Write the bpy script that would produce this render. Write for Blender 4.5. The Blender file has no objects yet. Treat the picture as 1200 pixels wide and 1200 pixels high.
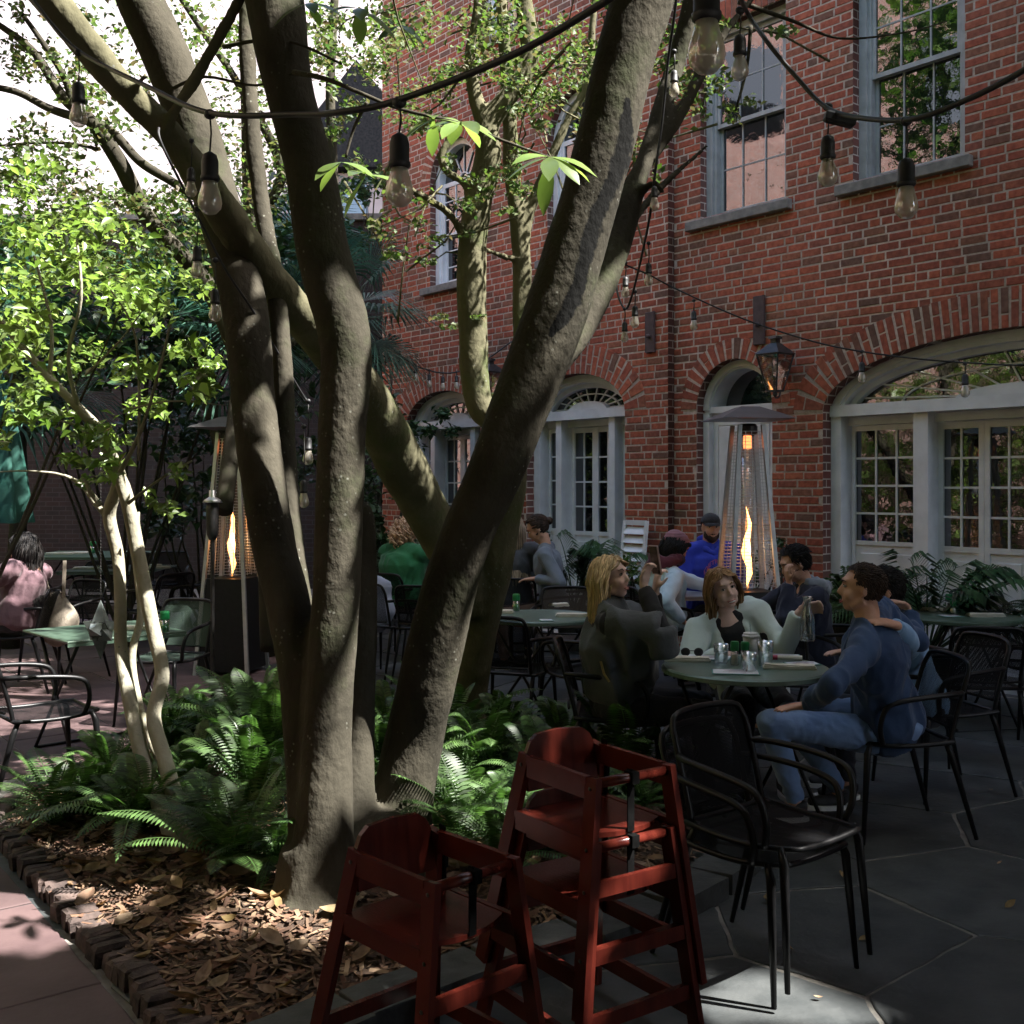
import bpy, bmesh, math, random
import numpy as np
from mathutils import Vector, Matrix, Euler, noise
R=math.radians
# ---------------------------------------------------------------- camera, sky, sun, exposure
F=1290.0; HY=572.0; H=1.6
sc=bpy.context.scene
cd=bpy.data.cameras.new('camera'); cam=bpy.data.objects.new('camera',cd); sc.collection.objects.link(cam)
cam.location=(0,0,H); cam.rotation_euler=(R(90),0,0)
cd.sensor_width=36; cd.lens=36*F/1200; cd.shift_y=-(600-HY)/1200; cd.clip_end=600; cd.clip_start=.05
sc.camera=cam
SUN=Vector((.97,-.24,0)).normalized(); SEL=R(54)
SUNV=Vector((SUN.x*math.cos(SEL),SUN.y*math.cos(SEL),math.sin(SEL)))
w=bpy.data.worlds.new("World"); sc.world=w; w.use_nodes=True
nt=w.node_tree; sky=nt.nodes.new('ShaderNodeTexSky'); sky.sky_type='NISHITA'; sky.sun_disc=False
sky.sun_elevation=SEL; sky.sun_rotation=math.atan2(SUNV.x,SUNV.y); sky.dust_density=2.5
bg=nt.nodes['Background']; bg.inputs[1].default_value=.14; nt.links.new(sky.outputs[0],bg.inputs[0])
sl=bpy.data.lights.new('sun','SUN'); sl.energy=5; sl.angle=R(.6); sl.color=(1,.965,.91)
so=bpy.data.objects.new('sun',sl); sc.collection.objects.link(so); so.location=(8,-4,14)
so.rotation_euler=(-SUNV).to_track_quat('-Z','Y').to_euler()
vs=sc.view_settings; vs.view_transform='Standard'; vs.look='None'; vs.gamma=1; vs.exposure=2.5
sc.cycles.max_bounces=6; sc.cycles.transparent_max_bounces=12; sc.cycles.diffuse_bounces=3
sc.cycles.glossy_bounces=3; sc.cycles.transmission_bounces=4; sc.cycles.caustics_reflective=False; sc.cycles.caustics_refractive=False
sc.cycles.sample_clamp_indirect=4

# ---------------------------------------------------------------- helpers
def P(px,py,d): return Vector(((px-600)/F*d, d, H-(py-HY)*d/F))
def G(px,py,z=0.0): return P(px,py,(H-z)*F/(py-HY))
def link(o): sc.collection.objects.link(o); return o
def tag(o,label=None,cat=None,group=None,kind=None):
    if label: o['label']=label
    if cat: o['category']=cat
    if group: o['group']=group
    if kind: o['kind']=kind
    return o
def thing(name,label,cat,loc=(0,0,0),rz=0,group=None):
    o=link(bpy.data.objects.new(name,None)); o.location=loc; o.rotation_euler=(0,0,rz); o.empty_display_size=.1
    o['_m']=[x for row in (Matrix.Translation(Vector(loc))@Matrix.Rotation(rz,4,'Z')).inverted() for x in row]
    return tag(o,label,cat,group)
def inv(root):
    while '_m' not in root.keys(): root=root.parent
    m=root['_m']; return Matrix([list(m[i*4:i*4+4]) for i in range(4)])
def children(o): return [c for c in bpy.data.objects if c.parent==o]
def dup(o,parent=None,kids=None):
    if kids is None:
        kids={}
        for c in bpy.data.objects:
            if c.parent: kids.setdefault(c.parent.name,[]).append(c)
    c=o.copy(); link(c); c.parent=parent
    for k in kids.get(o.name,[]): dup(k,c,kids)
    return c
def place(o,loc,rz,label=None,group=None,scale=None):
    o.location=loc; o.rotation_euler=(0,0,rz)
    if label: o['label']=label
    if group: o['group']=group
    if scale: o.scale=(scale,)*3
    return o
def finish(me,name,mats,parent=None,world=False,smooth=False):
    me.name=name
    o=bpy.data.objects.new(name,me); link(o)
    if not isinstance(mats,(list,tuple)): mats=[mats]
    for m in mats: me.materials.append(m)
    if parent:
        if world: me.transform(inv(parent))
        o.parent=parent
    if smooth: me.polygons.foreach_set('use_smooth',[True]*len(me.polygons))
    return o
def frame_of(t):
    t=t.normalized(); a=Vector((0,0,1)) if abs(t.z)<.9 else Vector((1,0,0))
    u=t.cross(a).normalized(); return u,t.cross(u).normalized()
class MB:
    def __init__(s): s.v=[]; s.f=[]; s.m=[]; s.mi=0
    def face(s,*i): s.f.append(i); s.m.append(s.mi)
    def add(s,vs): n=len(s.v); s.v.extend(tuple(v) for v in vs); return n
    def box(s,c,sz,rot=None,taper=1,bev=0):
        c=Vector(c); x,y,z=[q/2 for q in sz]
        if bev:
            b=bev; pts=[]
            for dz,k in ((-z,b),(-z+b,0),(z-b,0),(z,b)):
                pts+= [(-x+k,-y+b if not k else -y+k,dz)] if 0 else []
                for sx,sy in ((-1,-1),(1,-1),(1,1),(-1,1)):
                    pts.append(Vector((sx*(x-k),sy*(y-k),dz)))
            if rot is not None: pts=[rot@p for p in pts]
            n=s.add([c+p for p in pts])
            s.face(n+3,n+2,n+1,n); s.face(n+12,n+13,n+14,n+15)
            for r in range(3):
                for i in range(4):
                    j=(i+1)%4; s.face(n+r*4+i,n+r*4+j,n+r*4+4+j,n+r*4+4+i)
            return
        pts=[Vector((sx*x*(taper if sz_>0 else 1),sy*y*(taper if sz_>0 else 1),sz_*z)) for sz_ in(-1,1) for sx,sy in((-1,-1),(1,-1),(1,1),(-1,1))]
        if rot is not None: pts=[rot@p for p in pts]
        n=s.add([c+p for p in pts])
        s.face(n+3,n+2,n+1,n); s.face(n+4,n+5,n+6,n+7)
        for i in range(4): s.face(n+i,n+(i+1)%4,n+4+(i+1)%4,n+4+i)
    def bb(s,x0,x1,y0,y1,z0,z1,bev=0): s.box(((x0+x1)/2,(y0+y1)/2,(z0+z1)/2),(abs(x1-x0),abs(y1-y0),abs(z1-z0)),bev=bev)
    def bar(s,a,b,w,h,up=(0,0,1)):
        a=Vector(a);b=Vector(b); t=(b-a).normalized(); u=Vector(up); sx=t.cross(u)
        if sx.length<1e-3: sx=t.cross(Vector((1,0,0)))
        sx.normalize(); uu=sx.cross(t).normalized(); pts=[]
        for q in(a,b):
            for i,j in((-1,-1),(1,-1),(1,1),(-1,1)): pts.append(q+sx*i*w/2+uu*j*h/2)
        n=s.add(pts); s.face(n+3,n+2,n+1,n); s.face(n+4,n+5,n+6,n+7)
        for i in range(4): s.face(n+i,n+(i+1)%4,n+4+(i+1)%4,n+4+i)
    def tube(s,pts,r,n=8,cap=True,flat=1.0,fl_up=None):
        pts=[Vector(p) for p in pts]; k=len(pts)
        rs=list(r) if isinstance(r,(list,tuple)) else [r]*k
        t0=(pts[1]-pts[0]).normalized(); u,v=frame_of(t0)
        if fl_up is not None:
            u=Vector(fl_up)-t0*Vector(fl_up).dot(t0); u.normalize(); v=t0.cross(u)
        base=len(s.v)
        for i in range(k):
            t=(pts[min(i+1,k-1)]-pts[max(i-1,0)])
            t=t.normalized() if t.length>1e-9 else t0
            u=(u-t*u.dot(t)); u=u.normalized() if u.length>1e-6 else frame_of(t)[0]; v=t.cross(u)
            for j in range(n):
                a=2*math.pi*j/n; s.v.append(tuple(pts[i]+(u*math.cos(a)+v*math.sin(a)*flat)*rs[i]))
        for i in range(k-1):
            for j in range(n):
                a=base+i*n+j; b=base+i*n+(j+1)%n; s.face(a,b,b+n,a+n)
        if cap:
            s.face(*[base+j for j in reversed(range(n))]); s.face(*[base+(k-1)*n+j for j in range(n)])
    def lathe(s,c,prof,n=16,ax=None):
        c=Vector(c); base=len(s.v)
        for r,z in prof:
            for j in range(n):
                a=2*math.pi*j/n; p=Vector((r*math.cos(a),r*math.sin(a),z))
                s.v.append(tuple(c+(ax@p if ax is not None else p)))
        for i in range(len(prof)-1):
            for j in range(n):
                a=base+i*n+j; b=base+i*n+(j+1)%n; s.face(a,b,b+n,a+n)
        if prof[0][0]>1e-4: s.face(*[base+j for j in reversed(range(n))])
        if prof[-1][0]>1e-4: s.face(*[base+(len(prof)-1)*n+j for j in range(n)])
    def ell(s,c,rad,rot=None,nu=16,nv=10):
        c=Vector(c); base=len(s.v)
        for i in range(nv+1):
            th=math.pi*i/nv
            for j in range(nu):
                a=2*math.pi*j/nu; p=Vector((rad[0]*math.sin(th)*math.cos(a),rad[1]*math.sin(th)*math.sin(a),rad[2]*math.cos(th)))
                s.v.append(tuple(c+(rot@p if rot is not None else p)))
        for i in range(nv):
            for j in range(nu):
                a=base+i*nu+j; b=base+i*nu+(j+1)%nu; s.face(a,a+nu,b+nu,b)
    def prism(s,poly,z0,z1):
        n=len(poly); b=s.add([(p[0],p[1],z0) for p in poly]+[(p[0],p[1],z1) for p in poly])
        s.face(*[b+i for i in reversed(range(n))]); s.face(*[b+n+i for i in range(n)])
        for i in range(n): s.face(b+i,b+(i+1)%n,b+n+(i+1)%n,b+n+i)
    def mesh(s,name='m'):
        me=bpy.data.meshes.new(name); me.from_pydata(s.v,[],s.f)
        if any(s.m): me.polygons.foreach_set('material_index',s.m)
        me.update(); return me
    def build(s,name,mats,parent=None,world=False,smooth=False):
        return finish(s.mesh(name),name,mats,parent,world,smooth)
def npmesh(V,Fc,name='m',mi=None):
    V=np.asarray(V,dtype=np.float32).reshape(-1,3); Fc=np.asarray(Fc,dtype=np.int32); k=Fc.shape[1]; n=Fc.shape[0]
    me=bpy.data.meshes.new(name); me.vertices.add(len(V)); me.vertices.foreach_set('co',V.ravel())
    me.loops.add(n*k); me.loops.foreach_set('vertex_index',Fc.ravel()); me.polygons.add(n)
    me.polygons.foreach_set('loop_start',np.arange(0,n*k,k,dtype=np.int32))
    if mi is not None: me.polygons.foreach_set('material_index',np.asarray(mi,dtype=np.int32))
    me.update(calc_edges=True); return me
def smoothpath(pts,k=6):
    """Catmull-Rom through (x,y,z,...) tuples"""
    A=[np.array(p,float) for p in pts]; out=[]
    for i in range(len(A)-1):
        p0=A[max(i-1,0)];p1=A[i];p2=A[i+1];p3=A[min(i+2,len(A)-1)]
        for j in range(k):
            t=j/k; out.append(.5*((2*p1)+(-p0+p2)*t+(2*p0-5*p1+4*p2-p3)*t*t+(-p0+3*p1-3*p2+p3)*t**3))
    out.append(A[-1]); return out
def remesh(mb,vox,it=4,disp=None,name='m'):
    me=mb.mesh('tmp'); o=link(bpy.data.objects.new('tmp',me))
    m=o.modifiers.new('r','REMESH'); m.mode='VOXEL'; m.voxel_size=vox
    if it: m2=o.modifiers.new('s','SMOOTH'); m2.iterations=it; m2.factor=.5
    dg=bpy.context.evaluated_depsgraph_get(); ev=o.evaluated_get(dg)
    out=bpy.data.meshes.new_from_object(ev); bpy.data.objects.remove(o); bpy.data.meshes.remove(me)
    if disp:
        for v,nrm in zip(out.vertices,[n.vector.copy() for n in out.vertex_normals]): v.co+=nrm*disp(v.co)
        out.update()
    out.name=name; return out
# ---------------------------------------------------------------- materials
def mat(name,c1,c2=None,rough=.7,scale=8,bump=0,bscale=None,metal=0,spec=.5,detail=4,stretch=None,trans=0,rnd=0,coat=0,contrast=(.35,.65),bdist=.01,cols=None,sheen=0):
    m=bpy.data.materials.new(name); m.use_nodes=True; nt=m.node_tree; N=nt.nodes; L=nt.links; b=N['Principled BSDF']; out=N['Material Output']
    b.inputs['Roughness'].default_value=rough; b.inputs['Metallic'].default_value=metal; b.inputs['Specular IOR Level'].default_value=spec
    if coat: b.inputs['Coat Weight'].default_value=coat; b.inputs['Coat Roughness'].default_value=.15
    if sheen: b.inputs['Sheen Weight'].default_value=sheen
    tc=N.new('ShaderNodeTexCoord'); mp=N.new('ShaderNodeMapping'); L.new(tc.outputs['Object'],mp.inputs[0])
    if stretch: mp.inputs['Scale'].default_value=stretch
    ns=N.new('ShaderNodeTexNoise'); ns.inputs['Scale'].default_value=scale; ns.inputs['Detail'].default_value=detail; L.new(mp.outputs[0],ns.inputs['Vector'])
    rp=N.new('ShaderNodeValToRGB'); L.new(ns.outputs[0],rp.inputs[0])
    rp.color_ramp.elements[0].position=contrast[0]; rp.color_ramp.elements[1].position=contrast[1]
    rp.color_ramp.elements[0].color=(*c1,1); rp.color_ramp.elements[1].color=(*(c2 or c1),1)
    col=rp.outputs[0]
    if rnd or cols:
        g=N.new('ShaderNodeNewGeometry'); 
        if cols:
            r2=N.new('ShaderNodeValToRGB'); r2.color_ramp.interpolation='CONSTANT' if len(cols)>6 else 'LINEAR'
            e=r2.color_ramp.elements
            while len(e)<len(cols): e.new(.5)
            for i,c in enumerate(cols): e[i].position=i/(len(cols)-(0 if len(cols)>6 else 1)); e[i].color=(*c,1)
            L.new(g.outputs['Random Per Island'],r2.inputs[0])
            mx=N.new('ShaderNodeMix'); mx.data_type='RGBA'; mx.blend_type='MULTIPLY'; mx.inputs[0].default_value=1
            L.new(r2.outputs[0],mx.inputs[6]); L.new(col,mx.inputs[7]); col=mx.outputs[2]
        if rnd:
            h=N.new('ShaderNodeHueSaturation'); mr=N.new('ShaderNodeMapRange'); L.new(g.outputs['Random Per Island'],mr.inputs[0])
            mr.inputs[3].default_value=1-rnd; mr.inputs[4].default_value=1+rnd; L.new(mr.outputs[0],h.inputs['Value']); L.new(col,h.inputs['Color']); col=h.outputs[0]
    L.new(col,b.inputs['Base Color'])
    if bump:
        n2=N.new('ShaderNodeTexNoise'); n2.inputs['Scale'].default_value=bscale or scale*3; n2.inputs['Detail'].default_value=5; L.new(mp.outputs[0],n2.inputs['Vector'])
        bp=N.new('ShaderNodeBump'); bp.inputs['Strength'].default_value=bump; bp.inputs['Distance'].default_value=bdist; L.new(n2.outputs[0],bp.inputs['Height']); L.new(bp.outputs[0],b.inputs['Normal'])
    if trans:
        t=N.new('ShaderNodeBsdfTranslucent'); ms=N.new('ShaderNodeMixShader'); ms.inputs[0].default_value=trans
        hs=N.new('ShaderNodeHueSaturation'); hs.inputs['Value'].default_value=1.6; hs.inputs['Saturation'].default_value=1.15; L.new(col,hs.inputs['Color']); L.new(hs.outputs[0],t.inputs[0])
        L.new(b.outputs[0],ms.inputs[1]); L.new(t.outputs[0],ms.inputs[2]); L.new(ms.outputs[0],out.inputs[0])
    return m
def glassmat(name,tint=(1,1,1),alpha=.12,rough=.02):
    m=bpy.data.materials.new(name); m.use_nodes=True; nt=m.node_tree; N=nt.nodes; L=nt.links; N.remove(N['Principled BSDF'])
    t=N.new('ShaderNodeBsdfTransparent'); t.inputs[0].default_value=(*tint,1); g=N.new('ShaderNodeBsdfGlossy'); g.inputs['Roughness'].default_value=rough
    fr=N.new('ShaderNodeLayerWeight'); fr.inputs[0].default_value=.35; mr=N.new('ShaderNodeMapRange'); mr.inputs[3].default_value=alpha; mr.inputs[4].default_value=.9
    L.new(fr.outputs['Facing'],mr.inputs[0])
    ms=N.new('ShaderNodeMixShader'); L.new(mr.outputs[0],ms.inputs[0]); L.new(t.outputs[0],ms.inputs[1]); L.new(g.outputs[0],ms.inputs[2]); L.new(ms.outputs[0],N['Material Output'].inputs[0])
    return m
def frosted(m,f,col):
    nt=m.node_tree;N=nt.nodes;L=nt.links;o=N['Material Output'];src=o.inputs[0].links[0].from_socket;d=N.new('ShaderNodeBsdfDiffuse');d.inputs[0].default_value=(*col,1);ms=N.new('ShaderNodeMixShader');ms.inputs[0].default_value=f;L.new(src,ms.inputs[1]);L.new(d.outputs[0],ms.inputs[2]);L.new(ms.outputs[0],o.inputs[0])
def emat(name,col,st):
    m=bpy.data.materials.new(name); m.use_nodes=True; b=m.node_tree.nodes['Principled BSDF']; b.inputs['Base Color'].default_value=(*col,1)
    b.inputs['Emission Color'].default_value=(*col,1); b.inputs['Emission Strength'].default_value=st; return m
def meshmat(name,col,sc_,open_=.45):
    """perforated sheet metal: real holes pattern by object coordinates"""
    m=mat(name,col,rough=.6,spec=.12); nt=m.node_tree; N=nt.nodes; L=nt.links; b=N['Principled BSDF']
    tc=N.new('ShaderNodeTexCoord'); sp=N.new('ShaderNodeSeparateXYZ'); L.new(tc.outputs['UV'],sp.inputs[0]); outs=[]
    for i in (0,1):
        mm=N.new('ShaderNodeMath'); mm.operation='MULTIPLY'; mm.inputs[1].default_value=sc_; L.new(sp.outputs[i],mm.inputs[0])
        fr=N.new('ShaderNodeMath'); fr.operation='FRACT'; L.new(mm.outputs[0],fr.inputs[0])
        gt=N.new('ShaderNodeMath'); gt.operation='GREATER_THAN'; gt.inputs[1].default_value=1-open_; L.new(fr.outputs[0],gt.inputs[0]); outs.append(gt)
    mu=N.new('ShaderNodeMath'); mu.operation='MULTIPLY'; L.new(outs[0].outputs[0],mu.inputs[0]); L.new(outs[1].outputs[0],mu.inputs[1])
    t=N.new('ShaderNodeBsdfTransparent'); ms=N.new('ShaderNodeMixShader'); L.new(mu.outputs[0],ms.inputs[0]); L.new(b.outputs[0],ms.inputs[1]); L.new(t.outputs[0],ms.inputs[2])
    L.new(ms.outputs[0],N['Material Output'].inputs[0]); return m
def brickmat(name,c1,c2,mort,dim=1.0):
    m=bpy.data.materials.new(name); m.use_nodes=True; nt=m.node_tree; N=nt.nodes; L=nt.links; b=N['Principled BSDF']; b.inputs['Roughness'].default_value=.9
    tc=N.new('ShaderNodeTexCoord'); sp=N.new('ShaderNodeSeparateXYZ'); L.new(tc.outputs['Object'],sp.inputs[0])
    ad=N.new('ShaderNodeMath'); L.new(sp.outputs[0],ad.inputs[0]); L.new(sp.outputs[1],ad.inputs[1]); cb=N.new('ShaderNodeCombineXYZ'); L.new(ad.outputs[0],cb.inputs[0]); L.new(sp.outputs[2],cb.inputs[1])
    br=N.new('ShaderNodeTexBrick'); L.new(cb.outputs[0],br.inputs['Vector']); br.inputs['Scale'].default_value=1; br.inputs['Brick Width'].default_value=.212; br.inputs['Row Height'].default_value=.073
    br.inputs['Mortar Size'].default_value=.006; br.inputs['Color1'].default_value=(*c1,1); br.inputs['Color2'].default_value=(*c2,1); br.inputs['Mortar'].default_value=(*mort,1); br.inputs['Mortar Smooth'].default_value=.2
    ns=N.new('ShaderNodeTexNoise'); ns.inputs['Scale'].default_value=5; ns.inputs['Detail'].default_value=5; L.new(tc.outputs['Object'],ns.inputs['Vector'])
    mx=N.new('ShaderNodeMix'); mx.data_type='RGBA'; mx.blend_type='MULTIPLY'; mx.inputs[0].default_value=.6; rp=N.new('ShaderNodeValToRGB'); rp.color_ramp.elements[0].color=(.45,.45,.45,1); rp.color_ramp.elements[0].position=.3; rp.color_ramp.elements[1].position=.7
    L.new(ns.outputs[0],rp.inputs[0]); L.new(br.outputs[0],mx.inputs[6]); L.new(rp.outputs[0],mx.inputs[7]); L.new(mx.outputs[2],b.inputs['Base Color'])
    bp=N.new('ShaderNodeBump'); bp.inputs['Strength'].default_value=.5; bp.inputs['Distance'].default_value=.008; iv=N.new('ShaderNodeMath'); iv.operation='SUBTRACT'; iv.inputs[0].default_value=1; L.new(br.outputs['Fac'],iv.inputs[1]); L.new(iv.outputs[0],bp.inputs['Height']); L.new(bp.outputs[0],b.inputs['Normal'])
    return m
M={}
M['brickslab']=brickmat('mortared_brick',(.16,.045,.03),(.10,.05,.035),(.46,.38,.31))
M['mortar']=mat('mortar',(.45,.35,.27),(.62,.50,.40),rough=.95,scale=30,bump=.4)
M['brick']=mat('brick_face',(.62,.55,.5),(1,1,1),rough=.9,scale=22,bump=.5,bscale=90,bdist=.004,detail=6,
   cols=[(.37,.095,.045),(.29,.075,.04),(.39,.115,.055),(.20,.085,.05),(.33,.085,.042),(.25,.10,.055),(.36,.095,.048),(.17,.085,.055),(.31,.08,.042),(.40,.105,.05),(.26,.08,.045),(.34,.10,.052),(.30,.085,.045),(.35,.09,.045),(.28,.095,.05),(.38,.10,.05)])
def weather(m,sc_,lo,hi=1.12):
    nt=m.node_tree;N=nt.nodes;L=nt.links;b=N['Principled BSDF'];src=b.inputs['Base Color'].links[0].from_socket
    tc=N.new('ShaderNodeTexCoord');mp=N.new('ShaderNodeMapping');mp.inputs['Scale'].default_value=(1,1,.45);L.new(tc.outputs['Object'],mp.inputs[0]);n=N.new('ShaderNodeTexNoise');n.inputs['Scale'].default_value=sc_;n.inputs['Detail'].default_value=7;n.inputs['Roughness'].default_value=.65;L.new(mp.outputs[0],n.inputs['Vector'])
    mr=N.new('ShaderNodeMapRange');mr.inputs[1].default_value=.3;mr.inputs[2].default_value=.7;mr.inputs[3].default_value=lo;mr.inputs[4].default_value=hi;L.new(n.outputs[0],mr.inputs[0]);h=N.new('ShaderNodeHueSaturation');L.new(mr.outputs[0],h.inputs['Value']);L.new(src,h.inputs['Color']);L.new(h.outputs[0],b.inputs['Base Color'])
weather(M['brick'],.9,.86,1.42); weather(M['mortar'],1.1,.6)
M['white']=mat('white_paint',(.68,.68,.67),(.8,.8,.79),rough=.5,scale=6,bump=.08,bscale=40)
M['whitegrey']=mat('weathered_white_paint',(.34,.34,.32),(.44,.44,.42),rough=.6,scale=9,bump=.1,bscale=60)
M['stone']=mat('sill_stone',(.15,.14,.12),(.24,.22,.19),rough=.9,scale=12,bump=.3)
M['pane']=mat('old_window_glass',(.006,.007,.008),rough=.02,spec=.5,bump=.12,bscale=2.2,bdist=.02)
M['pane'].node_tree.nodes['Principled BSDF'].inputs['IOR'].default_value=2.3
M['iron']=mat('black_iron',(.012,.012,.013),(.03,.027,.025),rough=.45,scale=30)
M['rustiron']=mat('brown_iron',(.05,.03,.028),(.08,.05,.045),rough=.7,scale=20)
M['bulbglass']=glassmat('bulb_glass',(.93,.9,.85),.22)
frosted(M['bulbglass'],.3,(.8,.74,.62))
M['clear']=glassmat('clear_glass',(.93,.96,.95),.14)
M['rubber']=mat('black_rubber',(.012,.012,.013),(.02,.02,.022),rough=.55)
# ================================================================ GROUND AND PAVING
rng=random.Random(7)
M['ground']=mat('mortar_bed',(.11,.10,.09),(.20,.19,.165),rough=.95,scale=14,bump=.4)
M['slate']=mat('dark_slate',(.024,.028,.029),(.052,.056,.056),rough=.6,scale=5,bump=.35,bscale=26,bdist=.01,rnd=.3,spec=.5,detail=7)
M['redslab']=mat('purple_red_flagstone',(.06,.034,.035),(.095,.058,.057),rough=.75,scale=3.5,bump=.3,bscale=24,bdist=.01,rnd=.22,detail=7)
M['kerbslate']=mat('kerb_slate',(.022,.025,.025),(.05,.054,.053),rough=.7,scale=9,bump=.5,bscale=30,rnd=.25)
M['mulch']=mat('mulch_soil',(.03,.018,.011),(.075,.045,.028),rough=.98,scale=25,bump=1,bscale=70,bdist=.02)
M['chip']=mat('wood_chips',(.6,.55,.5),(1,1,1),rough=.9,scale=18,cols=[(.2,.12,.075),(.10,.05,.03),(.27,.18,.11),(.06,.035,.022),(.17,.085,.05),(.3,.22,.14)])
M['deadleaf']=mat('dead_leaves',(.6,.55,.5),(1,1,1),rough=.75,scale=30,cols=[(.2,.12,.05),(.3,.2,.12),(.14,.08,.05),(.24,.17,.06),(.33,.25,.2)],trans=.15)
M['edgebrick']=mat('worn_edging_brick',(.035,.024,.021),(.095,.066,.056),rough=.95,scale=16,bump=.7,bscale=60,rnd=.35,detail=6)
b=MB(); b.bb(-200,200,-200,200,-.6,-.0055); tag(b.build('ground',M['ground']),kind='structure')
def pip(x,y,poly):
    c=False; n=len(poly)
    for i in range(n):
        x1,y1=poly[i]; x2,y2=poly[(i+1)%n]
        if (y1>y)!=(y2>y) and x<(x2-x1)*(y-y1)/(y2-y1)+x1: c=not c
    return c
def edist(x,y,poly):
    m=9
    for i in range(len(poly)):
        a=Vector(poly[i]);q=Vector(poly[(i+1)%len(poly)]);p=Vector((x,y)); t=max(0,min(1,(p-a).dot(q-a)/max((q-a).length_squared,1e-9))); m=min(m,(p-a-(q-a)*t).length)
    return m
BED=[(-1.02,3.27),(-2.38,5.05),(-2.5,5.55),(-2.2,6.3),(-1.6,6.9),(-.6,7.05),(.1,6.7),(.6,6.1),(.85,5.3),(.78,4.7),(.55,4.3),(-.08,3.76),(-.55,3.36),(-.85,3.0)]
def clip(poly,p,n):
    out=[]
    for i in range(len(poly)):
        a=poly[i];c=poly[(i+1)%len(poly)]; da=(a[0]-p[0])*n[0]+(a[1]-p[1])*n[1]; dc=(c[0]-p[0])*n[0]+(c[1]-p[1])*n[1]
        if da<=0: out.append(a)
        if da*dc<0: t=da/(da-dc); out.append((a[0]+(c[0]-a[0])*t,a[1]+(c[1]-a[1])*t))
    return out
def slab(mb,poly,gap,z,seedv,th=.013,rough=.012):
    """shrink polygon, roughen its edges, extrude"""
    n=len(poly)
    if n<3: return
    cx=sum(p[0] for p in poly)/n; cy=sum(p[1] for p in poly)/n
    q=list(poly)
    for i in range(n):
        a=poly[i];c=poly[(i+1)%n]; dx,dy=c[0]-a[0],c[1]-a[1]; l=math.hypot(dx,dy)
        if l<1e-5: continue
        nx,ny=dy/l,-dx/l
        if (cx-a[0])*nx+(cy-a[1])*ny>0: nx,ny=-nx,-ny
        g=gap*(.35+1.5*abs(noise.noise((a[0]*3,a[1]*3,seedv))))
        q=clip(q,(a[0]-nx*g,a[1]-ny*g),(nx,ny))
        if len(q)<3: return
    out=[]
    for i in range(len(q)):
        a=Vector(q[i]);c=Vector(q[(i+1)%len(q)]); l=(c-a).length; k=max(1,int(l/.07)); nn=Vector((-(c-a).y,(c-a).x)).normalized() if l>1e-6 else Vector((0,0))
        for j in range(k):
            p=a+(c-a)*j/k; o=nn*noise.noise((p.x*9,p.y*9,seedv))*rough if j else Vector((0,0)); out.append((p.x+o.x,p.y+o.y))
    m=len(out); b0=mb.add([(x,y,z-th) for x,y in out]+[(x,y,z-.003) for x,y in out]); ctr=Vector((cx,cy))
    b2=mb.add([((x-cx)*.99+cx,(y-cy)*.99+cy,z) for x,y in out])
    mb.face(*[b2+i for i in range(m)])
    for i in range(m):
        j=(i+1)%m; mb.face(b0+i,b0+j,b0+m+j,b0+m+i); mb.face(b0+m+i,b0+m+j,b2+j,b2+i)
def rightside(x,y): return x>-1.9 if y>6.5 else x>-.95+(y-3)*(-.35)
seeds=[(1.64,5.25),(1.95,4.42),(1.10,3.98),(1.62,3.38),(.60,3.42),(.45,4.0),(2.6,4.1),(2.55,5.0),(.0,3.15),(.95,4.75),(2.2,3.2),(-.4,2.9)]
gx=-3
y=2.2
while y<14:
    x=-4.2
    while x<9:
        p=(x+rng.uniform(-.4,.4),y+rng.uniform(-.33,.33))
        if all(math.hypot(p[0]-s[0],p[1]-s[1])>.5 for s in seeds): seeds.append(p)
        x+=.85
    y+=.72
mb=MB()
for i,s in enumerate(seeds):
    if not rightside(s[0]+.75,s[1]): continue
    low=not rightside(*s)
    poly=[(s[0]-1.3,s[1]-1.3),(s[0]+1.3,s[1]-1.3),(s[0]+1.3,s[1]+1.3),(s[0]-1.3,s[1]+1.3)]
    for t in seeds:
        if t is s: continue
        d=math.hypot(t[0]-s[0],t[1]-s[1])
        if d<2.6 and len(poly)>2: poly=clip(poly,((s[0]+t[0])/2,(s[1]+t[1])/2),(t[0]-s[0],t[1]-s[1]))
    slab(mb,poly,.012,-.0042 if low else rng.uniform(-.0015,.002),i)
tag(mb.build('slate_paving',M['slate']),kind='structure')
# reddish flagstones of the left path: courses along the bed's edge direction
mb=MB(); ed=Vector((-1.36,1.78)).normalized(); en=Vector((-ed.y,ed.x)) # en points left/outwards
if en.x>0: en=-en
o0=Vector((-.958,3.085)); k=0; v=-3.66
for r in range(25):
    wdt=[.62,.5,.75,.55,.66,.58][r%6]; u=-3.2+rng.uniform(0,.6)
    while u<14:
        ln=rng.uniform(.65,1.25); pts=[o0+ed*a+en*c for a,c in((u,v),(u+ln,v),(u+ln,v+wdt),(u,v+wdt))]
        c=sum(pts,Vector((0,0)))/4
        if not rightside(c.x,c.y) and not pip(c.x,c.y,BED) and c.y<17.4 and c.x>-10.9 and c.y>.5: slab(mb,[tuple(p) for p in pts],.006,rng.uniform(-.002,.002),k+500,rough=.006)
        u+=ln; k+=1
    v+=wdt
# the strip between the bed and the first course further back
tag(mb.build('flagstone_path',M['redslab']),kind='structure')
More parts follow.
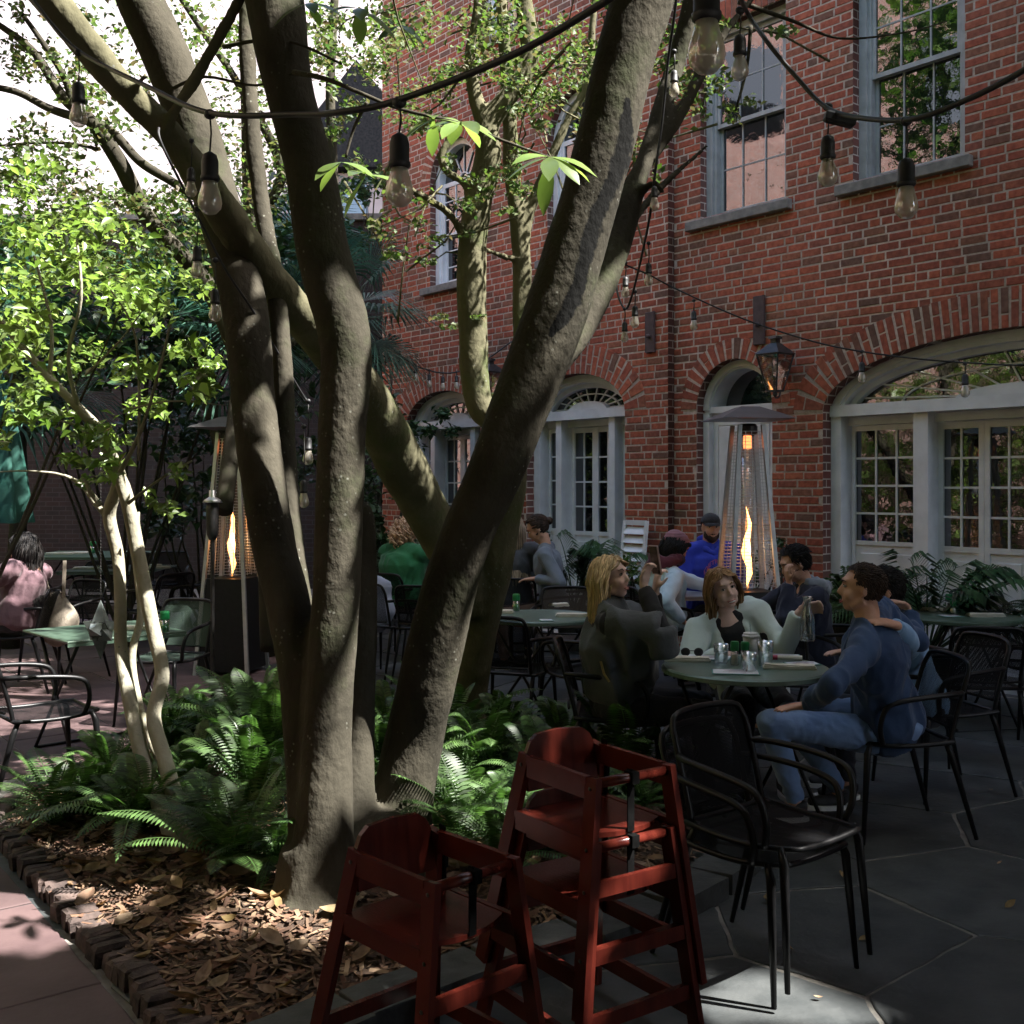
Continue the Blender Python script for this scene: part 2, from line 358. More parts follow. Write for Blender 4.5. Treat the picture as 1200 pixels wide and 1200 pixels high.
# planting bed: mounded mulch
st=.045; V=[];FC=[];idx={}
def bz(x,y):
    e=edist(x,y,BED); return .035+.085*min(1,e/.5)+.02*noise.noise((x*4,y*4,1))+.012*noise.noise((x*17,y*17,4))
xs=[-2.6+st*i for i in range(int(3.6/st))]; ys=[2.9+st*i for i in range(int(4.3/st))]
inside={(i,j) for i,x in enumerate(xs) for j,yy in enumerate(ys) if pip(x,yy,BED)}
def vid(i,j):
    if (i,j) not in idx: idx[(i,j)]=len(V); V.append((xs[i],ys[j],bz(xs[i],ys[j])))
    return idx[(i,j)]
for (i,j) in inside:
    if (i+1,j) in inside and (i,j+1) in inside and (i+1,j+1) in inside: FC.append((vid(i,j),vid(i+1,j),vid(i+1,j+1),vid(i,j+1)))
tag(finish(npmesh(V,FC),'planting_bed',M['mulch'],smooth=True),kind='structure')
def inbed(m=.05):
    while 1:
        x=rng.uniform(-2.5,.9);yy=rng.uniform(3,7.05)
        if pip(x,yy,BED) and edist(x,yy,BED)>m: return x,yy
# chips
V=[];FC=[]
for i in range(15000):
    x,yy=inbed(.0)
    if yy>5.2 and rng.random()<.5: continue
    l=rng.uniform(.012,.05)*(1 if rng.random()<.93 else 1.8); wd=rng.uniform(.003,.009); a=rng.uniform(0,math.pi*2); tl=rng.uniform(-.35,.35); z=bz(x,yy)+rng.uniform(.002,.016)
    dx,dy=math.cos(a),math.sin(a); n=len(V); rl=rng.uniform(-.6,.6)*wd
    for s,t in((-1,-1),(1,-1),(1,1),(-1,1)): V.append((x+dx*l*s-dy*wd*t,yy+dy*l*s+dx*wd*t,z+tl*l*s+rl*t))
    FC.append((n,n+1,n+2,n+3))
tag(finish(npmesh(V,FC),'wood_chips',M['chip']),'shredded wood chips spread over the planting bed','mulch',kind='stuff')
V=[];FC=[]
def deadleaf(x,yy,z,L):
    a=rng.uniform(0,6.28); c=Vector((x,yy,z)); rot=Euler((rng.uniform(-.5,.5),rng.uniform(-.5,.5),a)).to_matrix(); cu=rng.uniform(.1,.5)*L
    n=len(V); w_=L*rng.uniform(.2,.3); prof=[(-1,0),(-.5,.8),(.1,1),(.6,.6),(1,0)]
    for t,k in prof:
        for s in(-1,0,1): V.append(tuple(c+rot@Vector((t*L*.5,s*k*w_,cu*(t*t*.5)+abs(s)*k*w_*.5))))
    for i in range(4):
        for s in range(2): q=n+i*3+s; FC.append((q,q+3,q+4,q+1))
for i in range(330):
    x,yy=inbed(.03); deadleaf(x,yy,bz(x,yy)+.02,rng.uniform(.05,.12))
for i in range(70):
    x,yy=rng.uniform(-1.7,-.2),rng.uniform(3.3,5.0)
    if pip(x,yy,BED): deadleaf(x,yy,bz(x,yy)+.025,rng.uniform(.07,.13))
for i in range(34):
    x,yy=rng.uniform(.4,4),rng.uniform(3.2,8)
    if not pip(x,yy,BED): deadleaf(x,yy,.008,rng.uniform(.02,.05))
for x,yy in((1.35,4.5),(.98,4.25),(-1.3,3.2),(-2.0,5.9),(1.9,4.2),(.5,3.9)): deadleaf(x,yy,.012,.06)
tag(finish(npmesh(V,FC),'fallen_leaves',M['deadleaf']),'curled dry brown leaves scattered on the mulch','leaf litter',kind='stuff')
# edging bricks along the left side, set on end and leaning
mb=MB(); A=Vector((-.9,3.12)); B_=Vector((-2.44,5.17)); L_=(B_-A).length; dr=(B_-A)/L_; nr=Vector((-dr.y,dr.x)); nr=nr if nr.x<0 else -nr
s=0
while s<L_:
    wd=rng.uniform(.055,.07); c=A+dr*(s+wd/2)+nr*rng.uniform(-.015,.01); h=rng.uniform(.06,.085)
    rot=Euler((rng.uniform(-.06,.06),rng.uniform(-.1,.1),math.atan2(dr.y,dr.x)+rng.uniform(-.1,.1))).to_matrix()
    n0=len(mb.v); mb.box((c.x,c.y,h/2-.01),(wd-.007,rng.uniform(.09,.125),h),rot,bev=.011)
    for i in range(n0,len(mb.v)):
        v=Vector(mb.v[i]); mb.v[i]=tuple(v+Vector([noise.noise(v*31+Vector((q*9,0,0)))*.010 for q in range(3)]))
    s+=wd
E0=B_
for a,c in(((-2.44,5.17),(-2.52,5.6)),((-2.52,5.6),(-2.22,6.35)),((-2.22,6.35),(-1.6,6.98)),((-1.6,6.98),(-.6,7.12)),((-.6,7.12),(.12,6.78)),((.12,6.78),(.66,6.15)),((.66,6.15),(.9,5.35))):
    a=Vector(a);c=Vector(c);l=(c-a).length;d_=(c-a)/l;k=int(l/.2)
    for i in range(k):
        p=a+d_*(i+.5)*l/k; mb.box((p.x,p.y,.03),(.19,.09,rng.uniform(.06,.08)),Euler((0,rng.uniform(-.05,.05),math.atan2(d_.y,d_.x)+rng.uniform(-.06,.06))).to_matrix(),bev=.008)
tag(mb.build('brick_edging',M['edgebrick']),'worn brown bricks set on end along the mulch bed','garden edging')
# slate kerb on the right side
mb=MB(); pts=[(-.86,2.92),(-.5,3.28),(-.12,3.62),(.2,3.86),(.5,4.12),(.74,4.4),(.93,4.7),(.95,5.25)]
for i in range(len(pts)-1):
    a=Vector(pts[i]);c=Vector(pts[i+1]);d_=(c-a).normalized();n_=Vector((d_.y,-d_.x)); wd=rng.uniform(.13,.18)
    poly=[a+d_*.01-n_*.05,c-d_*.01-n_*.05,c-d_*.01+n_*wd,a+d_*.01+n_*wd]
    slab(mb,[tuple(p) for p in poly],.003,rng.uniform(.075,.095),i+900,th=.1,rough=.012)
tag(mb.build('slate_kerb',M['kerbslate']),'rough dark slate kerb stones along the bed behind the high chairs','garden edging')

# ================================================================ BRICK BUILDING
ANG=math.atan2(-.769,.639); FOOT=Vector((8.25*.769,8.25*.639,0))
BLD=thing('brick_building','two-storey red brick facade with arched white french doors and tall sash windows','building',FOOT,ANG)
def BW(s,y,z): # building local -> world
    return FOOT+Matrix.Rotation(ANG,3,'Z')@Vector((s,y,z))
def SW(px,py,k=8.25):
    t=(px-600)/F; d=k/(.639+.769*t); X=t*d; return X*.639-d*.769, H-(py-HY)*d/F
STEP=-7.40
# opening: (centre, halfwidth, bottom, spring, rise, ring)
OA=[(-11.20,.785,.0,2.40,.42,.31),(-8.78,.785,.0,2.40,.44,.31)]
OB=[(-6.66,.45,.0,2.36,.46,.2),(-3.97,1.70,.0,2.27,.55,.31)]
UA=[(-10.97,.48,4.15,5.45,.5,.2),(-8.72,.48,4.15,5.45,.5,.2),(-9.95,.42,6.93,8.1,0,0)]
UB=[(-6.56,.5,4.2,6.02,0,.22),(-4.87,.5,4.2,6.02,0,.22),(-3.1,.5,4.2,6.02,0,.22),(-6.56,.5,7.4,9.0,0,0),(-4.87,.5,7.4,9.0,0,0)]
def oppoly(o,n=32):
    c,hw,z0,sp,ri,_=o
    p=[(c-hw,z0),(c+hw,z0),(c+hw,sp)]
    if ri: p+=[(c+hw*math.cos(math.pi*i/n),sp+ri*math.sin(math.pi*i/n)) for i in range(1,n)]
    return p+[(c-hw,sp)]
def wallslab(x0,x1,z0,z1,holes,y0,th):
    cu=bpy.data.curves.new('c','CURVE'); cu.dimensions='2D'; cu.fill_mode='BOTH'; cu.extrude=th/2
    for poly in [[(x0,z0),(x1,z0),(x1,z1),(x0,z1)]]+[oppoly(h) for h in holes]:
        s=cu.splines.new('POLY'); s.points.add(len(poly)-1); s.use_cyclic_u=True
        for i,p in enumerate(poly): s.points[i].co=(p[0],p[1],0,1)
    o=link(bpy.data.objects.new('t',cu)); dg=bpy.context.evaluated_depsgraph_get(); me=bpy.data.meshes.new_from_object(o.evaluated_get(dg)); bpy.data.objects.remove(o)
    me.transform(Matrix(((1,0,0,0),(0,0,1,y0+th/2),(0,1,0,0),(0,0,0,1)))); me.flip_normals()
    bm=bmesh.new(); bm.from_mesh(me); bmesh.ops.recalc_face_normals(bm,faces=bm.faces); bm.to_mesh(me); bm.free(); return me
def blocked(ops,z):
    out=[]
    for c,hw,z0,sp,ri,ring in ops:
        if z<z0-.0: continue
        if z<=sp: out.append((c-hw,c+hw))
        elif ri and z<sp+ri+ring: 
            a=hw+ring-.03; b_=ri+ring-.03; q=1-((z-sp)/b_)**2
            if q>0: out.append((c-a*math.sqrt(q),c+a*math.sqrt(q)))
        elif not ri and ring and z<sp+ring: out.append((c-hw-.1,c+hw+.1))
    return out
def brickwork(mb,x0,x1,z0,z1,ops,y0):
    row=0; z=z0
    while z<z1:
        zc=z+.03; bl=sorted(blocked(ops,zc)); x=x0-rng.uniform(0,.2)-(row%2)*.106
        free=[];cur=x0
        for a,c in bl:
            if a>cur: free.append((cur,a))
            cur=max(cur,c)
        if cur<x1: free.append((cur,x1))
        while x<x1:
            L=.199 if rng.random()>(.75 if row%7==3 else .12) else .094
            L*=rng.uniform(.96,1.03)
            for a,c in free:
                u0=max(x,a);u1=min(x+L,c)
                if u1-u0>.03:
                    dz=rng.uniform(-.002,.002); pr=rng.uniform(.002,.006); t=.0045; q=[rng.uniform(-.0025,.0025) for _ in range(8)]
                    n=mb.add([(u0,y0,z+dz),(u1,y0,z+dz),(u1,y0,z+.059+dz),(u0,y0,z+.059+dz),(u0+t+q[0]*.5,y0-pr,z+t+dz+q[1]),(u1-t+q[2]*.5,y0-pr,z+t+dz+q[3]),(u1-t+q[4]*.5,y0-pr,z+.059-t+dz+q[5]),(u0+t+q[6]*.5,y0-pr,z+.059-t+dz+q[7])])
                    mb.face(n+4,n+5,n+6,n+7)
                    for i in range(4): j=(i+1)%4; mb.face(n+i,n+j,n+4+j,n+4+i)
            x+=L+.015*rng.uniform(.8,1.3)
        z+=.073; row+=1
def join_into(me,mb,mi):
    """append mb geometry to me with material index mi"""
    bm=bmesh.new(); bm.from_mesh(me); t=mb.mesh('t'); n=len(bm.faces); bm.from_mesh(t); bm.faces.ensure_lookup_table()
    for f in bm.faces[n:]: f.material_index=mi
    bm.to_mesh(me); bm.free(); bpy.data.meshes.remove(t)
for nm,x0,x1,ops,y0,vis,top in (('front_wall',-12.56,STEP,OA+UA,-.09,STEP,14),('front_wall',STEP+.001,-3.9,[],0,-3.9,14),('front_wall',STEP+.001,3.0,OB+UB,0,-2.0,11.2)):
    if not ops:
        mb=MB(); mb.bb(STEP,-3.9,.0,.4,11.51,14); mb.build('front_wall',M['brickslab'],BLD); continue  # unseen raised storey, added with the taller wing to shade the back left
    me=wallslab(x0,x1,-.05,top,ops,y0,.42); mb=MB(); brickwork(mb,x0,x1,.0,top-.03,ops,y0); join_into(me,mb,1)
    for p in me.polygons:
        if p.material_index==0 and p.normal.y<-.9: p.material_index=2
    finish(me,nm,[M['brickslab'],M['brick'],M['mortar']],BLD)
mb=MB(); mb.bb(3.001,15,0,.42,-.05,11.2); mb.build('front_wall',M['brickslab'],BLD)  # unseen extension, added to keep sun off the right foreground
mb=MB(); mb.bb(-12.55,-12.25,.332,7,-.05,14); mb.build('side_wall',M['brickslab'],BLD)
mb=MB(); mb.bb(-3.9,15.1,-.3,7.2,11.205,11.5); mb.bb(-12.8,-3.88,-.3,7.2,14.005,14.3); mb.bb(-7.39,-3.9,.0,7.2,11.205,11.5); mb.build('parapet',M['stone'],BLD)
mb=MB(); mb.bb(-4.2,-3.89,.41,6.6,11.51,14); mb.build('side_wall',M['brickslab'],BLD)
mb=MB(); mb.bb(-12.2,3,6.7,7,-.05,11.2); mb.bb(-12.2,-3.9,6.71,7,11.51,14); mb.build('rear_wall',M['brickslab'],BLD)
# arches
def archring(c,hw,z0,sp,ri,ring,y0):
    mb=MB(); n=40
    if ri:
        pts=[(math.pi*i/200) for i in range(201)]; P0=[(c+hw*math.cos(a),sp+ri*math.sin(a)) for a in pts]; ln=[0]
        for i in range(200): ln.append(ln[-1]+math.dist(P0[i],P0[i+1]))
        def at(s):
            s=max(0,min(ln[-1],s)); i=next((k for k in range(200) if ln[k+1]>=s),199); t=(s-ln[i])/max(ln[i+1]-ln[i],1e-9); a=pts[i]+(pts[i+1]-pts[i])*t
            p=Vector((c+hw*math.cos(a),0,sp+ri*math.sin(a))); nn=Vector((math.cos(a)/hw,0,math.sin(a)/ri)).normalized(); return p,nn
        k=int(ln[-1]/.076); mb.mi=0
        for i in range(40):
            p,nn=at(ln[-1]*i/40); q,nm=at(ln[-1]*(i+1)/40); h=ring-.004
            b0=mb.add([p+Vector((0,y0-.004,0)),q+Vector((0,y0-.004,0)),q+nm*h+Vector((0,y0-.004,0)),p+nn*h+Vector((0,y0-.004,0))]); mb.face(b0,b0+1,b0+2,b0+3)
        mb.mi=1; ed=.022
        for i in range(k):
            s0=ln[-1]*i/k; s1=ln[-1]*(i+1)/k; cuts=[(0,.32),(.365,1)] if i%2 else [(0,.62),(.665,1)]
            if ring<.25: cuts=[(0,1)] if i%3 else [(0,.5),(.53,1)]
            for a,bq in cuts:
                pr=rng.uniform(.007,.010); Q=[]
                for s,sgn in((s0,1),(s1,-1)):
                    p,nn=at(s+sgn*ed*.5)
                    Q.append((p,nn))
                g=.004
                def pt(Qi,r,yy): return Qi[0]+Qi[1]*(ring*r)+Vector((0,yy,0))
                n0=mb.add([pt(Q[0],a,y0-.004),pt(Q[1],a,y0-.004),pt(Q[1],bq,y0-.004),pt(Q[0],bq,y0-.004)])
                cen=(pt(Q[0],a,0)+pt(Q[1],a,0)+pt(Q[1],bq,0)+pt(Q[0],bq,0))/4
                tops=[pt(Q[0],a,0),pt(Q[1],a,0),pt(Q[1],bq,0),pt(Q[0],bq,0)]
                mb.add([v+(cen-v).normalized()*g+Vector((0,y0-pr,0)) for v in tops])
                mb.face(n0+4,n0+5,n0+6,n0+7)
                for j in range(4): jj=(j+1)%4; mb.face(n0+j,n0+jj,n0+4+jj,n0+4+j)
    elif ring:
        mb.mi=0; mb.bb(c-hw-.1,c+hw+.1,y0-.004,y0+.02,sp,sp+ring); mb.mi=1; x=c-hw-.1
        while x<c+hw+.09: mb.bb(x,x+.06,y0-.012,y0+.01,sp+.004,sp+ring-.004,bev=.003); x+=.0705
    return mb
for o in OA+UA: 
    if o[5]: archring(*o,-.09).build('brick_arch',[M['mortar'],M['brick']],BLD)
for o in OB+UB:
    if o[5]: archring(*o,0).build('brick_arch',[M['mortar'],M['brick']],BLD)
# --- joinery
def ering(mb,c,sp,a0,b0,a1,b1,y0,y1,n=36,t0=0,t1=math.pi):
    """half elliptical band between ellipse (a0,b0) outer and (a1,b1) inner, from y0 (front) to y1"""
    base=len(mb.v)
    for i in range(n+1):
        t=t0+(t1-t0)*i/n; ct,s_=math.cos(t),math.sin(t)
        for a,bb_ in((a0,b0),(a1,b1)):
            for yy in(y0,y1): mb.v.append((c+a*ct,yy,sp+bb_*s_))
    for i in range(n):
        q=base+i*4; r=q+4
        mb.face(q,r,r+2,q+2); mb.face(q+2,r+2,r+3,q+3); mb.face(q+1,q+3,r+3,r+1); mb.face(q,q+1,r+1,r)
    mb.face(base,base+2,base+3,base+1); q=base+n*4; mb.face(q,q+1,q+3,q+2)
def halfdisk(mb,c,sp,a,b_,y,n=28):
    base=mb.add([(c+a*math.cos(math.pi*i/n),y,sp+b_*math.sin(math.pi*i/n)) for i in range(n+1)]); mb.face(*[base+i for i in range(n+1)])
def glazed(parent,x0,x1,z0,z1,y,nc,nr,fr=.035,mu=.009,panelz=None,nm='door_leaf',m=None):
    """a leaf: rails, stiles, muntins; its panes a sub-part"""
    mb=MB(); t=.045; bot=panelz if panelz is not None else z0
    mb.bb(x0,x0+fr,y,y+t,bot,z1); mb.bb(x1-fr,x1,y,y+t,bot,z1); mb.bb(x0+fr,x1-fr,y+.002,y+t-.002,z1-fr*1.3,z1); mb.bb(x0+fr,x1-fr,y+.002,y+t-.002,z0-fr,z0)
    gx0,gx1,gz0,gz1=x0+fr,x1-fr,z0,z1-fr*1.3
    for i in range(1,nc): xx=gx0+(gx1-gx0)*i/nc; mb.bb(xx-mu,xx+mu,y+.008,y+t-.008,gz0,gz1)
    for i in range(1,nr): zz=gz0+(gz1-gz0)*i/nr; mb.bb(gx0,gx1,y+.011,y+t-.011,zz-mu,zz+mu)
    if panelz is not None:
        pt=z0-fr; mb.bb(gx0,gx1,y+.012,y+t-.01,panelz,pt)
        ph=pt-panelz; mb.bb(gx0+.05,gx1-.05,y+.003,y+.02,panelz+.16,pt-.07,bev=.006)
        mb.bb(gx0,gx1,y+.004,y+.02,panelz,panelz+.12)
    f=mb.build(nm,m or M['white'],parent)
    g=MB(); g.bb(gx0,gx1,y+.02,y+.026,gz0,gz1); g.build('pane',M['pane'],f); return f
def frenchdoor(c,hw,z0,sp,ri,y0,lights,leaves,posts):
    fr=MB(); yb=y0+.12
    # arch frame: outer band, cove, inner band
    ering(fr,c,sp,hw,ri,hw-.075,ri-.055,yb,yb+.06); ering(fr,c,sp,hw-.075,ri-.055,hw-.11,ri-.085,yb+.02,yb+.25)
    ering(fr,c,sp,hw-.11,ri-.085,hw-.17,ri-.135,yb+.1,yb+.25)
    fr.bb(c-hw,c+hw,yb-.02,yb+.27,sp-.045,sp+.055)
    ering(fr,c,sp+.055,.32*hw+.05,.1,0.02,.01,yb+.09,yb+.25)
    for x in(c-hw,c+hw-.1): fr.bb(x,x+.1,yb,yb+.27,0,sp-.045)
    for a,bq in posts: fr.bb(a,bq,yb+.015,yb+.27,0,sp-.045)
    fr.bb(c-hw+.1,c+hw-.1,yb+.12,yb+.25,sp-.12,sp-.047)
    fr.bb(c-hw+.1,c+hw-.1,yb+.05,yb+.3,0,.14)
    d=fr.build('door_frame',M['white'],BLD)
    # fanlight
    fl=MB(); ai,bi=hw-.17,ri-.135; mu=.007
    ering(fl,c,sp+.05,ai*.72+mu,bi*.62+mu,ai*.72-mu,bi*.62-mu,yb+.15,yb+.17)
    k=11
    for i in range(1,k):
        t=math.pi*i/k; a=Vector((c+(.32*hw)*math.cos(t),yb+.163,sp+.055+.08*math.sin(t))); e=Vector((c+ai*math.cos(t),yb+.163,sp+bi*math.sin(t))); fl.bar(a,e,.014,.012,up=(0,1,0))
    fl.build('fanlight_bars',M['white'],d)
    g=MB(); halfdisk(g,c,sp,ai+.02,bi+.02,yb+.175); g.build('fanlight_pane',M['pane'],d)
    for (a,bq,nc) in lights:
        glazed(BLD,a,bq,1.14,sp-.125,yb+.14,nc,4,panelz=.142,nm='sidelight')
    for (a,bq) in leaves: glazed(BLD,a,bq,1.12,sp-.125,yb+.18,2,4,fr=.045,panelz=.142)
for o in OA:
    c,hw=o[0],o[1]
    frenchdoor(c,hw,0,o[3],o[4],-.09,[(c-hw+.1,c-.43,1),(c+.50,c+hw-.1,1)],[(c-.34,c+.035),(c+.037,c+.41)],[(c-.43,c-.34),(c+.41,c+.50)])
c,hw=OB[1][0],OB[1][1]
frenchdoor(c,hw,0,OB[1][3],OB[1][4],0,[(c-hw+.12,c-.92,3),(c+.92,c+hw-.12,3)],[(c-.79+.395*i,c-.79+.395*(i+1)-.003) for i in range(4)],[(c-.92,c-.79),(c+.79,c+.92)])
# narrow arched doorway, solid panelled door, arched light above
c,hw,_,sp,ri,_=OB[0]; yb=.12; fr=MB()
ering(fr,c,sp,hw,ri,hw-.07,ri-.065,yb-.02,yb+.05); ering(fr,c,sp,hw-.07,ri-.065,hw-.085,ri-.08,yb+.01,yb+.28)
for x in(c-hw,c+hw-.07): fr.bb(x,x+.07,yb-.02,yb+.28,0,sp-.03)
fr.bb(c-hw,c+hw,yb+.0,yb+.28,sp-.03,sp+.03)
d=fr.build('door_frame',M['white'],BLD)
g=MB(); halfdisk(g,c,sp,hw-.08,ri-.07,yb+.22); g.build('fanlight_pane',M['pane'],d)
g=MB(); g.bb(c-hw+.07,c+hw-.07,yb+.05,yb+.09,.02,sp-.03)
for z0,z1 in((1.25,2.2),(.2,1.1)): g.bb(c-hw+.15,c+hw-.15,yb+.035,yb+.06,z0,z1,bev=.008)
for z0,z1 in((1.22,2.23),(.17,1.13)):
    for a,bq,cq,dq in((c-hw+.12,c+hw-.12,z0,z0+.02),(c-hw+.12,c+hw-.12,z1-.02,z1),(c-hw+.12,c-hw+.14,z0+.02,z1-.02),(c+hw-.14,c+hw-.12,z0+.02,z1-.02)): g.bb(a,bq,yb+.037,yb+.06,cq,dq)
g.build('panelled_door',M['white'],BLD)
# sash windows
def sash(c,hw,z0,z1,y0,arch=0,grey=True):
    m=M['whitegrey'] if grey else M['white']; mb=MB(); yb=y0+.09
    mb.bb(c-hw,c-hw+.07,yb,yb+.16,z0,z1); mb.bb(c+hw-.07,c+hw,yb,yb+.16,z0,z1)
    mb.bb(c-hw+.07,c+hw-.07,yb,yb+.16,z0,z0+.05)
    if arch: 
        ering(mb,c,z1,hw,arch,hw-.07,arch-.07,yb,yb+.16); 
    else: mb.bb(c-hw+.07,c+hw-.07,yb,yb+.16,z1-.07,z1)
    mb.bb(c-hw+.07,c-hw+.10,yb+.03,yb+.1,z0+.05,z1); mb.bb(c+hw-.10,c+hw-.07,yb+.03,yb+.1,z0+.05,z1)
    w_=mb.build('sash_window',m,BLD)
    zm=(z0+z1)/2
    for (a,bq,yy) in((z0+.05,zm+.02,yb+.09),(zm-.02,z1-(0 if arch else .07),yb+.045)):
        s=MB(); x0,x1=c-hw+.10,c+hw-.10; t=.035
        s.bb(x0,x0+.035,yy,yy+t,a,bq); s.bb(x1-.035,x1,yy,yy+t,a,bq); s.bb(x0+.035,x1-.035,yy,yy+t,a,a+.04); s.bb(x0+.035,x1-.035,yy,yy+t,bq-.04,bq)
        for i in(1,2): xx=x0+(x1-x0)*i/3; s.bb(xx-.007,xx+.007,yy+.005,yy+t-.005,a+.04,bq-.04)
        nr=3 if arch else 2
        for i in range(1,nr): zz=a+(bq-a)*i/nr; s.bb(x0+.035,x1-.035,yy+.008,yy+t-.008,zz-.007,zz+.007)
        q=s.build('sash',m,w_)
        g=MB(); g.bb(x0+.03,x1-.03,yy+.015,yy+.02,a+.03,bq-.03); g.build('pane',M['pane'],w_)
    if arch:
        g=MB(); halfdisk(g,c,z1,hw-.07,arch-.07,yb+.1); g.build('pane',M['pane'],w_)
        s=MB(); 
        for i in range(1,6): t=math.pi*i/6; s.bar((c+.1*math.cos(t),yb+.09,z1+.1*math.sin(t)),(c+(hw-.07)*math.cos(t),yb+.09,z1+(arch-.07)*math.sin(t)),.014,.012,up=(0,1,0))
        ering(s,c,z1,.11,.11,.09,.09,yb+.08,yb+.1); s.bb(c-hw+.07,c+hw-.07,yb+.06,yb+.12,z1-.02,z1+.02); s.build('sash',m,w_)
    s=MB(); s.bb(c-hw-.14,c+hw+.07,y0-.07,y0+.2,z0-.095,z0-.002,bev=.008); s.build('sill',M['stone'],w_)
for o in UA[:2]: sash(o[0],o[1],o[2],o[3],-.09,o[4],False)
sash(-9.95,.42,6.93,8.1,-.09,0,False)
for o in UB: sash(o[0],o[1],o[2],o[3],0)
# iron tie plates
for s_,z0,z1,y0 in((-7.62,2.96,3.37,-.09),(-6.34,2.92,3.37,0)):
    mb=MB(); mb.bb(s_-.06,s_+.05,y0-.035,y0-.012,z0,z1,bev=.004); mb.bb(s_+.05,s_+.062,y0-.04,y0-.012,z0,z1); mb.lathe((s_,y0-.035,(z0+z1)/2-.04),[(.022,0),(.022,.03),(.01,.04)],10,Matrix.Rotation(R(90),3,'X')); mb.build('tie_plate',M['rustiron'],BLD)
# conduit box beside lantern
mb=MB(); mb.bb(-6.14,-6.02,-.06,-.01,2.6,2.76,bev=.004); mb.build('junction_box',M['iron'],BLD)
# ================================================================ OTHER WALLS
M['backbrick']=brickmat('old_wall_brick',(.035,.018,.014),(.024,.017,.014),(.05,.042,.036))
M['pinkstucco']=mat('pale_pink_stucco',(.55,.46,.44),(.64,.55,.52),rough=.9,scale=2,bump=.1)
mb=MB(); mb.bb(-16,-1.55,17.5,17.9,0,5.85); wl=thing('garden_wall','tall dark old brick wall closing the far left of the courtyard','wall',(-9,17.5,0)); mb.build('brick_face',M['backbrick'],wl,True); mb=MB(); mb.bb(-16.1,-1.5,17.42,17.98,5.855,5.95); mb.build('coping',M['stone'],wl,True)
lw=thing('brick_townhouse','tall sunlit brick building on the left side of the courtyard outside the frame','building',(-11,4,0))
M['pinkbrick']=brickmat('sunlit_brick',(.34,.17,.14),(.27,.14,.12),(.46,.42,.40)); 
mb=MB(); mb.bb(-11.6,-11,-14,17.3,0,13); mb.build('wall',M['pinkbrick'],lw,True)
for yy in(-6,-2,2,6,10,14):
    for z in(2.5,6.5,10): mb=MB(); mb.bb(-11.0,-10.96,yy-.6,yy+.6,z-.9,z+.9); mb.build('window',M['pane'],lw,True)
mb=MB(); mb.bb(-11.8,-10.7,-14.2,17.4,13.005,13.3); mb.build('cornice',M['stone'],lw,True)
nb=thing('pink_house','pale pink stuccoed house with a dark gabled roof beyond the garden wall','building',(-6,24,0))
mb=MB(); mb.bb(-22,-2.7,24,30,0,15.5); mb.build('wall',M['pinkstucco'],nb,True)
M['roof']=mat('dark_roof_slate',(.008,.009,.011),(.018,.018,.02),rough=.95,scale=20,spec=.05)
mb=MB(); # gable with dark eave towards the brick building
n=mb.add([(-4.9,22.6,8.2),(-3.2,22.6,10.4),(-1.4,22.6,8.2),(-4.9,23.99,8.2),(-3.2,23.99,10.4),(-1.4,23.99,8.2)]); mb.face(n,n+1,n+4,n+3); mb.face(n+1,n+2,n+5,n+4); mb.face(n,n+2,n+1); mb.face(n,n+3,n+5,n+2)
mb.build('roof',M['roof'],nb,True)
mb=MB(); mb.bb(-4.4,-2.0,22.9,23.98,0,8.15); mb.build('dormer_wall',M['pinkstucco'],nb,True)
mb=MB(); mb.bb(-3.7,-3.0,22.86,22.9,7.0,7.9); mb.build('window',M['pane'],nb,True)

cb=thing('unseen_blocking_wall','unseen brick wall added behind the viewpoint to block low sky light','building',(0,-6.5,0))  # unseen wall added behind the camera to darken camera-facing surfaces
mb=MB(); mb.bb(-10.9,13,-7,-6.5,0,8.5); mb.build('wall',M['backbrick'],cb,True); mb=MB(); mb.bb(-11,13.1,-7.1,-6.4,8.505,8.8); mb.build('cornice',M['stone'],cb,True)
for xx in(-8,-4,0,4,8): mb=MB(); mb.bb(xx-.5,xx+.5,-6.5,-6.46,1,3); mb.build('window',M['pane'],cb,True)
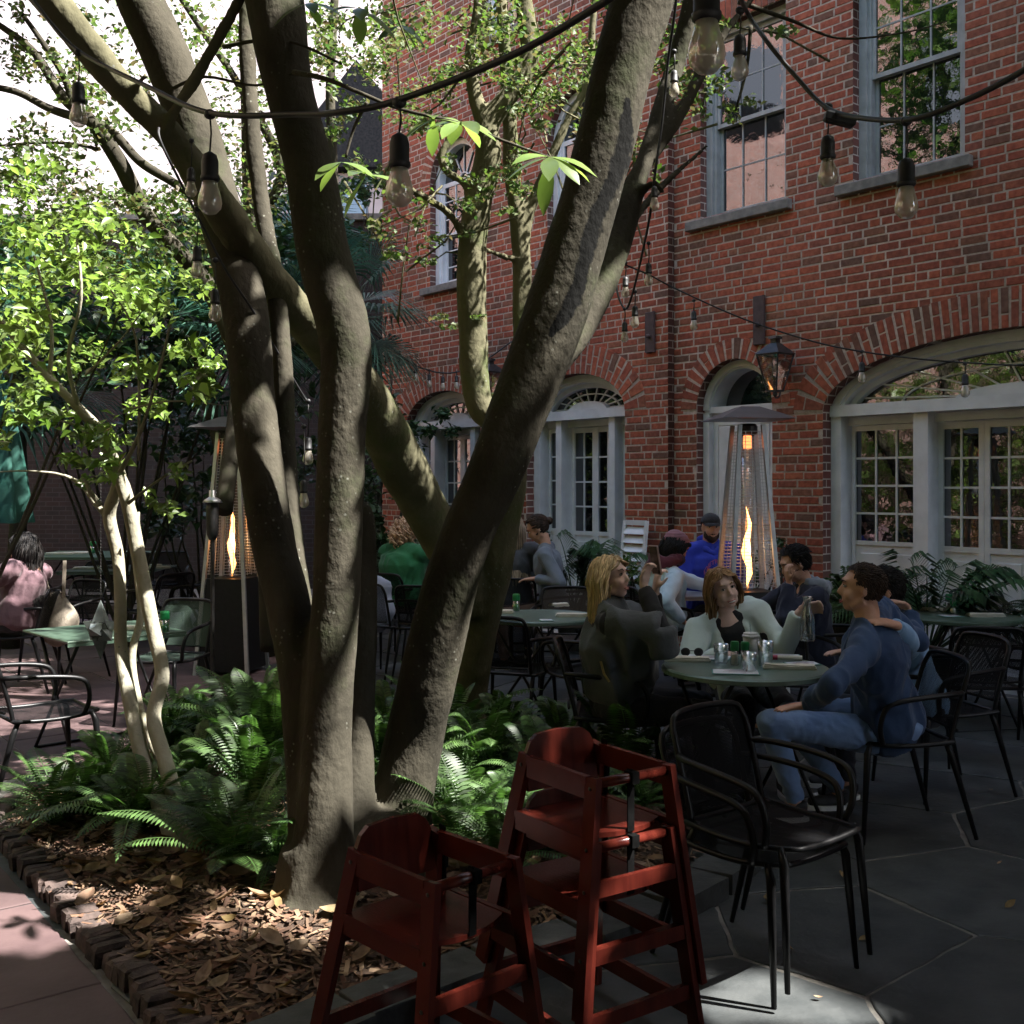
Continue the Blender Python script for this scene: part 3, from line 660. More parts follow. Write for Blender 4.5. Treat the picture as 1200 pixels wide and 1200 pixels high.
# ================================================================ TREES
nr=np.random.default_rng(5)
def barkmat(name,c1,c2,c3=None):
    m=mat(name,c1,c2,rough=.95,spec=.12,scale=5,bump=.6,bscale=38,bdist=.012,detail=8,stretch=(1,1,.7),contrast=(.3,.7)); nt=m.node_tree;N=nt.nodes;L=nt.links
    b=N['Principled BSDF']; src=b.inputs['Base Color'].links[0].from_socket
    n2=N.new('ShaderNodeTexNoise'); n2.inputs['Scale'].default_value=2.2; n2.inputs['Detail'].default_value=7; n2.inputs['Roughness'].default_value=.7
    tc=N.new('ShaderNodeTexCoord'); L.new(tc.outputs['Object'],n2.inputs['Vector']); rp=N.new('ShaderNodeValToRGB'); rp.color_ramp.elements[0].position=.52; rp.color_ramp.elements[1].position=.66
    mx=N.new('ShaderNodeMix'); mx.data_type='RGBA'; L.new(n2.outputs[0],rp.inputs[0]); L.new(rp.outputs[0],mx.inputs[0]); L.new(src,mx.inputs[6]); mx.inputs[7].default_value=(*(c3 or c2),1)
    n3=N.new('ShaderNodeTexVoronoi'); n3.inputs['Scale'].default_value=34; L.new(tc.outputs['Object'],n3.inputs['Vector']); r3=N.new('ShaderNodeValToRGB'); r3.color_ramp.elements[0].position=.10; r3.color_ramp.elements[1].position=.2; r3.color_ramp.elements[0].color=(1,1,1,1); r3.color_ramp.elements[1].color=(0,0,0,1)
    L.new(n3.outputs['Distance'],r3.inputs[0]); gt=N.new('ShaderNodeMath'); gt.operation='MULTIPLY'; n4=N.new('ShaderNodeTexNoise'); n4.inputs['Scale'].default_value=3.1; L.new(tc.outputs['Object'],n4.inputs['Vector']); r4=N.new('ShaderNodeValToRGB'); r4.color_ramp.elements[0].position=.52; r4.color_ramp.elements[1].position=.6; L.new(n4.outputs[0],r4.inputs[0])
    L.new(r3.outputs[0],gt.inputs[0]); L.new(r4.outputs[0],gt.inputs[1]); m2=N.new('ShaderNodeMix'); m2.data_type='RGBA'; L.new(gt.outputs[0],m2.inputs[0]); L.new(mx.outputs[2],m2.inputs[6]); m2.inputs[7].default_value=(.15,.15,.125,1)
    L.new(m2.outputs[2],b.inputs['Base Color']); return m
M['bark']=barkmat('grey_brown_bark',(.030,.027,.020),(.066,.059,.044),(.046,.05,.028))
M['bark_green']=barkmat('mossy_bark',(.075,.07,.042),(.14,.13,.08),(.08,.095,.04))
M['bark_pale']=barkmat('pale_smooth_bark',(.24,.22,.16),(.34,.32,.25),(.2,.2,.12))
def lf(name,c1,c2,tr=.35,rough=.45): return mat(name,c1,c2,rough=rough,scale=3,rnd=.55,trans=tr,spec=.5)
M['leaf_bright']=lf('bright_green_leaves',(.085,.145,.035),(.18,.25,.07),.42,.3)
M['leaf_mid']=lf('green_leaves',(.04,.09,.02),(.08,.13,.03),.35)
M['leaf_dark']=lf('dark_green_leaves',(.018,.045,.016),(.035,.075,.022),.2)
M['leaf_maple']=mat('small_maple_leaves',(.7,.7,.7),(1,1,1),rough=.6,scale=2,trans=.4,cols=[(.06,.11,.03),(.12,.09,.05),(.09,.16,.035),(.10,.13,.05),(.05,.10,.03)])
M['fern']=lf('fern_green',(.03,.07,.018),(.065,.12,.032),.35)
M['frond']=lf('palm_green',(.02,.055,.022),(.04,.09,.03),.15,.35)
M['fanpalm']=lf('blue_green_palm',(.03,.08,.06),(.06,.13,.09),.2,.35)
def PX(t): # (px,py,d,w) -> xyz r
    p=P(t[0],t[1],t[2]); return (p.x,p.y,p.z,max(t[3],1)*.5*t[2]/F)
def stem(mb,spec,n=20,k=8,rough=.0,world=False):
    sp2=[]
    for i,t in enumerate(spec):
        a,b_=spec[max(i-1,0)],spec[min(i+1,len(spec)-1)]; dx,dy=b_[0]-a[0],b_[1]-a[1]; c=abs(dy)/max(math.hypot(dx,dy),1e-6); sp2.append((t[0],t[1],t[2],t[3]*max(.72,c)))
    pts=smoothpath([t if world else PX(t) for t in sp2],k); mb.tube([p[:3] for p in pts],[float(p[3]) for p in pts],n)
def barkdisp(a):
    def f(co):
        return a*(noise.noise(co*3.2)*1.4+noise.noise(Vector((co.x*11,co.y*11,co.z*7)))*.7+.35*noise.noise(Vector((co.x*36,co.y*36,co.z*24))))
    return f
def leaves(C,size,up=.5,asp=.5,fold=.25,droop=.0,rs=None):
    """two-quad folded leaves at centres C; returns V,F"""
    C=np.asarray(C,float); n=len(C); rs=rs or nr; size=np.broadcast_to(np.asarray(size,float),(n,))*rs.uniform(.65,1.3,n)
    nrm=rs.normal(size=(n,3)); nrm[:,2]=np.abs(nrm[:,2])+up*2; nrm/=np.linalg.norm(nrm,axis=1)[:,None]
    d=rs.normal(size=(n,3)); d[:,2]-=droop; d-=nrm*(d*nrm).sum(1)[:,None]; d/=np.linalg.norm(d,axis=1)[:,None]; s=np.cross(nrm,d)
    L=size[:,None]*.5; W=L*asp
    base=C-d*L; tip=C+d*L-nrm*L*fold*.6; mid=C-nrm*0*L
    lft=C-d*L*.1+s*W+nrm*L*fold; rgt=C-d*L*.1-s*W+nrm*L*fold
    V=np.stack([base,rgt,tip,lft,mid],1).reshape(-1,3); o=np.arange(n)[:,None]*5
    Fc=np.concatenate([o+np.array([[0,1,2,4]]),o+np.array([[0,4,2,3]])],0); return V,Fc
def clusters(regs,rs=None):
    """regs: (px,py,rx,ry,d,dd,n) -> points, grouped into sprays"""
    out=[]; rs=rs or nr
    for (px,py,rx,ry,d,dd,n) in regs:
        k=max(3,n//45); cx=rs.uniform(-1,1,(k,2)); cx=cx[(cx**2).sum(1)<1]
        if len(cx)==0: cx=np.zeros((1,2))
        for i in range(n):
            c=cx[rs.integers(len(cx))]; q=rs.normal(0,.16,2); dz=d+rs.normal(0,dd*.5)+c[0]*dd*.3
            p=P(px+(c[0]+q[0])*rx,py+(c[1]+q[1]*.8)*ry,dz); out.append((p.x,p.y,p.z))
    return np.array(out)
TARGETS=[]
def lit(p,r): TARGETS.append((np.array(p,float),r))
for a in((.74,3.44,.08),(.87,3.5,.13),(1.0,3.53,.14),(1.13,3.48,.12),(1.26,3.47,.09),(1.38,3.43,.05),(.95,3.36,.09),(.66,3.4,.04)): lit((a[0],a[1],0),a[2])
for yy in range(560,850,25): lit(P(138,yy,5.13),.10)
for t in((90,330,5.5,.9),(30,430,5.5,.6),(180,420,5.2,.5),(60,250,6,.7),(150,300,5,.6)): lit(P(*t[:3]),t[3])
for t in((745,1030,3.08,.03),(705,1118,2.95,.02),(560,1090,2.75,.02),(730,975,3.1,.02)): lit(P(*t[:3]),t[3])
for t in((265,1110,.10),(300,1070,.07),(350,1120,.06),(210,1060,.04),(30,850,.3),(60,880,.1),(1000,1170,.05)): lit(G(*t[:2]),t[2])
for t in((402,865,4.03,.09),(398,930,4.0,.05),(322,555,4.3,.08),(340,480,4.6,.15),(340,580,4.55,.1),(530,800,4.35,.06),(508,900,4.45,.06),(430,600,4.5,.1),(150,90,4.1,.22),(90,40,4.0,.2),(200,140,4.1,.1),(540,140,3.6,.3),(640,190,3.6,.25),(600,200,6.2,.5),(480,90,6.4,.6),(560,300,6.2,.3),(120,250,8,.9),(700,220,6,.3),(160,700,6.5,.15),(210,230,4.3,.05),(412,920,4.3,.06),(290,900,4.8,.12),(250,860,4.8,.2),(230,960,4.6,.08),(570,850,5,.1),(620,880,4.9,.08),(600,930,4.5,.06)): lit(P(*t[:3]),t[3])
def cull(C):
    C=np.asarray(C); keep=np.ones(len(C),bool); s=np.array(SUNV)
    for p,r in TARGETS:
        v=C-p; t=v@s; dist=np.linalg.norm(v-t[:,None]*s,axis=1); keep&=~((dist<r+.08)&(t>1.2))
    return C[keep]
# ---- main multi-trunk tree
T1=thing('spreading_tree','big grey multi-trunk tree rising from the mulch behind the high chairs','tree',(-.6,4.15,0))
mb=MB()
stem(mb,[(372,1080,3.98,118),(375,1050,4.0,98),(378,1000,4.03,76),(383,900,4.06,60),(387,800,4.08,56),(393,700,4.1,57),(398,600,4.1,58),(401,500,4.1,57),(405,400,4.1,62),(379,300,4.1,64),(363,200,4.1,61),(338,100,4.1,60),(322,0,4.1,70),(305,-120,4.1,64),(300,-300,4.1,50),(290,-500,4,38)],24)
stem(mb,[(362,1000,4.12,50),(360,900,4.15,50),(356,830,4.16,52),(348,760,4.18,54),(336,700,4.22,55),(321,640,4.28,54),(308,560,4.35,52),(300,500,4.4,52),(291,400,4.45,54),(280,330,4.5,54),(258,250,4.6,54),(228,150,4.7,58),(192,60,4.7,60),(165,0,4.7,60),(120,-120,4.7,50),(60,-300,4.7,36)],22)
stem(mb,[(360,760,4.36,34),(350,700,4.45,32),(342,640,4.5,30),(337,560,4.55,24),(332,440,4.6,24),(322,330,4.65,24),(305,230,4.8,22),(293,120,4.9,20),(288,0,5,18),(285,-120,5,14)],14)
stem(mb,[(462,1005,4.45,112),(468,965,4.5,82),(475,920,4.5,74),(487,860,4.5,71),(500,800,4.45,70),(524,700,4.4,68),(548,625,4.35,66),(580,555,4.3,70),(612,470,4.3,76),(645,385,4.3,80),(668,310,4.3,76),(691,233,4.3,72),(715,140,4.3,72),(735,60,4.3,74),(755,-10,4.3,76),(790,-150,4.2,60),(835,-350,4,46)],24)
stem(mb,[(636,440,4.38,56),(678,388,4.5,42),(706,333,4.6,38),(729,268,4.7,34),(742,222,4.75,30),(757,185,4.8,24),(775,130,4.9,26),(790,80,5,24),(808,10,5,22),(820,-80,5,16)],14)
stem(mb,[(758,190,4.8,22),(788,150,4.85,18),(818,93,4.9,18),(845,45,5,15),(880,0,5,12),(930,-60,5,8)],12)
stem(mb,[(738,232,4.75,20),(755,222,4.7,18),(768,214,4.65,14),(778,228,4.65,10)],10,4)
stem(mb,[(712,300,4.6,22),(735,270,4.8,16),(760,235,5,14),(790,205,5.1,12),(830,170,5.2,9)],10)
stem(mb,[(418,1000,4.3,70),(418,930,4.35,44),(422,850,4.42,36),(426,750,4.5,32),(428,650,4.58,28),(428,605,4.6,22),(427,588,4.6,10)],16)
for q in([(440,990,4.3,130),(440,965,4.4,60)],):
    p=[PX(t) for t in q]; mb.ell(p[0][:3],(.20,.2,.13)); mb.ell((p[1][0],p[1][1],p[1][2]),(.09,.10,.08))
for (a,l,r0) in((215,.38,.05),(255,.42,.05),(290,.42,.05),(170,.3,.05),(330,.45,.06),(20,.35,.05)):
    c=Vector((-.72,4.05,.12)) if a<300 else Vector((-.5,4.3,.12)); d_=Vector((math.cos(R(a)),math.sin(R(a)),0))
    mb.tube([c+d_*.06+Vector((0,0,.14)),c+d_*l*.35,c+d_*l*.7-Vector((0,0,.07)),c+d_*l-Vector((0,0,.14))],[r0*1.7,r0,r0*.7,r0*.35],12)
me=remesh(mb,.016,5,barkdisp(.0038))
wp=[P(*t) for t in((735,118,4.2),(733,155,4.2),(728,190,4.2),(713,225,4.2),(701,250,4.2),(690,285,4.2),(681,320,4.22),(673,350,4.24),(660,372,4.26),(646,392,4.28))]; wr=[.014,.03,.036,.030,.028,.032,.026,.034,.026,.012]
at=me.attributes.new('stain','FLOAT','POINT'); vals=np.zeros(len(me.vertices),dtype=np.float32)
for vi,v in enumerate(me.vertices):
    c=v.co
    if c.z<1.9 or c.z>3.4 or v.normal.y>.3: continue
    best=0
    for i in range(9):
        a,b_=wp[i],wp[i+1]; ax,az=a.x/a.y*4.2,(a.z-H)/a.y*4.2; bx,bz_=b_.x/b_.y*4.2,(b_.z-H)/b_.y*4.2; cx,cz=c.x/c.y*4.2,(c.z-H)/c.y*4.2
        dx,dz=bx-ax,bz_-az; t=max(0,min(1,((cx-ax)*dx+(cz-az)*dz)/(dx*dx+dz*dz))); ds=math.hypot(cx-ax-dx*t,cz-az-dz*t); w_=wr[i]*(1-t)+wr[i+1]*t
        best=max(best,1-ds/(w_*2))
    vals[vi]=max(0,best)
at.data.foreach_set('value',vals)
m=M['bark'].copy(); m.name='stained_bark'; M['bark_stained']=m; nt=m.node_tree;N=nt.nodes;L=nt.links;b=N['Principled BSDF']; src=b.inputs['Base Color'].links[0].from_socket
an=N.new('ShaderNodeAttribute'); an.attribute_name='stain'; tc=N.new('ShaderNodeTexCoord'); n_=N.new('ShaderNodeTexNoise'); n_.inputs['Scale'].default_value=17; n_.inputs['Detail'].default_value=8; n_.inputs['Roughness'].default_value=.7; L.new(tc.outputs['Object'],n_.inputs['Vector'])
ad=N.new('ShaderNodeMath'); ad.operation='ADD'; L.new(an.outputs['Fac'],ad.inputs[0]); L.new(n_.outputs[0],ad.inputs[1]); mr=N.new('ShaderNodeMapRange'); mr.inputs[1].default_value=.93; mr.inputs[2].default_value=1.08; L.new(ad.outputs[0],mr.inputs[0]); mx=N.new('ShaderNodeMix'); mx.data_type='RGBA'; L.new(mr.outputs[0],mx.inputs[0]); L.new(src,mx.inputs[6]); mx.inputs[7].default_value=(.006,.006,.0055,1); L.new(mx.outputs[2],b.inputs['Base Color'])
finish(me,'trunk',m,T1,True,True)
# branches/twigs
mb=MB()
for sp_ in([(345,85,3.95,10),(380,92,3.7,8),(420,108,3.6,7),(470,128,3.6,6),(540,145,3.6,5),(590,165,3.6,5),(648,186,3.6,4)],
           [(262,55,4.3,8),(300,48,4.2,6),(345,50,4.0,5),(400,75,3.9,4)],[(200,105,4.3,6),(240,90,4.2,5),(300,100,4.1,4),(345,85,4,3)],
           [(866,2,5,9),(930,25,5.1,6),(985,45,5.2,4),(1060,38,5.3,3),(1110,25,5.4,2)],[(880,30,5,5),(875,80,5,4),(862,130,5,3)],
           [(430,120,3.65,5),(415,150,3.7,4),(405,185,3.7,3)]):
    mb=MB(); stem(mb,sp_,7,5); mb.build('twig',M['bark'],T1,True,True)
# bright large leaves in whorls
V=[];FC=[]
def bigleaf(base,dirv,L,Wd,up=Vector((0,-.5,.8))):
    dirv=dirv.normalized(); s=dirv.cross(up).normalized(); nn=s.cross(dirv); n=len(V); K=6
    for i in range(K+1):
        t=i/K; w_=Wd*(math.sin(math.pi*min(1,t**1.5*.97+.03)))*.5; c=base+dirv*L*t-Vector((0,0,.35*L*t*t))
        for k,j in((-1,.18),(0,0),(1,.18)): V.append(tuple(c+s*k*w_+nn*j*w_))
    for i in range(K):
        for j in(0,1): q=n+i*3+j; FC.append((q,q+3,q+4,q+1))
rs=random.Random(3)
for (px,py,d,Ls,k) in((540,143,3.6,46,6),(645,184,3.6,52,7),(508,140,3.6,40,4),(430,205,3.7,44,3),(420,10,3.7,44,4),(360,4,3.9,36,4),(470,30,3.8,30,5),(400,190,3.7,40,3)):
    V.clear(); FC.clear()
    for i in range(k):
        a=2*math.pi*i/k+rs.uniform(-.3,.3); bigleaf(P(px,py,d),Vector((math.cos(a),math.sin(a)*.7,rs.uniform(-.6,.1))),Ls*d/F*rs.uniform(.8,1.2),Ls*d/F*.42)
    finish(npmesh(V,FC),'leaf_whorl',M['leaf_bright'],T1,True,True)
# unseen overhead crown shaped to give shade, gaps cut for the sun patches
n=95000
C=np.stack([nr.uniform(-4.2,6.6,n),nr.uniform(-5,8.5,n),nr.uniform(4.3,8.4,n)],1)
g=np.array([noise.noise(Vector((p[0]*.8,p[1]*.8,p[2]*.8))) for p in C]); C=C[g>-.3]
px=600+C[:,0]/np.maximum(C[:,1],.1)*F; py=HY-(C[:,2]-H)/np.maximum(C[:,1],.1)*F
vis=(C[:,1]>.1)&(py>-25)&(px>-60)&(px<1260); C=C[~vis]
pl=C[:,0]*.769+C[:,1]*.639; C=C[(pl<7.4)&((nr.random(len(C))<np.clip(1.2-(pl-2.0)*.42,.22,1))|(C[:,1]<3.3))]; C=cull(C)
V_,F_=leaves(C,.24,.6,.5); cr=finish(npmesh(V_,F_),'crown',M['leaf_mid'],T1,True)
mb=MB()
for a,c_,r in(((-.25,4.2,3.9),(1.5,2.5,6.3),.07),((.6,4.2,4.1),(3.2,3.2,6.6),.07),((1.5,2.5,6.3),(2.6,-.8,7.2),.045),((-1,4.1,3.9),(-2.2,1.5,6.5),.06),((3.2,3.2,6.6),(5.2,1.6,7.3),.04),((.6,4.2,4.1),(3.6,5.4,6.3),.05),((-2.2,1.5,6.5),(-2.5,-2.,7.3),.04),((1.5,2.5,6.3),(0,0,7.2),.045),((-1.9,4.7,3.9),(-3,6,6.5),.05)):
    a=Vector(a);c_=Vector(c_); m_=(a+c_)/2+Vector((0,0,.3)); mb.tube([a,m_,c_],[r,r*.8,r*.4],8)
mb.build('limbs',M['bark'],T1,True,True)
# ---- second tree behind
T2=thing('forked_tree','slimmer forked green-barked tree standing behind the big leaning trunk','tree',(-.28,6.6,0))
mb=MB()
stem(mb,[(543,900,6.6,80),(545,860,6.6,60),(547,810,6.5,52),(562,730,6.4,46),(585,640,6.3,42),(598,560,6.2,40),(590,500,6.2,44),(565,480,6.2,38),(556,440,6.2,36),(555,400,6.2,36),(553,300,6.2,35),(560,240,6.2,33),(572,187,6.2,32),(572,150,6.2,28),(590,120,6.2,27),(612,90,6.2,26),(622,60,6.2,24),(615,10,6.2,22),(605,-60,6.2,18)],18)
stem(mb,[(570,155,6.2,22),(556,110,6.2,18),(552,70,6.2,17),(560,20,6.2,15),(565,-50,6.2,12)],12)
stem(mb,[(598,560,6.25,40),(605,500,6.3,28),(612,430,6.4,24),(612,350,6.5,23),(610,283,6.5,22),(600,200,6.5,19),(597,140,6.5,17),(592,60,6.5,16),(585,-20,6.5,14)],14)
stem(mb,[(612,300,6.5,18),(618,255,6.5,18),(640,200,6.5,16),(662,148,6.5,14),(690,93,6.5,12),(694,33,6.5,9),(700,-20,6.5,8)],12)
stem(mb,[(556,288,6.2,12),(575,295,6.3,10),(597,303,6.45,10),(610,300,6.5,8)],8)
stem(mb,[(549,290,6.2,18),(535,262,6.1,14),(517,243,6.0,13),(487,226,5.9,11),(460,215,5.8,7)],10)
stem(mb,[(553,235,6.2,16),(545,215,6.15,13),(525,202,6.1,12),(517,185,6.1,11),(525,165,6.1,10),(540,140,6.1,7)],10)
stem(mb,[(550,715,6.35,50),(530,655,6.2,56),(495,590,6.0,62),(460,525,5.7,66),(425,460,5.4,66),(385,410,5.1,62),(335,350,4.7,54),(290,290,4.5,52),(245,225,4.3,50),(205,165,4.2,46),(150,110,4.1,50),(100,50,4.0,52),(55,-5,3.9,54),(-20,-90,3.8,50),(-120,-220,3.7,40)],20)
stem(mb,[(190,160,4.15,22),(205,130,4.1,18),(230,90,4.1,17),(258,40,4.1,16),(285,-10,4.1,14),(310,-70,4.1,10)],12)
stem(mb,[(160,100,4.05,16),(168,92,4.0,14),(172,86,3.98,13)],12,3)
me=remesh(mb,.016,4,barkdisp(.007)); finish(me,'trunk',M['bark_green'],T2,True,True)
reg=[(620,50,55,50,6.2,.8,900),(545,50,60,55,6.2,.8,900),(690,110,45,60,6.3,.8,900),(645,120,55,35,6.3,.6,800),(500,190,35,50,6.0,.6,380),(470,250,50,50,5.9,.6,330),(495,295,40,18,5.9,.4,220),(610,205,35,35,6.0,.5,500),(765,140,35,70,5.8,.8,500),(815,70,40,60,5.4,.6,600),(560,235,45,25,6.1,.5,300),(535,370,30,14,6,.3,140),(760,30,60,40,5.5,.6,500),(850,130,35,25,5.4,.4,140),(480,80,60,60,6.3,.9,900),(410,60,50,50,6.5,.9,700),(565,260,30,20,6,.4,140),(640,60,120,30,6.4,.8,500),(690,200,20,20,6.3,.3,120),(880,30,50,25,5.3,.4,200)]
C=clusters(reg); C=C[nr.random(len(C))<.8]; V_,F_=leaves(C,.036,.3,.62,.2); finish(npmesh(V_,F_),'crown',M['leaf_maple'],T2,True)
mb=MB()
for i in range(60):
    c=C[nr.integers(len(C))]; q=np.array(c)+nr.normal(0,.25,3); mb.tube([tuple(c),tuple((np.array(c)+q)/2+nr.normal(0,.03,3)),tuple(q)],[.003,.005,.007],5)
mb.build('twigs',M['bark_green'],T2,True)
# ---- left background maple with bare grey limbs
T3=thing('grey_limbed_maple','grey-limbed maple with sparse reddish leaves against the bright house at upper left','tree',(-2.2,8.2,0))
mb=MB()
stem(mb,[(320,760,8.4,30),(314,600,8.2,28),(300,480,8,26),(270,390,8,25),(240,330,8,24),(205,290,7.8,24),(170,250,7.8,22),(140,190,7.6,22),(105,140,7.5,20),(75,115,7.5,16),(40,62,7.5,13),(0,30,7.5,10),(-50,0,7.5,8)],14)
stem(mb,[(250,245,7.7,14),(205,215,7.6,14),(165,190,7.6,15),(135,158,7.6,15),(108,142,7.5,14)],10)
stem(mb,[(105,142,7.5,16),(60,128,7.5,13),(20,108,7.5,11),(-20,100,7.5,9)],10)
stem(mb,[(88,128,7.5,12),(75,90,7.5,9),(50,50,7.5,8),(25,15,7.5,6)],8)
stem(mb,[(115,175,7.6,6),(80,168,7.6,5),(30,168,7.6,4),(-10,172,7.6,3)],6)
stem(mb,[(262,600,8.3,22),(285,420,9,18),(300,330,9,18),(292,240,9,15),(289,120,9,14),(286,0,9,13),(285,-60,9,12)],10)
stem(mb,[(296,260,9,12),(330,200,9,12),(280,100,9,10),(240,40,9,9),(200,-20,9,8)],8)
stem(mb,[(392,330,9.2,12),(390,200,9.2,12),(387,100,9.2,11),(392,0,9.2,10),(395,-40,9.2,9)],8)
stem(mb,[(300,420,9,14),(345,400,9.1,13),(380,360,9.2,12),(392,330,9.2,11)],8)
mb.build('trunk',M['bark'],T3,True,True)
reg=[(60,245,130,45,7.8,1.,1500),(170,275,100,50,7.8,1.,1500),(60,150,80,60,7.6,.8,800),(230,120,90,110,8.2,1,700),(150,50,150,60,8,1,1100),(290,150,60,120,8.8,1,600),(230,230,40,60,8,.8,260),(110,60,60,50,7.6,.8,180),(310,160,50,120,8.6,1,500),(250,40,70,40,8.6,1,300),(420,180,40,60,8.8,1,500),(360,40,60,60,8.8,1,700),(450,40,60,60,8.4,1,600),(10,70,30,80,7.5,.6,200)]
C=clusters(reg); V_,F_=leaves(C,.052,.3,.6,.2); finish(npmesh(V_,F_),'crown',M['leaf_maple'],T3,True)
# ---- slender pale tree at left
T4=thing('slender_tree','slender pale-barked young tree with sunlit leaves at the left of the bed','tree',G(212,1000,.1))
mb=MB()
stem(mb,[(215,1010,4.55,40),(203,975,4.65,28),(183,930,4.78,22),(165,880,4.9,19),(152,820,5.0,17),(142,760,5.1,15),(141,700,5.15,14),(138,650,5.2,14),(128,605,5.2,15),(136,575,5.15,14),(141,555,5.1,13)],14)
stem(mb,[(128,608,5.2,11),(112,590,5.2,9),(95,568,5.2,7),(70,556,5.2,5),(30,552,5.2,3),(0,553,5.2,2)],8)
stem(mb,[(118,592,4.8,8),(105,575,4.8,7),(100,560,4.8,5)],8)
stem(mb,[(228,1010,4.55,34),(212,960,4.7,23),(193,890,4.85,19),(180,840,4.95,17),(190,790,5.0,17),(178,730,5.05,17),(163,655,5.1,17),(150,590,5.1,17),(136,548,5.08,17),(115,505,4.9,17),(92,478,4.9,15),(58,443,4.9,13),(25,405,4.9,11),(0,375,4.9,9),(-30,340,4.9,8)],14)
stem(mb,[(190,905,4.9,10),(165,830,5.1,9),(155,770,5.2,9),(165,720,5.25,9),(160,660,5.3,9),(160,600,5.3,8)],8)
for sp_ in([(140,555,4.8,7),(165,505,4.7,5),(185,440,4.6,4),(200,380,4.6,3)],[(92,478,4.9,7),(80,420,4.8,5),(95,350,4.7,4),(90,280,4.7,3)],[(150,590,4.85,6),(190,560,4.8,4),(225,540,4.8,3)],[(58,443,4.9,6),(60,380,4.9,4),(40,300,4.9,3)],[(163,540,4.7,4),(160,400,4.7,3),(130,340,4.7,2)],[(115,505,4.9,5),(60,490,4.8,4),(20,480,4.8,3)],[(150,480,4.7,4),(200,470,4.6,3),(265,475,4.6,2)],[(100,440,4.8,4),(140,400,4.7,3),(170,360,4.7,2)]): stem(mb,sp_,6,5)
mb.build('trunk',M['bark_pale'],T4,True,True)
reg=[(100,470,110,50,4.9,.5,230),(150,520,60,35,4.95,.35,110),(60,400,80,60,4.9,.6,190),(180,430,70,40,4.8,.4,150),(110,320,110,80,5.0,.7,220),(200,560,30,40,4.75,.3,50),(110,560,50,25,4.75,.3,60),(220,460,40,25,4.6,.3,90),(20,500,30,30,4.8,.3,90),(165,600,20,40,4.8,.2,16)]
C=clusters(reg); V_,F_=leaves(C,.066,.35,.5,.3,.6); finish(npmesh(V_,F_),'crown',M['leaf_bright'],T4,True)
# ---- background shrubs left
def shrub(name,label,regs,size,m,seed,base,stems=14,cat='shrub'):
    rs=np.random.default_rng(seed); t=thing(name,label,cat,base); C=clusters(regs,rs); V_,F_=leaves(C,size,.35,.55,.2,.3,rs); finish(npmesh(V_,F_),'foliage',m,t,True)
    mb=MB(); b0=Vector(base)
    for i in range(stems):
        c=Vector(C[rs.integers(len(C))]); m_=(b0+c)/2+Vector(rs.normal(0,.12,3)); m_.z+=.1; mb.tube([b0+Vector((*rs.normal(0,.08,2),0)),m_,c],[.02,.012,.004],6)
    mb.build('stems',M['bark'],t,True)
shrub('camellia_shrub','tall sunlit leafy shrub filling the left edge above the pink-coated woman',[(60,330,120,85,6.6,1,1300),(20,420,60,60,6.6,.8,350),(160,370,90,75,6.8,1,620),(60,230,90,50,6.6,.8,560),(200,450,60,40,6.8,.6,160)],.062,M['leaf_bright'],11,(-4.1,7.6,0),4)
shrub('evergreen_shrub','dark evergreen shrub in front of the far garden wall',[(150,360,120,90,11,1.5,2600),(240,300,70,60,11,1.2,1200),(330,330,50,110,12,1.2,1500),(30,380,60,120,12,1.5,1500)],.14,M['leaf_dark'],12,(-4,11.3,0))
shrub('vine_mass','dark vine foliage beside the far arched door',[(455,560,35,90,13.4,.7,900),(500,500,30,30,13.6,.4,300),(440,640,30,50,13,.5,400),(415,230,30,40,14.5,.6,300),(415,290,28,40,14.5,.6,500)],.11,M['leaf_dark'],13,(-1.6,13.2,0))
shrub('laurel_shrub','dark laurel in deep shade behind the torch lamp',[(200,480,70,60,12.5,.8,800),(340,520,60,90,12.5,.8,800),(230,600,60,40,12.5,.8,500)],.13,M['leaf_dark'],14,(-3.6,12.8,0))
shrub('boxwood_shrub','small round dark shrub against the brick pier beside the leaning shutter',[(742,690,18,36,10.3,.3,420)],.05,M['leaf_mid'],15,(1.12,10.4,.1),8)
shrub('trailing_shrub','low dark bush behind the pyramid heater by the narrow doorway',[(905,665,28,30,9.2,.3,360)],.05,M['leaf_dark'],16,(2.15,9.3,.1),8)
# ---- fan palms
def fanpalm(label,crown,n,L,seed,base):
    rs=random.Random(seed); t=thing('fan_palm',label,'palm tree',base); mb=MB(); c=Vector(crown)
    mb.tube([Vector(base),(Vector(base)+c)/2+Vector((.05,0,0)),c],[.1,.08,.07],10); mb.build('trunk',M['bark'],t,True,True)
    V=[];FC=[]
    for i in range(n):
        a=rs.uniform(0,6.28); e=rs.uniform(-.9,1.0); d=Vector((math.cos(a)*math.cos(e),math.sin(a)*math.cos(e),math.sin(e))); hub=c+d*L*.55; s=d.cross(Vector((0,0,1))).normalized(); up=s.cross(d)
        k=len(V); w_=.008; V+= [tuple(c-s*w_),tuple(c+s*w_),tuple(hub+s*w_),tuple(hub-s*w_)]; FC.append((k,k+1,k+2,k+3))
        for j in range(26):
            th=(j-12.5)/12.5*1.9; bd=(d*math.cos(th)+s*math.sin(th)+up*.12*abs(math.sin(th))).normalized(); ll=L*.62*(1-.18*abs(th)/1.9)*rs.uniform(.9,1.05); sw=bd.cross(up).normalized()*.014
            m_=hub+bd*ll*.6; e_=hub+bd*ll-Vector((0,0,ll*.28)); k=len(V); V+= [tuple(hub),tuple(m_-sw),tuple(e_),tuple(m_+sw)]; FC.append((k,k+1,k+2,k+3))
    finish(npmesh(V,FC),'fronds',M['fanpalm'],t,True)
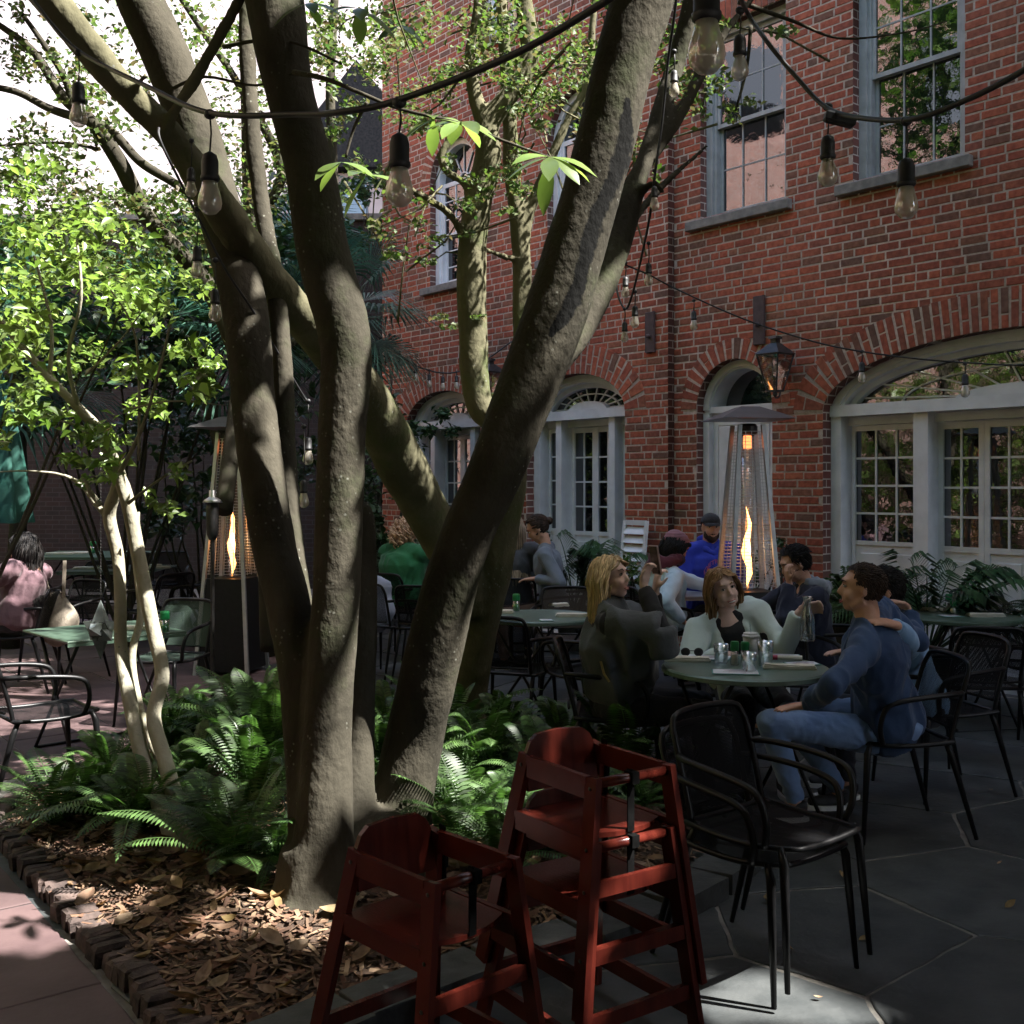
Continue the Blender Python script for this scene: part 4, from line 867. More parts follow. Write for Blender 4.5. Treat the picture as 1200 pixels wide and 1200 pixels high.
fanpalm('fan palm with blue-green fronds behind the left trunks',P(225,400,10.5),26,1.15,1,(-2.3,10.5,0))
fanpalm('fan palm arching beside the left end of the brick facade',P(395,370,11.5),22,1.1,2,(-1.85,11.5,0))
fanpalm('shaded fan palm at the far left above the green umbrella',P(20,420,11),22,1.3,3,(-5,11,0))
fanpalm('tall fan palm glimpsed between the two upright trunks',P(325,320,12.5),20,1.2,4,(-2.7,12.5,0))
# ---- ferns
def fernmesh(seed,nf=26,L=.5,lw=.048,arch=1.0):
    rs=random.Random(seed); V=[];FC=[]
    for i in range(nf):
        a=2*math.pi*i/nf+rs.uniform(-.2,.2); el=rs.uniform(.6,1.45); l=L*rs.uniform(.6,1.15); K=30; d=Vector((math.cos(a),math.sin(a),0)); s=Vector((-d.y,d.x,0)); tw=rs.uniform(-.5,.5)
        for k in range(K):
            def pos(t): return d*l*math.cos(el)*t*1.05+Vector((0,0,l*(math.sin(el)*t-arch*.55*t*t)))+s*l*.12*math.sin(t*2+tw)*t+Vector((0,0,.01))
            t=(k+1.5)/(K+1.5); p=pos(t); q=pos(t+.03); ax=(q-p).normalized(); w_=lw*math.sin(math.pi*min(1,.12+t*.92))**.7*(L/.5)*l/L+.006; th=l/K*.36
            for sg in(-1,1):
                o=(s*sg*(1)+ax*.35-Vector((0,0,.25))).normalized(); k0=len(V); V+= [tuple(p-ax*th),tuple(p+o*w_*.6-ax*th*.75),tuple(p+o*w_),tuple(p+o*w_*.5+ax*th*.9)]; FC.append((k0,k0+1,k0+2,k0+3))
        for k in range(0,8):
            t=k/8; p=pos(t); q=pos(t+.13); k0=len(V); w_=.0025; V+=[tuple(p-s*w_),tuple(p+s*w_),tuple(q+s*w_),tuple(q-s*w_)]; FC.append((k0,k0+1,k0+2,k0+3))
    return npmesh(V,FC,'fern')
fm=[fernmesh(1),fernmesh(2,22,.56),fernmesh(3,30,.44),fernmesh(4,18,.62,.06,.8)]
for m_ in fm: m_.materials.append(M['fern'])
fl=[(250,900,4.6),(300,860,4.9),(330,930,4.35),(275,960,4.3),(190,900,5.0),(110,940,5.0),(230,840,5.3),(310,800,5.6),(200,800,6.0),(470,820,5.8),(450,770,6.3),(540,880,5.0),(600,900,4.7),(570,850,5.3),(640,870,5.0),(540,960,4.6),(640,940,4.5),(590,990,4.35),(700,850,5.6),(740,840,5.6),(660,820,5.9),(300,740,6.5),(250,770,6.3),(520,820,6.0),(130,880,5.5),(420,800,5.4),(345,770,5.8),(70,950,4.95),(690,930,4.9),(160,960,4.75),(590,800,6.1),(490,900,5.2),(740,900,5.0),(285,790,5.9),(235,775,6.2),(325,800,5.7),(700,880,5.2),(560,830,5.6),(455,860,5.3)]
FL=[]
def fernlabel(px,py,i):
    side='left of the trunks' if px<340 else ('between the big trunks' if px<500 else 'right of the trunks')
    row='back' if py<835 else ('middle' if py<905 else 'front')
    same=sorted([q for q in fl if (q[0]<340)==(px<340) and (340<=q[0]<500)==(340<=px<500) and (q[1]<835)==(py<835) and (835<=q[1]<905)==(835<=py<905)])
    k=same.index(fl[i]); n=len(same); o_=['leftmost','second from the left','third from the left','fourth from the left','fifth from the left','sixth from the left','seventh from the left','eighth from the left'][k] if n>1 else 'only'
    return 'green fern %s, %s in the %s row'%(side,o_,row) if n>1 else 'green fern %s, the only one in the %s row'%(side,row)
fw=['broad sunlit','small','lush','tall upright','low spreading','drooping']; wh=['left of the big trunk','beside the slender tree','behind the high chairs','at the back of the bed','by the brick edging','at the right end of the bed']
for i,(px,py,d) in enumerate(fl):
    X=(px-600)/F*d; z=bz(X,d) if pip(X,d,BED) else .05
    if not pip(X,d,BED): 
        c=Vector((-.5,5.2)); v=Vector((X,d)); 
        while not pip(v.x,v.y,BED): v=v+(c-v)*.06
        X,d=v.x,v.y; z=bz(X,d)
    o=link(bpy.data.objects.new('boston_fern',fm[i%4])); o.location=(X,d,z); o.rotation_euler=(0,0,i*1.7); s_=rng.uniform(.9,1.25); s_*=1.12 if py<880 else .95; o.scale=(s_,s_,s_*rng.uniform(1.0,1.2)*(1.3 if py<880 else 1))
    tag(o,fernlabel(px,py,i),'fern','ferns in the planting bed')
# potted plants by the facade
M['pot']=mat('dark_pot',(.03,.028,.026),(.05,.045,.04),rough=.7,scale=9)
def pot(root,r,h):
    mb=MB(); mb.lathe((0,0,0),[(r*.7,0),(r*.95,h*.9),(r*1.06,h*.9),(r*1.06,h),(r*.9,h),(r*.88,h*.93),(.001,h*.93)],20); mb.build('pot',M['pot'],root,smooth=False)
def pinnate(root,z,n,L,seed,blade=.3,m=None,spread=1.0):
    rs=random.Random(seed); V=[];FC=[]; mb=MB()
    for i in range(n):
        a=rs.uniform(0,6.28); el=rs.uniform(.55,1.45)/spread**.3; l=L*rs.uniform(.6,1.1); d=Vector((math.cos(a),math.sin(a),0)); s=Vector((-d.y,d.x,0))
        def pos(t): return Vector((0,0,z))+d*l*math.cos(el)*t+Vector((0,0,l*(math.sin(el)*t-.42*t**2.4)))
        pts=[pos(k/8) for k in range(9)]; mb.tube(pts,[.008-.0007*k for k in range(9)],5)
        K=20
        for k in range(K):
            t=.3+.7*k/K; p=pos(t); ax=(pos(min(t+.03,1.03))-p).normalized(); bl=blade*L*(.45+.75*math.sin(math.pi*(.2+.75*(t-.3)/.7)))*rs.uniform(.85,1.1)
            for sg in(-1,1):
                o=(s*sg+ax*.75+Vector((0,0,.25))).normalized(); w_=Vector((0,0,1)).cross(o).normalized()*.011+ax*.006; e=p+o*bl-Vector((0,0,bl*.45)); m_=p+o*bl*.55-Vector((0,0,bl*.04)); k0=len(V); V+=[tuple(p),tuple(m_-w_),tuple(e),tuple(m_+w_)]; FC.append((k0,k0+1,k0+2,k0+3))
    mb.build('stalks',M['frond'],root); finish(npmesh(V,FC),'fronds',m or M['frond'],root)
t=thing('potted_palm','large dark potted palm in front of the wide arched window','potted plant',(3.0,7.95,0)); pot(t,.2,.4); pinnate(t,.38,30,1.25,5,.24)
t=thing('potted_palm','dark potted palm beside the open white french door','potted plant',(.62,10.9,0)); pot(t,.2,.42); pinnate(t,.4,22,1.25,6,.24)
t=thing('potted_palm','low dark potted palm near the far arched door behind the curly-haired woman','potted plant',(-.9,12.6,0)); pot(t,.2,.42); pinnate(t,.4,24,1.3,8,.24)
t=thing('potted_fern','bushy bright green fern in a planter left of the wide arched window','potted plant',(2.62,8.5,0)); pot(t,.2,.62); pinnate(t,.6,40,.62,7,.13,M['fern'])
t=thing('potted_fern','dark arching fern in a tall planter at the right edge','potted plant',(3.75,7.6,0)); pot(t,.16,.62); 
o=link(bpy.data.objects.new('fronds',fernmesh(9,40,.75,.05,1.3))); o.data.materials.append(M['frond']); o.parent=t; o.location=(0,0,.62)

# tall greenery outside the frame on the left, mirrored in the window panes
rs_=np.random.default_rng(40); C=np.stack([rs_.uniform(-9.5,-7.2,22000),rs_.uniform(-3,15,22000),rs_.uniform(.1,6.6,22000)],1)
gg=np.array([noise.noise(Vector(p*.9)) for p in C]); C=C[gg>-.3]; V_,F_=leaves(C,.24,.4,.5); hd=thing('bamboo_hedge','tall bright green hedge along the left wall outside the frame','hedge',(-8,2,0)); finish(npmesh(V_,F_),'foliage',M['leaf_bright'],hd,True)
# ================================================================ FURNITURE
M['blackmetal']=mat('black_powdercoat',(.004,.004,.0045),(.007,.007,.0075),rough=.4,scale=30,spec=.3)
M['blackmesh']=meshmat('black_perforated_metal',(.004,.004,.0045),190,.5)
M['brownmesh']=meshmat('brown_perforated_metal',(.05,.04,.035),190,.35)
M['litgreenmesh']=meshmat('lit_green_perforated_metal',(.05,.075,.06),150,.5)  # lighter copy of the black mesh: light on one chair put into the colour
M['tabletop']=mat('green_grey_table_enamel',(.10,.15,.125),(.13,.185,.155),rough=.3,scale=5,spec=.5,bump=.05,bscale=30)
M['tabledark']=mat('dark_green_table_enamel',(.05,.085,.06),(.07,.11,.08),rough=.35,scale=5)
M['tablewhite']=mat('pale_table_enamel',(.3,.32,.34),(.36,.38,.4),rough=.35,scale=5)
M['napkin']=mat('cream_napkin',(.62,.58,.48),(.72,.68,.58),rough=.95,scale=18,bump=.3,bscale=120)
M['paper']=mat('menu_paper',(.55,.58,.64),(.66,.68,.72),rough=.6,scale=9)
M['menuteal']=mat('menu_teal_edge',(.12,.30,.28),rough=.5)
M['ink']=mat('menu_print',(.25,.12,.12),rough=.7)
M['greencap']=mat('green_plastic',(.01,.17,.05),(.012,.2,.06),rough=.35)
M['greenglass']=glassmat('green_glass',(.2,.75,.35),.2)
M['whiteplastic']=mat('white_plastic',(.7,.7,.7),rough=.4)
M['salt']=mat('salt_and_pepper',(.5,.48,.42),rough=.8)
M['redwood']=mat('cherry_stained_wood',(.05,.008,.0055),(.092,.016,.010),rough=.2,scale=3,stretch=(9,1.2,1.2),detail=7,spec=.3,bump=.06,bscale=20)
M['strap']=mat('black_webbing',(.003,.003,.003),(.006,.006,.006),rough=.95,scale=60,spec=.03)
M['steel']=mat('brushed_steel',(.42,.43,.44),(.5,.5,.5),rough=.35,metal=.7,scale=20)
def uvpanel(rows,name='p'):
    """rows: list of rows of points -> mesh with metric uv"""
    nr_,nc=len(rows),len(rows[0]); V=[tuple(p) for r in rows for p in r]; Fc=[]; U=[]
    du=(Vector(rows[0][1])-Vector(rows[0][0])).length
    us=[[0]*nc for _ in range(nr_)]; vs_=[[0]*nc for _ in range(nr_)]
    for i in range(nr_):
        for j in range(nc):
            if j: us[i][j]=us[i][j-1]+(Vector(rows[i][j])-Vector(rows[i][j-1])).length
            if i: vs_[i][j]=vs_[i-1][j]+(Vector(rows[i][j])-Vector(rows[i-1][j])).length
    for i in range(nr_):
        off=us[i][-1]/2
        for j in range(nc): us[i][j]+=5-off
    for i in range(nr_-1):
        for j in range(nc-1):
            a=i*nc+j; Fc.append((a,a+1,a+nc+1,a+nc)); U+=[(us[i][j],vs_[i][j]),(us[i][j+1],vs_[i][j+1]),(us[i+1][j+1],vs_[i+1][j+1]),(us[i+1][j],vs_[i+1][j])]
    me=npmesh(V,Fc,name); l=me.uv_layers.new(name='UVMap'); l.data.foreach_set('uv',np.array(U,dtype=np.float32).ravel()); return me
def armchair(label,meshm=None,group=None):
    meshm=meshm or M['blackmesh']; t=thing('metal_armchair',label,'chair',(0,0,0),0,group); bm_=M['blackmetal']
    # seat: rounded at the front, slightly dished
    rows=[]
    for i in range(9):
        u=i/8; y=-.2+.43*u; hw=.225 if u<.55 else .225*math.sqrt(max(0,1-((u-.55)/.45)**2*.42)); z=.45-.012*math.sin(math.pi*u)
        rows.append([(hw*(-1+2*j/8),y,z-.008*(1-(abs(-1+2*j/8))**2)) for j in range(9)])
    s=finish(uvpanel(rows),'seat',meshm,t); 
    edge=[Vector(r[0]) for r in rows]+[Vector(p) for p in rows[-1][1:]]+[Vector(r[-1]) for r in reversed(rows[:-1])]+[Vector(rows[0][0])]
    mb=MB(); mb.tube([p+Vector((0,0,-.004)) for p in edge],.011,8,False); mb.build('seat_frame',bm_,t,smooth=True)
    # back
    rows=[]
    for i in range(7):
        u=i/6; z=.49+.31*u; y=-.215-.085*u; hw=.185+.015*u-(.05*max(0,(u-.8)/.2)**2)
        rows.append([(hw*(-1+2*j/6),y-.02*(1-(-1+2*j/6)**2),z) for j in range(7)])
    finish(uvpanel(rows),'backrest',meshm,t)
    mb=MB(); path=[(-.2,-.2,.45),(-.2,-.215,.52),(-.203,-.265,.70),(-.195,-.29,.765),(-.155,-.302,.802),(0,-.322,.808),(.155,-.302,.802),(.195,-.29,.765),(.203,-.265,.70),(.2,-.215,.52),(.2,-.2,.45)]
    mb.tube([p for p in smoothpath(path,4)],.0115,8); mb.tube([(-.19,-.236,.49),(0,-.25,.485),(.19,-.236,.49)],.007,6); mb.build('back_frame',bm_,t,smooth=True)
    for sx in(-1,1):
        mb=MB(); mb.tube(smoothpath([(sx*.203,-.255,.665),(sx*.24,-.18,.665),(sx*.262,-.02,.655),(sx*.262,.10,.635),(sx*.258,.145,.60),(sx*.245,.16,.52),(sx*.228,.14,.445)],4),.0125,8); mb.build('armrest',bm_,t,smooth=True)
        mb=MB(); mb.tube([(sx*.205,.185,.45),(sx*.212,.205,.40),(sx*.235,.235,0)],[.012,.0175,.010],8,True,.8); mb.build('leg',bm_,t,smooth=True)
        mb=MB(); mb.tube([(sx*.2,-.17,.45),(sx*.205,-.2,.38),(sx*.225,-.31,0)],[.012,.0165,.010],8,True,.8); mb.build('leg',bm_,t,smooth=True)
    return t
CH=armchair('empty black metal armchair')
CHG='black metal armchairs around the courtyard'; chu=[0]
def chair(px_x,y,face,label,z=0,tilt=None,scale=1.0):
    """face: world direction (x,y) the chair looks to"""
    o=CH if not chu[0] else dup(CH); chu[0]=1
    place(o,(px_x,y,z),math.atan2(-face[0],face[1]),label,CHG)
    if tilt: o.rotation_euler.x=tilt
    o.scale=(scale,)*3
    return o
def XY(px,d): return (px-600)/F*d,d
f0=(.64,-.77)
chair(.835,3.70,f0,'lower black mesh armchair of the stacked pair in the right foreground',scale=.95)
chair(.835+.05*f0[0],3.70+.05*f0[1],f0,'upper black mesh armchair nested on another in the right foreground',z=.062,scale=.95)
def ch(px,d,face,label): x,y=XY(px,d); return chair(x,y,face,label)
ch(1042,5.2,(-1,-.12),'armchair holding the man in the navy top and jeans')
ch(1098,5.85,(-1,-.25),'armchair whose mesh back shows behind the person in light blue')
ch(722,5.72,(1,-.1),'armchair under the blonde woman photographing with a phone')
ch(865,6.35,(-.1,-1),'armchair under the smiling woman in the mint blazer')
ch(600,7.05,(.35,.94),'empty armchair with its back to the leaning trunk at the middle round table')
ch(690,6.95,(-.6,.8),'empty armchair just left of the blonde woman at the middle round table')
ch(662,8.5,(-.1,-1),'brown-backed empty armchair on the far side of the middle round table')
ch(1140,6.55,(.1,1),'empty armchair with low back nearest us at the right-hand round table')
ch(1158,8.3,(-.1,-1),'empty armchair on the far side of the right-hand round table before the palms')
ch(1222,7.2,(-1,.1),'armchair cut by the right edge beside the right-hand round table')
ch(905+50,7.3,(-1,.2),'armchair under the dark-haired diner in the navy hoodie')
ch(930,6.7,(.2,-1),'empty armchair tucked behind the glass carafe')
ch(48,5.72,(.75,.66),'nearest empty armchair at the left edge facing the green square table')
ch(193,7.55,(-.3,-1),'armchair with lit mesh back behind the green square table')
ch(20,8.75,(-1,-.1),'armchair under the woman in the pink coat')
ch(72,9.2,(-.5,-1),'armchair with the canvas bag hanging from its back')
ch(185,10.4,(-.8,.6),'empty armchair facing left among the dim tables at the back left')
ch(232,10.9,(-1,.1),'empty armchair beside the black base of the left heater')
ch(150,13.2,(0,-1),'armchair at the dim table against the garden wall, left of the pale trunk')
ch(195,13.4,(.1,-1),'armchair at the dim table against the garden wall, right of the pale trunk')
ch(110,11.6,(0,-1),'armchair between the two rows of dim tables at the back left')
ch(470,10.45,(.5,.9),'armchair under the curly-haired woman in the green sweater')
ch(505,9.2,(.3,1),'empty armchair half hidden by the leaning trunk in front of the green sweater')
ch(604,9.9,(.1,1),'black-backed armchair under the woman with long straight blonde hair')
ch(652,9.75,(-1,.15),'armchair under the woman in the grey shirt bending over her table')
ch(452,9.4,(.6,1),'armchair with a pale jacket seen past the cut trunk stub')
ch(775,8.95,(.9,.3),'armchair under the person in the denim jacket and pink beanie')
ch(838,9.75,(-.1,-1),'armchair under the man in the blue hoodie and black cap')
# brown chair
for o in bpy.data.objects:
    if o.get('label','').startswith('brown-backed'):
        for c in children(o):
            if c.name.split('.')[0] in('seat','backrest'):
                c.data=c.data.copy(); c.data.materials[0]=M['brownmesh']
    if o.get('label','').startswith('armchair with lit mesh'):
        for c in children(o):
            if c.name.split('.')[0] in('seat','backrest'): c.data=c.data.copy(); c.data.materials[0]=M['litgreenmesh']
# wooden high chairs
def highchair(label,z=0):
    t=thing('high_chair',label,'high chair',(0,0,0),0,'red wooden high chairs'); W=M['redwood']; TZ=.63
    def fp(z): k=1-z/TZ; return Vector((.135+.082*k,.16+.045*k,z))
    def rp(z): k=1-z/TZ; return Vector((.135+.082*k,-.16-.115*k,z))
    def mx(v,s): return Vector((v.x*s,v.y,v.z))
    for s in(-1,1):
        mb=MB(); th=.02; outn=Vector((1,0,.13)).normalized()*s; outn=Vector((s,0,.13)).normalized()
        # one cut board outline: legs and rails as proud/flush members of one frame
        def member(a,b_,w_,t_=th,off=0): mb.bar(mx(a,s)+outn*off,mx(b_,s)+outn*off,t_,w_,up=(0,1,0) if abs((b_-a).z)>abs((b_-a).y) else (0,0,1))
        d1=(fp(0)-fp(TZ)); 
        member(fp(TZ),fp(0),.05); member(rp(TZ),rp(0),.05)
        member(rp(.60)+Vector((0,.02,0)),fp(.60)-Vector((0,.02,0)),.062,th-.002)
        member(rp(.44)+Vector((0,.02,0)),fp(.44)-Vector((0,.02,0)),.056,th-.002)
        member(rp(.10)+Vector((0,.02,0)),fp(.10)-Vector((0,.02,0)),.05,th-.002)
        mb.build('side_frame',W,t)
        for q in(fp(.60),rp(.60),fp(.44),fp(.33),fp(.155)):
            mb=MB(); mb.lathe((0,0,0),[(.0055,0),(.0055,.002),(.002,.003)],8,Matrix.Rotation(s*R(90),3,'Y')); 
            for i,v in enumerate(mb.v): mb.v[i]=tuple(Vector(v)+mx(q,s)+outn*.011)
            mb.build('bolt',M['iron'],t)
    # back
    mb=MB(); yb=-.150; pts=[(-.132,.52),(.132,.52),(.132,.625),(.112,.662),(.085,.682),(.0,.688),(-.085,.682),(-.112,.662),(-.132,.625)]
    n=len(pts); a=mb.add([(x,yb-(z-.5)*.12,z) for x,z in pts]+[(x,yb-.016-(z-.5)*.12,z) for x,z in pts]); mb.face(*[a+i for i in reversed(range(n))]); mb.face(*[a+n+i for i in range(n)])
    for i in range(n): j=(i+1)%n; mb.face(a+i,a+j,a+n+j,a+n+i)
    mb.build('backrest',W,t)
    mb=MB(); pts=[(-.148,-.18),(.148,-.18),(.150,.11),(.10,.135),(.05,.152),(.0,.156),(-.05,.152),(-.10,.135),(-.150,.11)]; mb.prism([(x,y) for x,y in pts],.452,.466); mb.build('seat',W,t)
    mb=MB(); mb.tube([(-.138,.16,.612),(.138,.16,.612)],.0145,12); mb.build('front_bar',W,t,smooth=True)
    for z,w_ in((.33,.042),(.155,.042)):
        a=fp(z); mb=MB(); mb.bar((-a.x,a.y,z),(a.x,a.y,z),.018,w_); mb.build('crossbar',W,t)
    for z in(.155,.40): a=rp(z); mb=MB(); mb.bar((-a.x,a.y,z),(a.x,a.y,z),.018,.04); mb.build('crossbar',W,t)
    mb=MB(); mb.tube([(0,.143,.63),(.0,.16,.63),(.0,.177,.612),(0,.16,.594),(0,.143,.612)],[.004]*5,4)
    mb.box((.0,.163,.613),(.026,.036,.034)); mb.box((.0,.158,.53),(.024,.004,.14)); mb.build('crotch_strap',M['strap'],t)
    mb=MB(); a=rp(.52); 
    for s in(-1,): 
        p0=rp(.645); p1=rp(.40); mb.bar((s*(p0.x+.012),p0.y+.02,.645),(s*(p1.x+.012),p1.y+.03,.405),.004,.026,up=(0,1,0)); mb.box((s*(a.x+.018),a.y+.02,.535),(.012,.03,.035)); 
    mb.build('waist_strap',M['strap'],t); return t
def hcplace(o,fl,fr,z):
    """front-left and front-right top corners in world xy"""
    fl=Vector(fl);fr=Vector(fr); e=(fr-fl).normalized(); f=Vector((e.y,-e.x)); c=(fl+fr)/2-f*.16; o.location=(c.x,c.y,z); o.rotation_euler=(0,0,math.atan2(-f.x,f.y))
hc=highchair('single red-stained wooden high chair standing apart on the left'); 
# looking from the front the chair's +x is the viewer's left: swap corner order by facing
hcplace(hc,(-.20,2.71),(.002,2.90),0)
h2=dup(hc); h2['label']='red wooden high chair stacked on top of the right-hand pair'; hcplace(h2,(.225,3.015),(.444,3.165),.177)
h3=dup(hc); h3['label']='lower red wooden high chair nested under another in the right-hand pair'; hcplace(h3,(.225,3.015),(.444,3.165),0)
# tables
def roundtable(label,x,y,r,m,rz=0,group='round metal bistro tables'):
    t=thing('round_table',label,'table',(x,y,0),rz,group); mb=MB(); mb.lathe((0,0,0),[(.001,.722),(r-.01,.722),(r,.705),(r+.004,.708),(r+.004,.726),(r-.008,.733),(r-.014,.730),(.001,.730)],48); mb.build('tabletop',m,t)
    for s in(-1,1):
        mb=MB(); w_=.26; mb.tube([(-w_,s*.26,.0),(w_,s*.26,.0)],.009,6); mb.tube([(-w_,s*.26,.01),(-w_*.9,-s*.24,.70)],.010,6); mb.tube([(w_,s*.26,.01),(w_*.9,-s*.24,.70)],.010,6); mb.tube([(-w_*.9,-s*.24,.70),(w_*.9,-s*.24,.70)],.008,6); mb.build('leg_frame',M['blackmetal'],t,smooth=True)
    return t
T1X,T1Y=1.135,5.36
roundtable('pale green round metal table with menus and glasses, surrounded by the laughing group',T1X,T1Y,.40,M['tabletop'],.4)
roundtable('empty round grey-green table in the middle behind the leaning trunk',.2,7.5,.385,M['tabletop'],1.0)
roundtable('dark green round table on the right in front of the potted palms',3.05,7.5,.40,M['tabledark'],.2)
def sqtable(label,x,y,w_,m,rz,group='square metal bistro tables',z=.73):
    t=thing('square_table',label,'table',(x,y,0),rz,group); mb=MB(); mb.box((0,0,z-.008),(w_,w_,.014),bev=.004); mb.bb(-w_/2,w_/2,-w_/2,-w_/2+.003,z-.035,z-.016); mb.bb(-w_/2,w_/2,w_/2-.003,w_/2,z-.035,z-.016); mb.build('tabletop',m,t)
    for s in(-1,1):
        mb=MB(); q=w_*.42; mb.tube([(-q,s*q,.01),(q,s*q,.01)],.010,6); mb.tube([(-q,s*q,.01),(-q*.9,-s*q,z-.02)],.011,6); mb.tube([(q,s*q,.01),(q*.9,-s*q,z-.02)],.011,6); mb.build('leg_frame',M['blackmetal'],t,smooth=True)
    return t
x,y=XY(122,6.75); sqtable('green square folding table beside the slender pale tree',x,y,.72,M['tabledark'],.75)
x,y=XY(140,12.0); sqtable('dim table with napkins, nearer of the two rows at the back left',x,y,1.0,M['tabledark'],.05)
x,y=XY(105,14.6); sqtable('dim table set against the garden wall at the far left',x,y,1.4,M['tabledark'],0)
x,y=XY(822,9.15); sqtable('pale table between the pink beanie and the man in the blue hoodie',x,y,.6,M['tablewhite'],.1)
x,y=XY(905,7.5); sqtable('small dark table in front of the diner in the navy hoodie',x,y,.6,M['tabledark'],.1)
x,y=XY(520,11.3); sqtable('dark table in front of the curly-haired woman',x,y,.7,M['tabledark'],.1)
x,y=XY(612,11.0); sqtable('dark table shared by the two women bending over their meal',x,y,.7,M['tabledark'],.1)
# ---- things on tables
def tp(px,py,z=.733): return G(px,py,z)
def napkin(px,py,L,ang,label,z=.734,W_=.075,d=None):
    c=tp(px,py,z) if d is None else Vector((*XY(px,d),z)); t=MB(); me_=[]; rot=Matrix.Rotation(ang,3,'Z')
    K=10
    for lay,(hh,ww) in enumerate(((0,1),(.007,.92),(.013,.8))):
        base=len(t.v)
        for i in range(K+1):
            u=i/K; 
            for j in range(5):
                v=j/4-.5; wv=noise.noise(Vector((u*3+c.x*7,v*2,lay)))*.006; t.v.append(tuple(c+rot@Vector(((u-.5)*L*(1-.03*lay),v*W_*ww*(1+.15*math.sin(u*5+c.y)),hh+.004+abs(wv)+.004*math.cos(v*3)))))
        for i in range(K):
            for j in range(4): a=base+i*5+j; t.face(a,a+5,a+6,a+1)
        for i in range(K):
            for j in(0,4):
                a=base+i*5+j; b=a+5; n=t.add([Vector(t.v[a])-Vector((0,0,.0085)),Vector(t.v[b])-Vector((0,0,.0085))]); t.face(a,b,n+1,n)
    return tag(t.build('napkin',M['napkin'],smooth=True),label,'napkin','folded cream napkins on the tables')
napkin(805,774,.23,-.08,'folded napkin before the blonde woman at the near round table')
napkin(925,783,.25,-.15,'crumpled napkin beside the navy sleeve on the near round table',W_=.06)
napkin(585,718,.2,-.1,'napkin half hidden by the leaning trunk on the middle table')
napkin(655,710,.13,.5,'bunched pinkish napkin behind the green shaker on the middle table')
napkin(672,722,.24,-.06,'long napkin at the right rim of the middle table')
napkin(1155,722,.24,-.05,'napkin on the right part of the dark green round table')
napkin(1096,715,.2,.4,'napkin behind the shakers on the dark green round table')
napkin(155,737,.26,.15,'napkin behind the slender trunk on the green square table')
for i,(px,d,l) in enumerate(((105,11.8,.34),(128,12.0,.3),(183,11.9,.3),(176,12.2,.26),(70,14.4,.34),(88,14.5,.3),(148,14.5,.34),(95,14.6,.2))): napkin(px,0,l,.05*i,['napkin on the dim table, left end','thick napkin on the dim table near the pale trunk','napkin on the dim table right of the pale trunk','second napkin right of the pale trunk on the dim table','napkin at the left end of the wall-side table','napkin next to the leftmost on the wall-side table','napkin behind the pale trunk on the wall-side table','small napkin beside the chain on the wall-side table'][i],d=d,z=.736)
def shaker(p,label,cap,h=.085,r=.019,inside=None,cat='shaker'):
    t=thing('spice_shaker',label,cat,p,0,'salt and pepper shakers with green caps'); mb=MB(); mb.lathe((0,0,0),[(r*.9,0),(r,.004),(r*.95,h*.62)],14); mb.build('jar',M['clear'],t,smooth=True)
    mb=MB(); mb.lathe((0,0,.003),[(r*.85,0),(r*.85,h*.4)],12); mb.build('contents',inside or M['salt'],t,smooth=True)
    mb=MB(); mb.lathe((0,0,h*.62),[(r*1.02,0),(r*1.05,h*.3),(r*.9,h*.38)],14); mb.build('cap',cap,t); return t
pepper=M['iron']
shaker(tp(861,779),'taller green-capped shaker left of the paper cup on the near table',M['greencap'],.115,.021)
shaker(tp(873,777),'green-capped shaker right of its taller twin on the near table',M['greencap'],.105,.021,pepper)
shaker(tp(605,716),'green shaker on the middle table',M['greencap'],.12,.026,M['greencap'])
shaker(tp(1112,714),'green-capped shaker behind its twin on the dark green round table',M['greencap'],.11,.024)
shaker(tp(1117,719),'white-based shaker in front on the dark green round table',M['greencap'],.09,.02)
x,y=XY(193,6.6); shaker((x,y,.733),'green-capped jar on the square table behind the slender trunk',M['greencap'],.13,.028,M['greencap'])
x,y=XY(180,6.75); shaker((x,y,.733),'clear jar next to the green-capped one on the square table',M['greencap'],.11,.024)
for px,d,l in((109,14.5,'tiny green shaker on the wall-side table'),): x,y=XY(px,d); shaker((x,y,.74),l,M['greencap'],.16,.04,M['greencap'])
def glass(p,r,h,label,m=None,cat='glass',name='drinking_glass'):
    t=thing(name,label,cat,p,0,'water glasses on the near table' if cat=='glass' else None); mb=MB(); mb.lathe((0,0,0),[(.001,.006),(r*.8,.006),(r*.82,.0),(r,h),(r*.93,h),(r*.78,.012),(.001,.012)],20); mb.build('tumbler',m or M['clear'],t,smooth=True)
    if cat=='glass': mb=MB(); mb.lathe((0,0,.013),[(r*.76,0),(r*.84,h*.45),(.001,h*.45)],18); mb.build('water',M['clear'],t,smooth=True)
    return t
glass(tp(845,777),.038,.095,'tumbler left of the shakers on the near round table')
glass(tp(878,787),.038,.09,'tumbler in front of the paper cup on the near round table')
glass(tp(897,780),.040,.12,'tall tumbler right of the paper cup on the near round table')
c=tp(880,775); t=thing('paper_cup','white lidded paper cup with a straw in the middle of the near table','cup',c); mb=MB(); mb.lathe((0,0,0),[(.029,0),(.041,.125),(.001,.125)],20); mb.build('cup',M['whiteplastic'],t,smooth=True); mb=MB(); mb.lathe((0,0,.123),[(.044,0),(.044,.008),(.039,.011),(.037,.02),(.001,.02)],20); mb.build('lid',M['whiteplastic'],t); mb=MB(); mb.tube([(0,0,.13),(-.006,0,.20)],.0035,6); mb.build('straw',M['clear'],t)
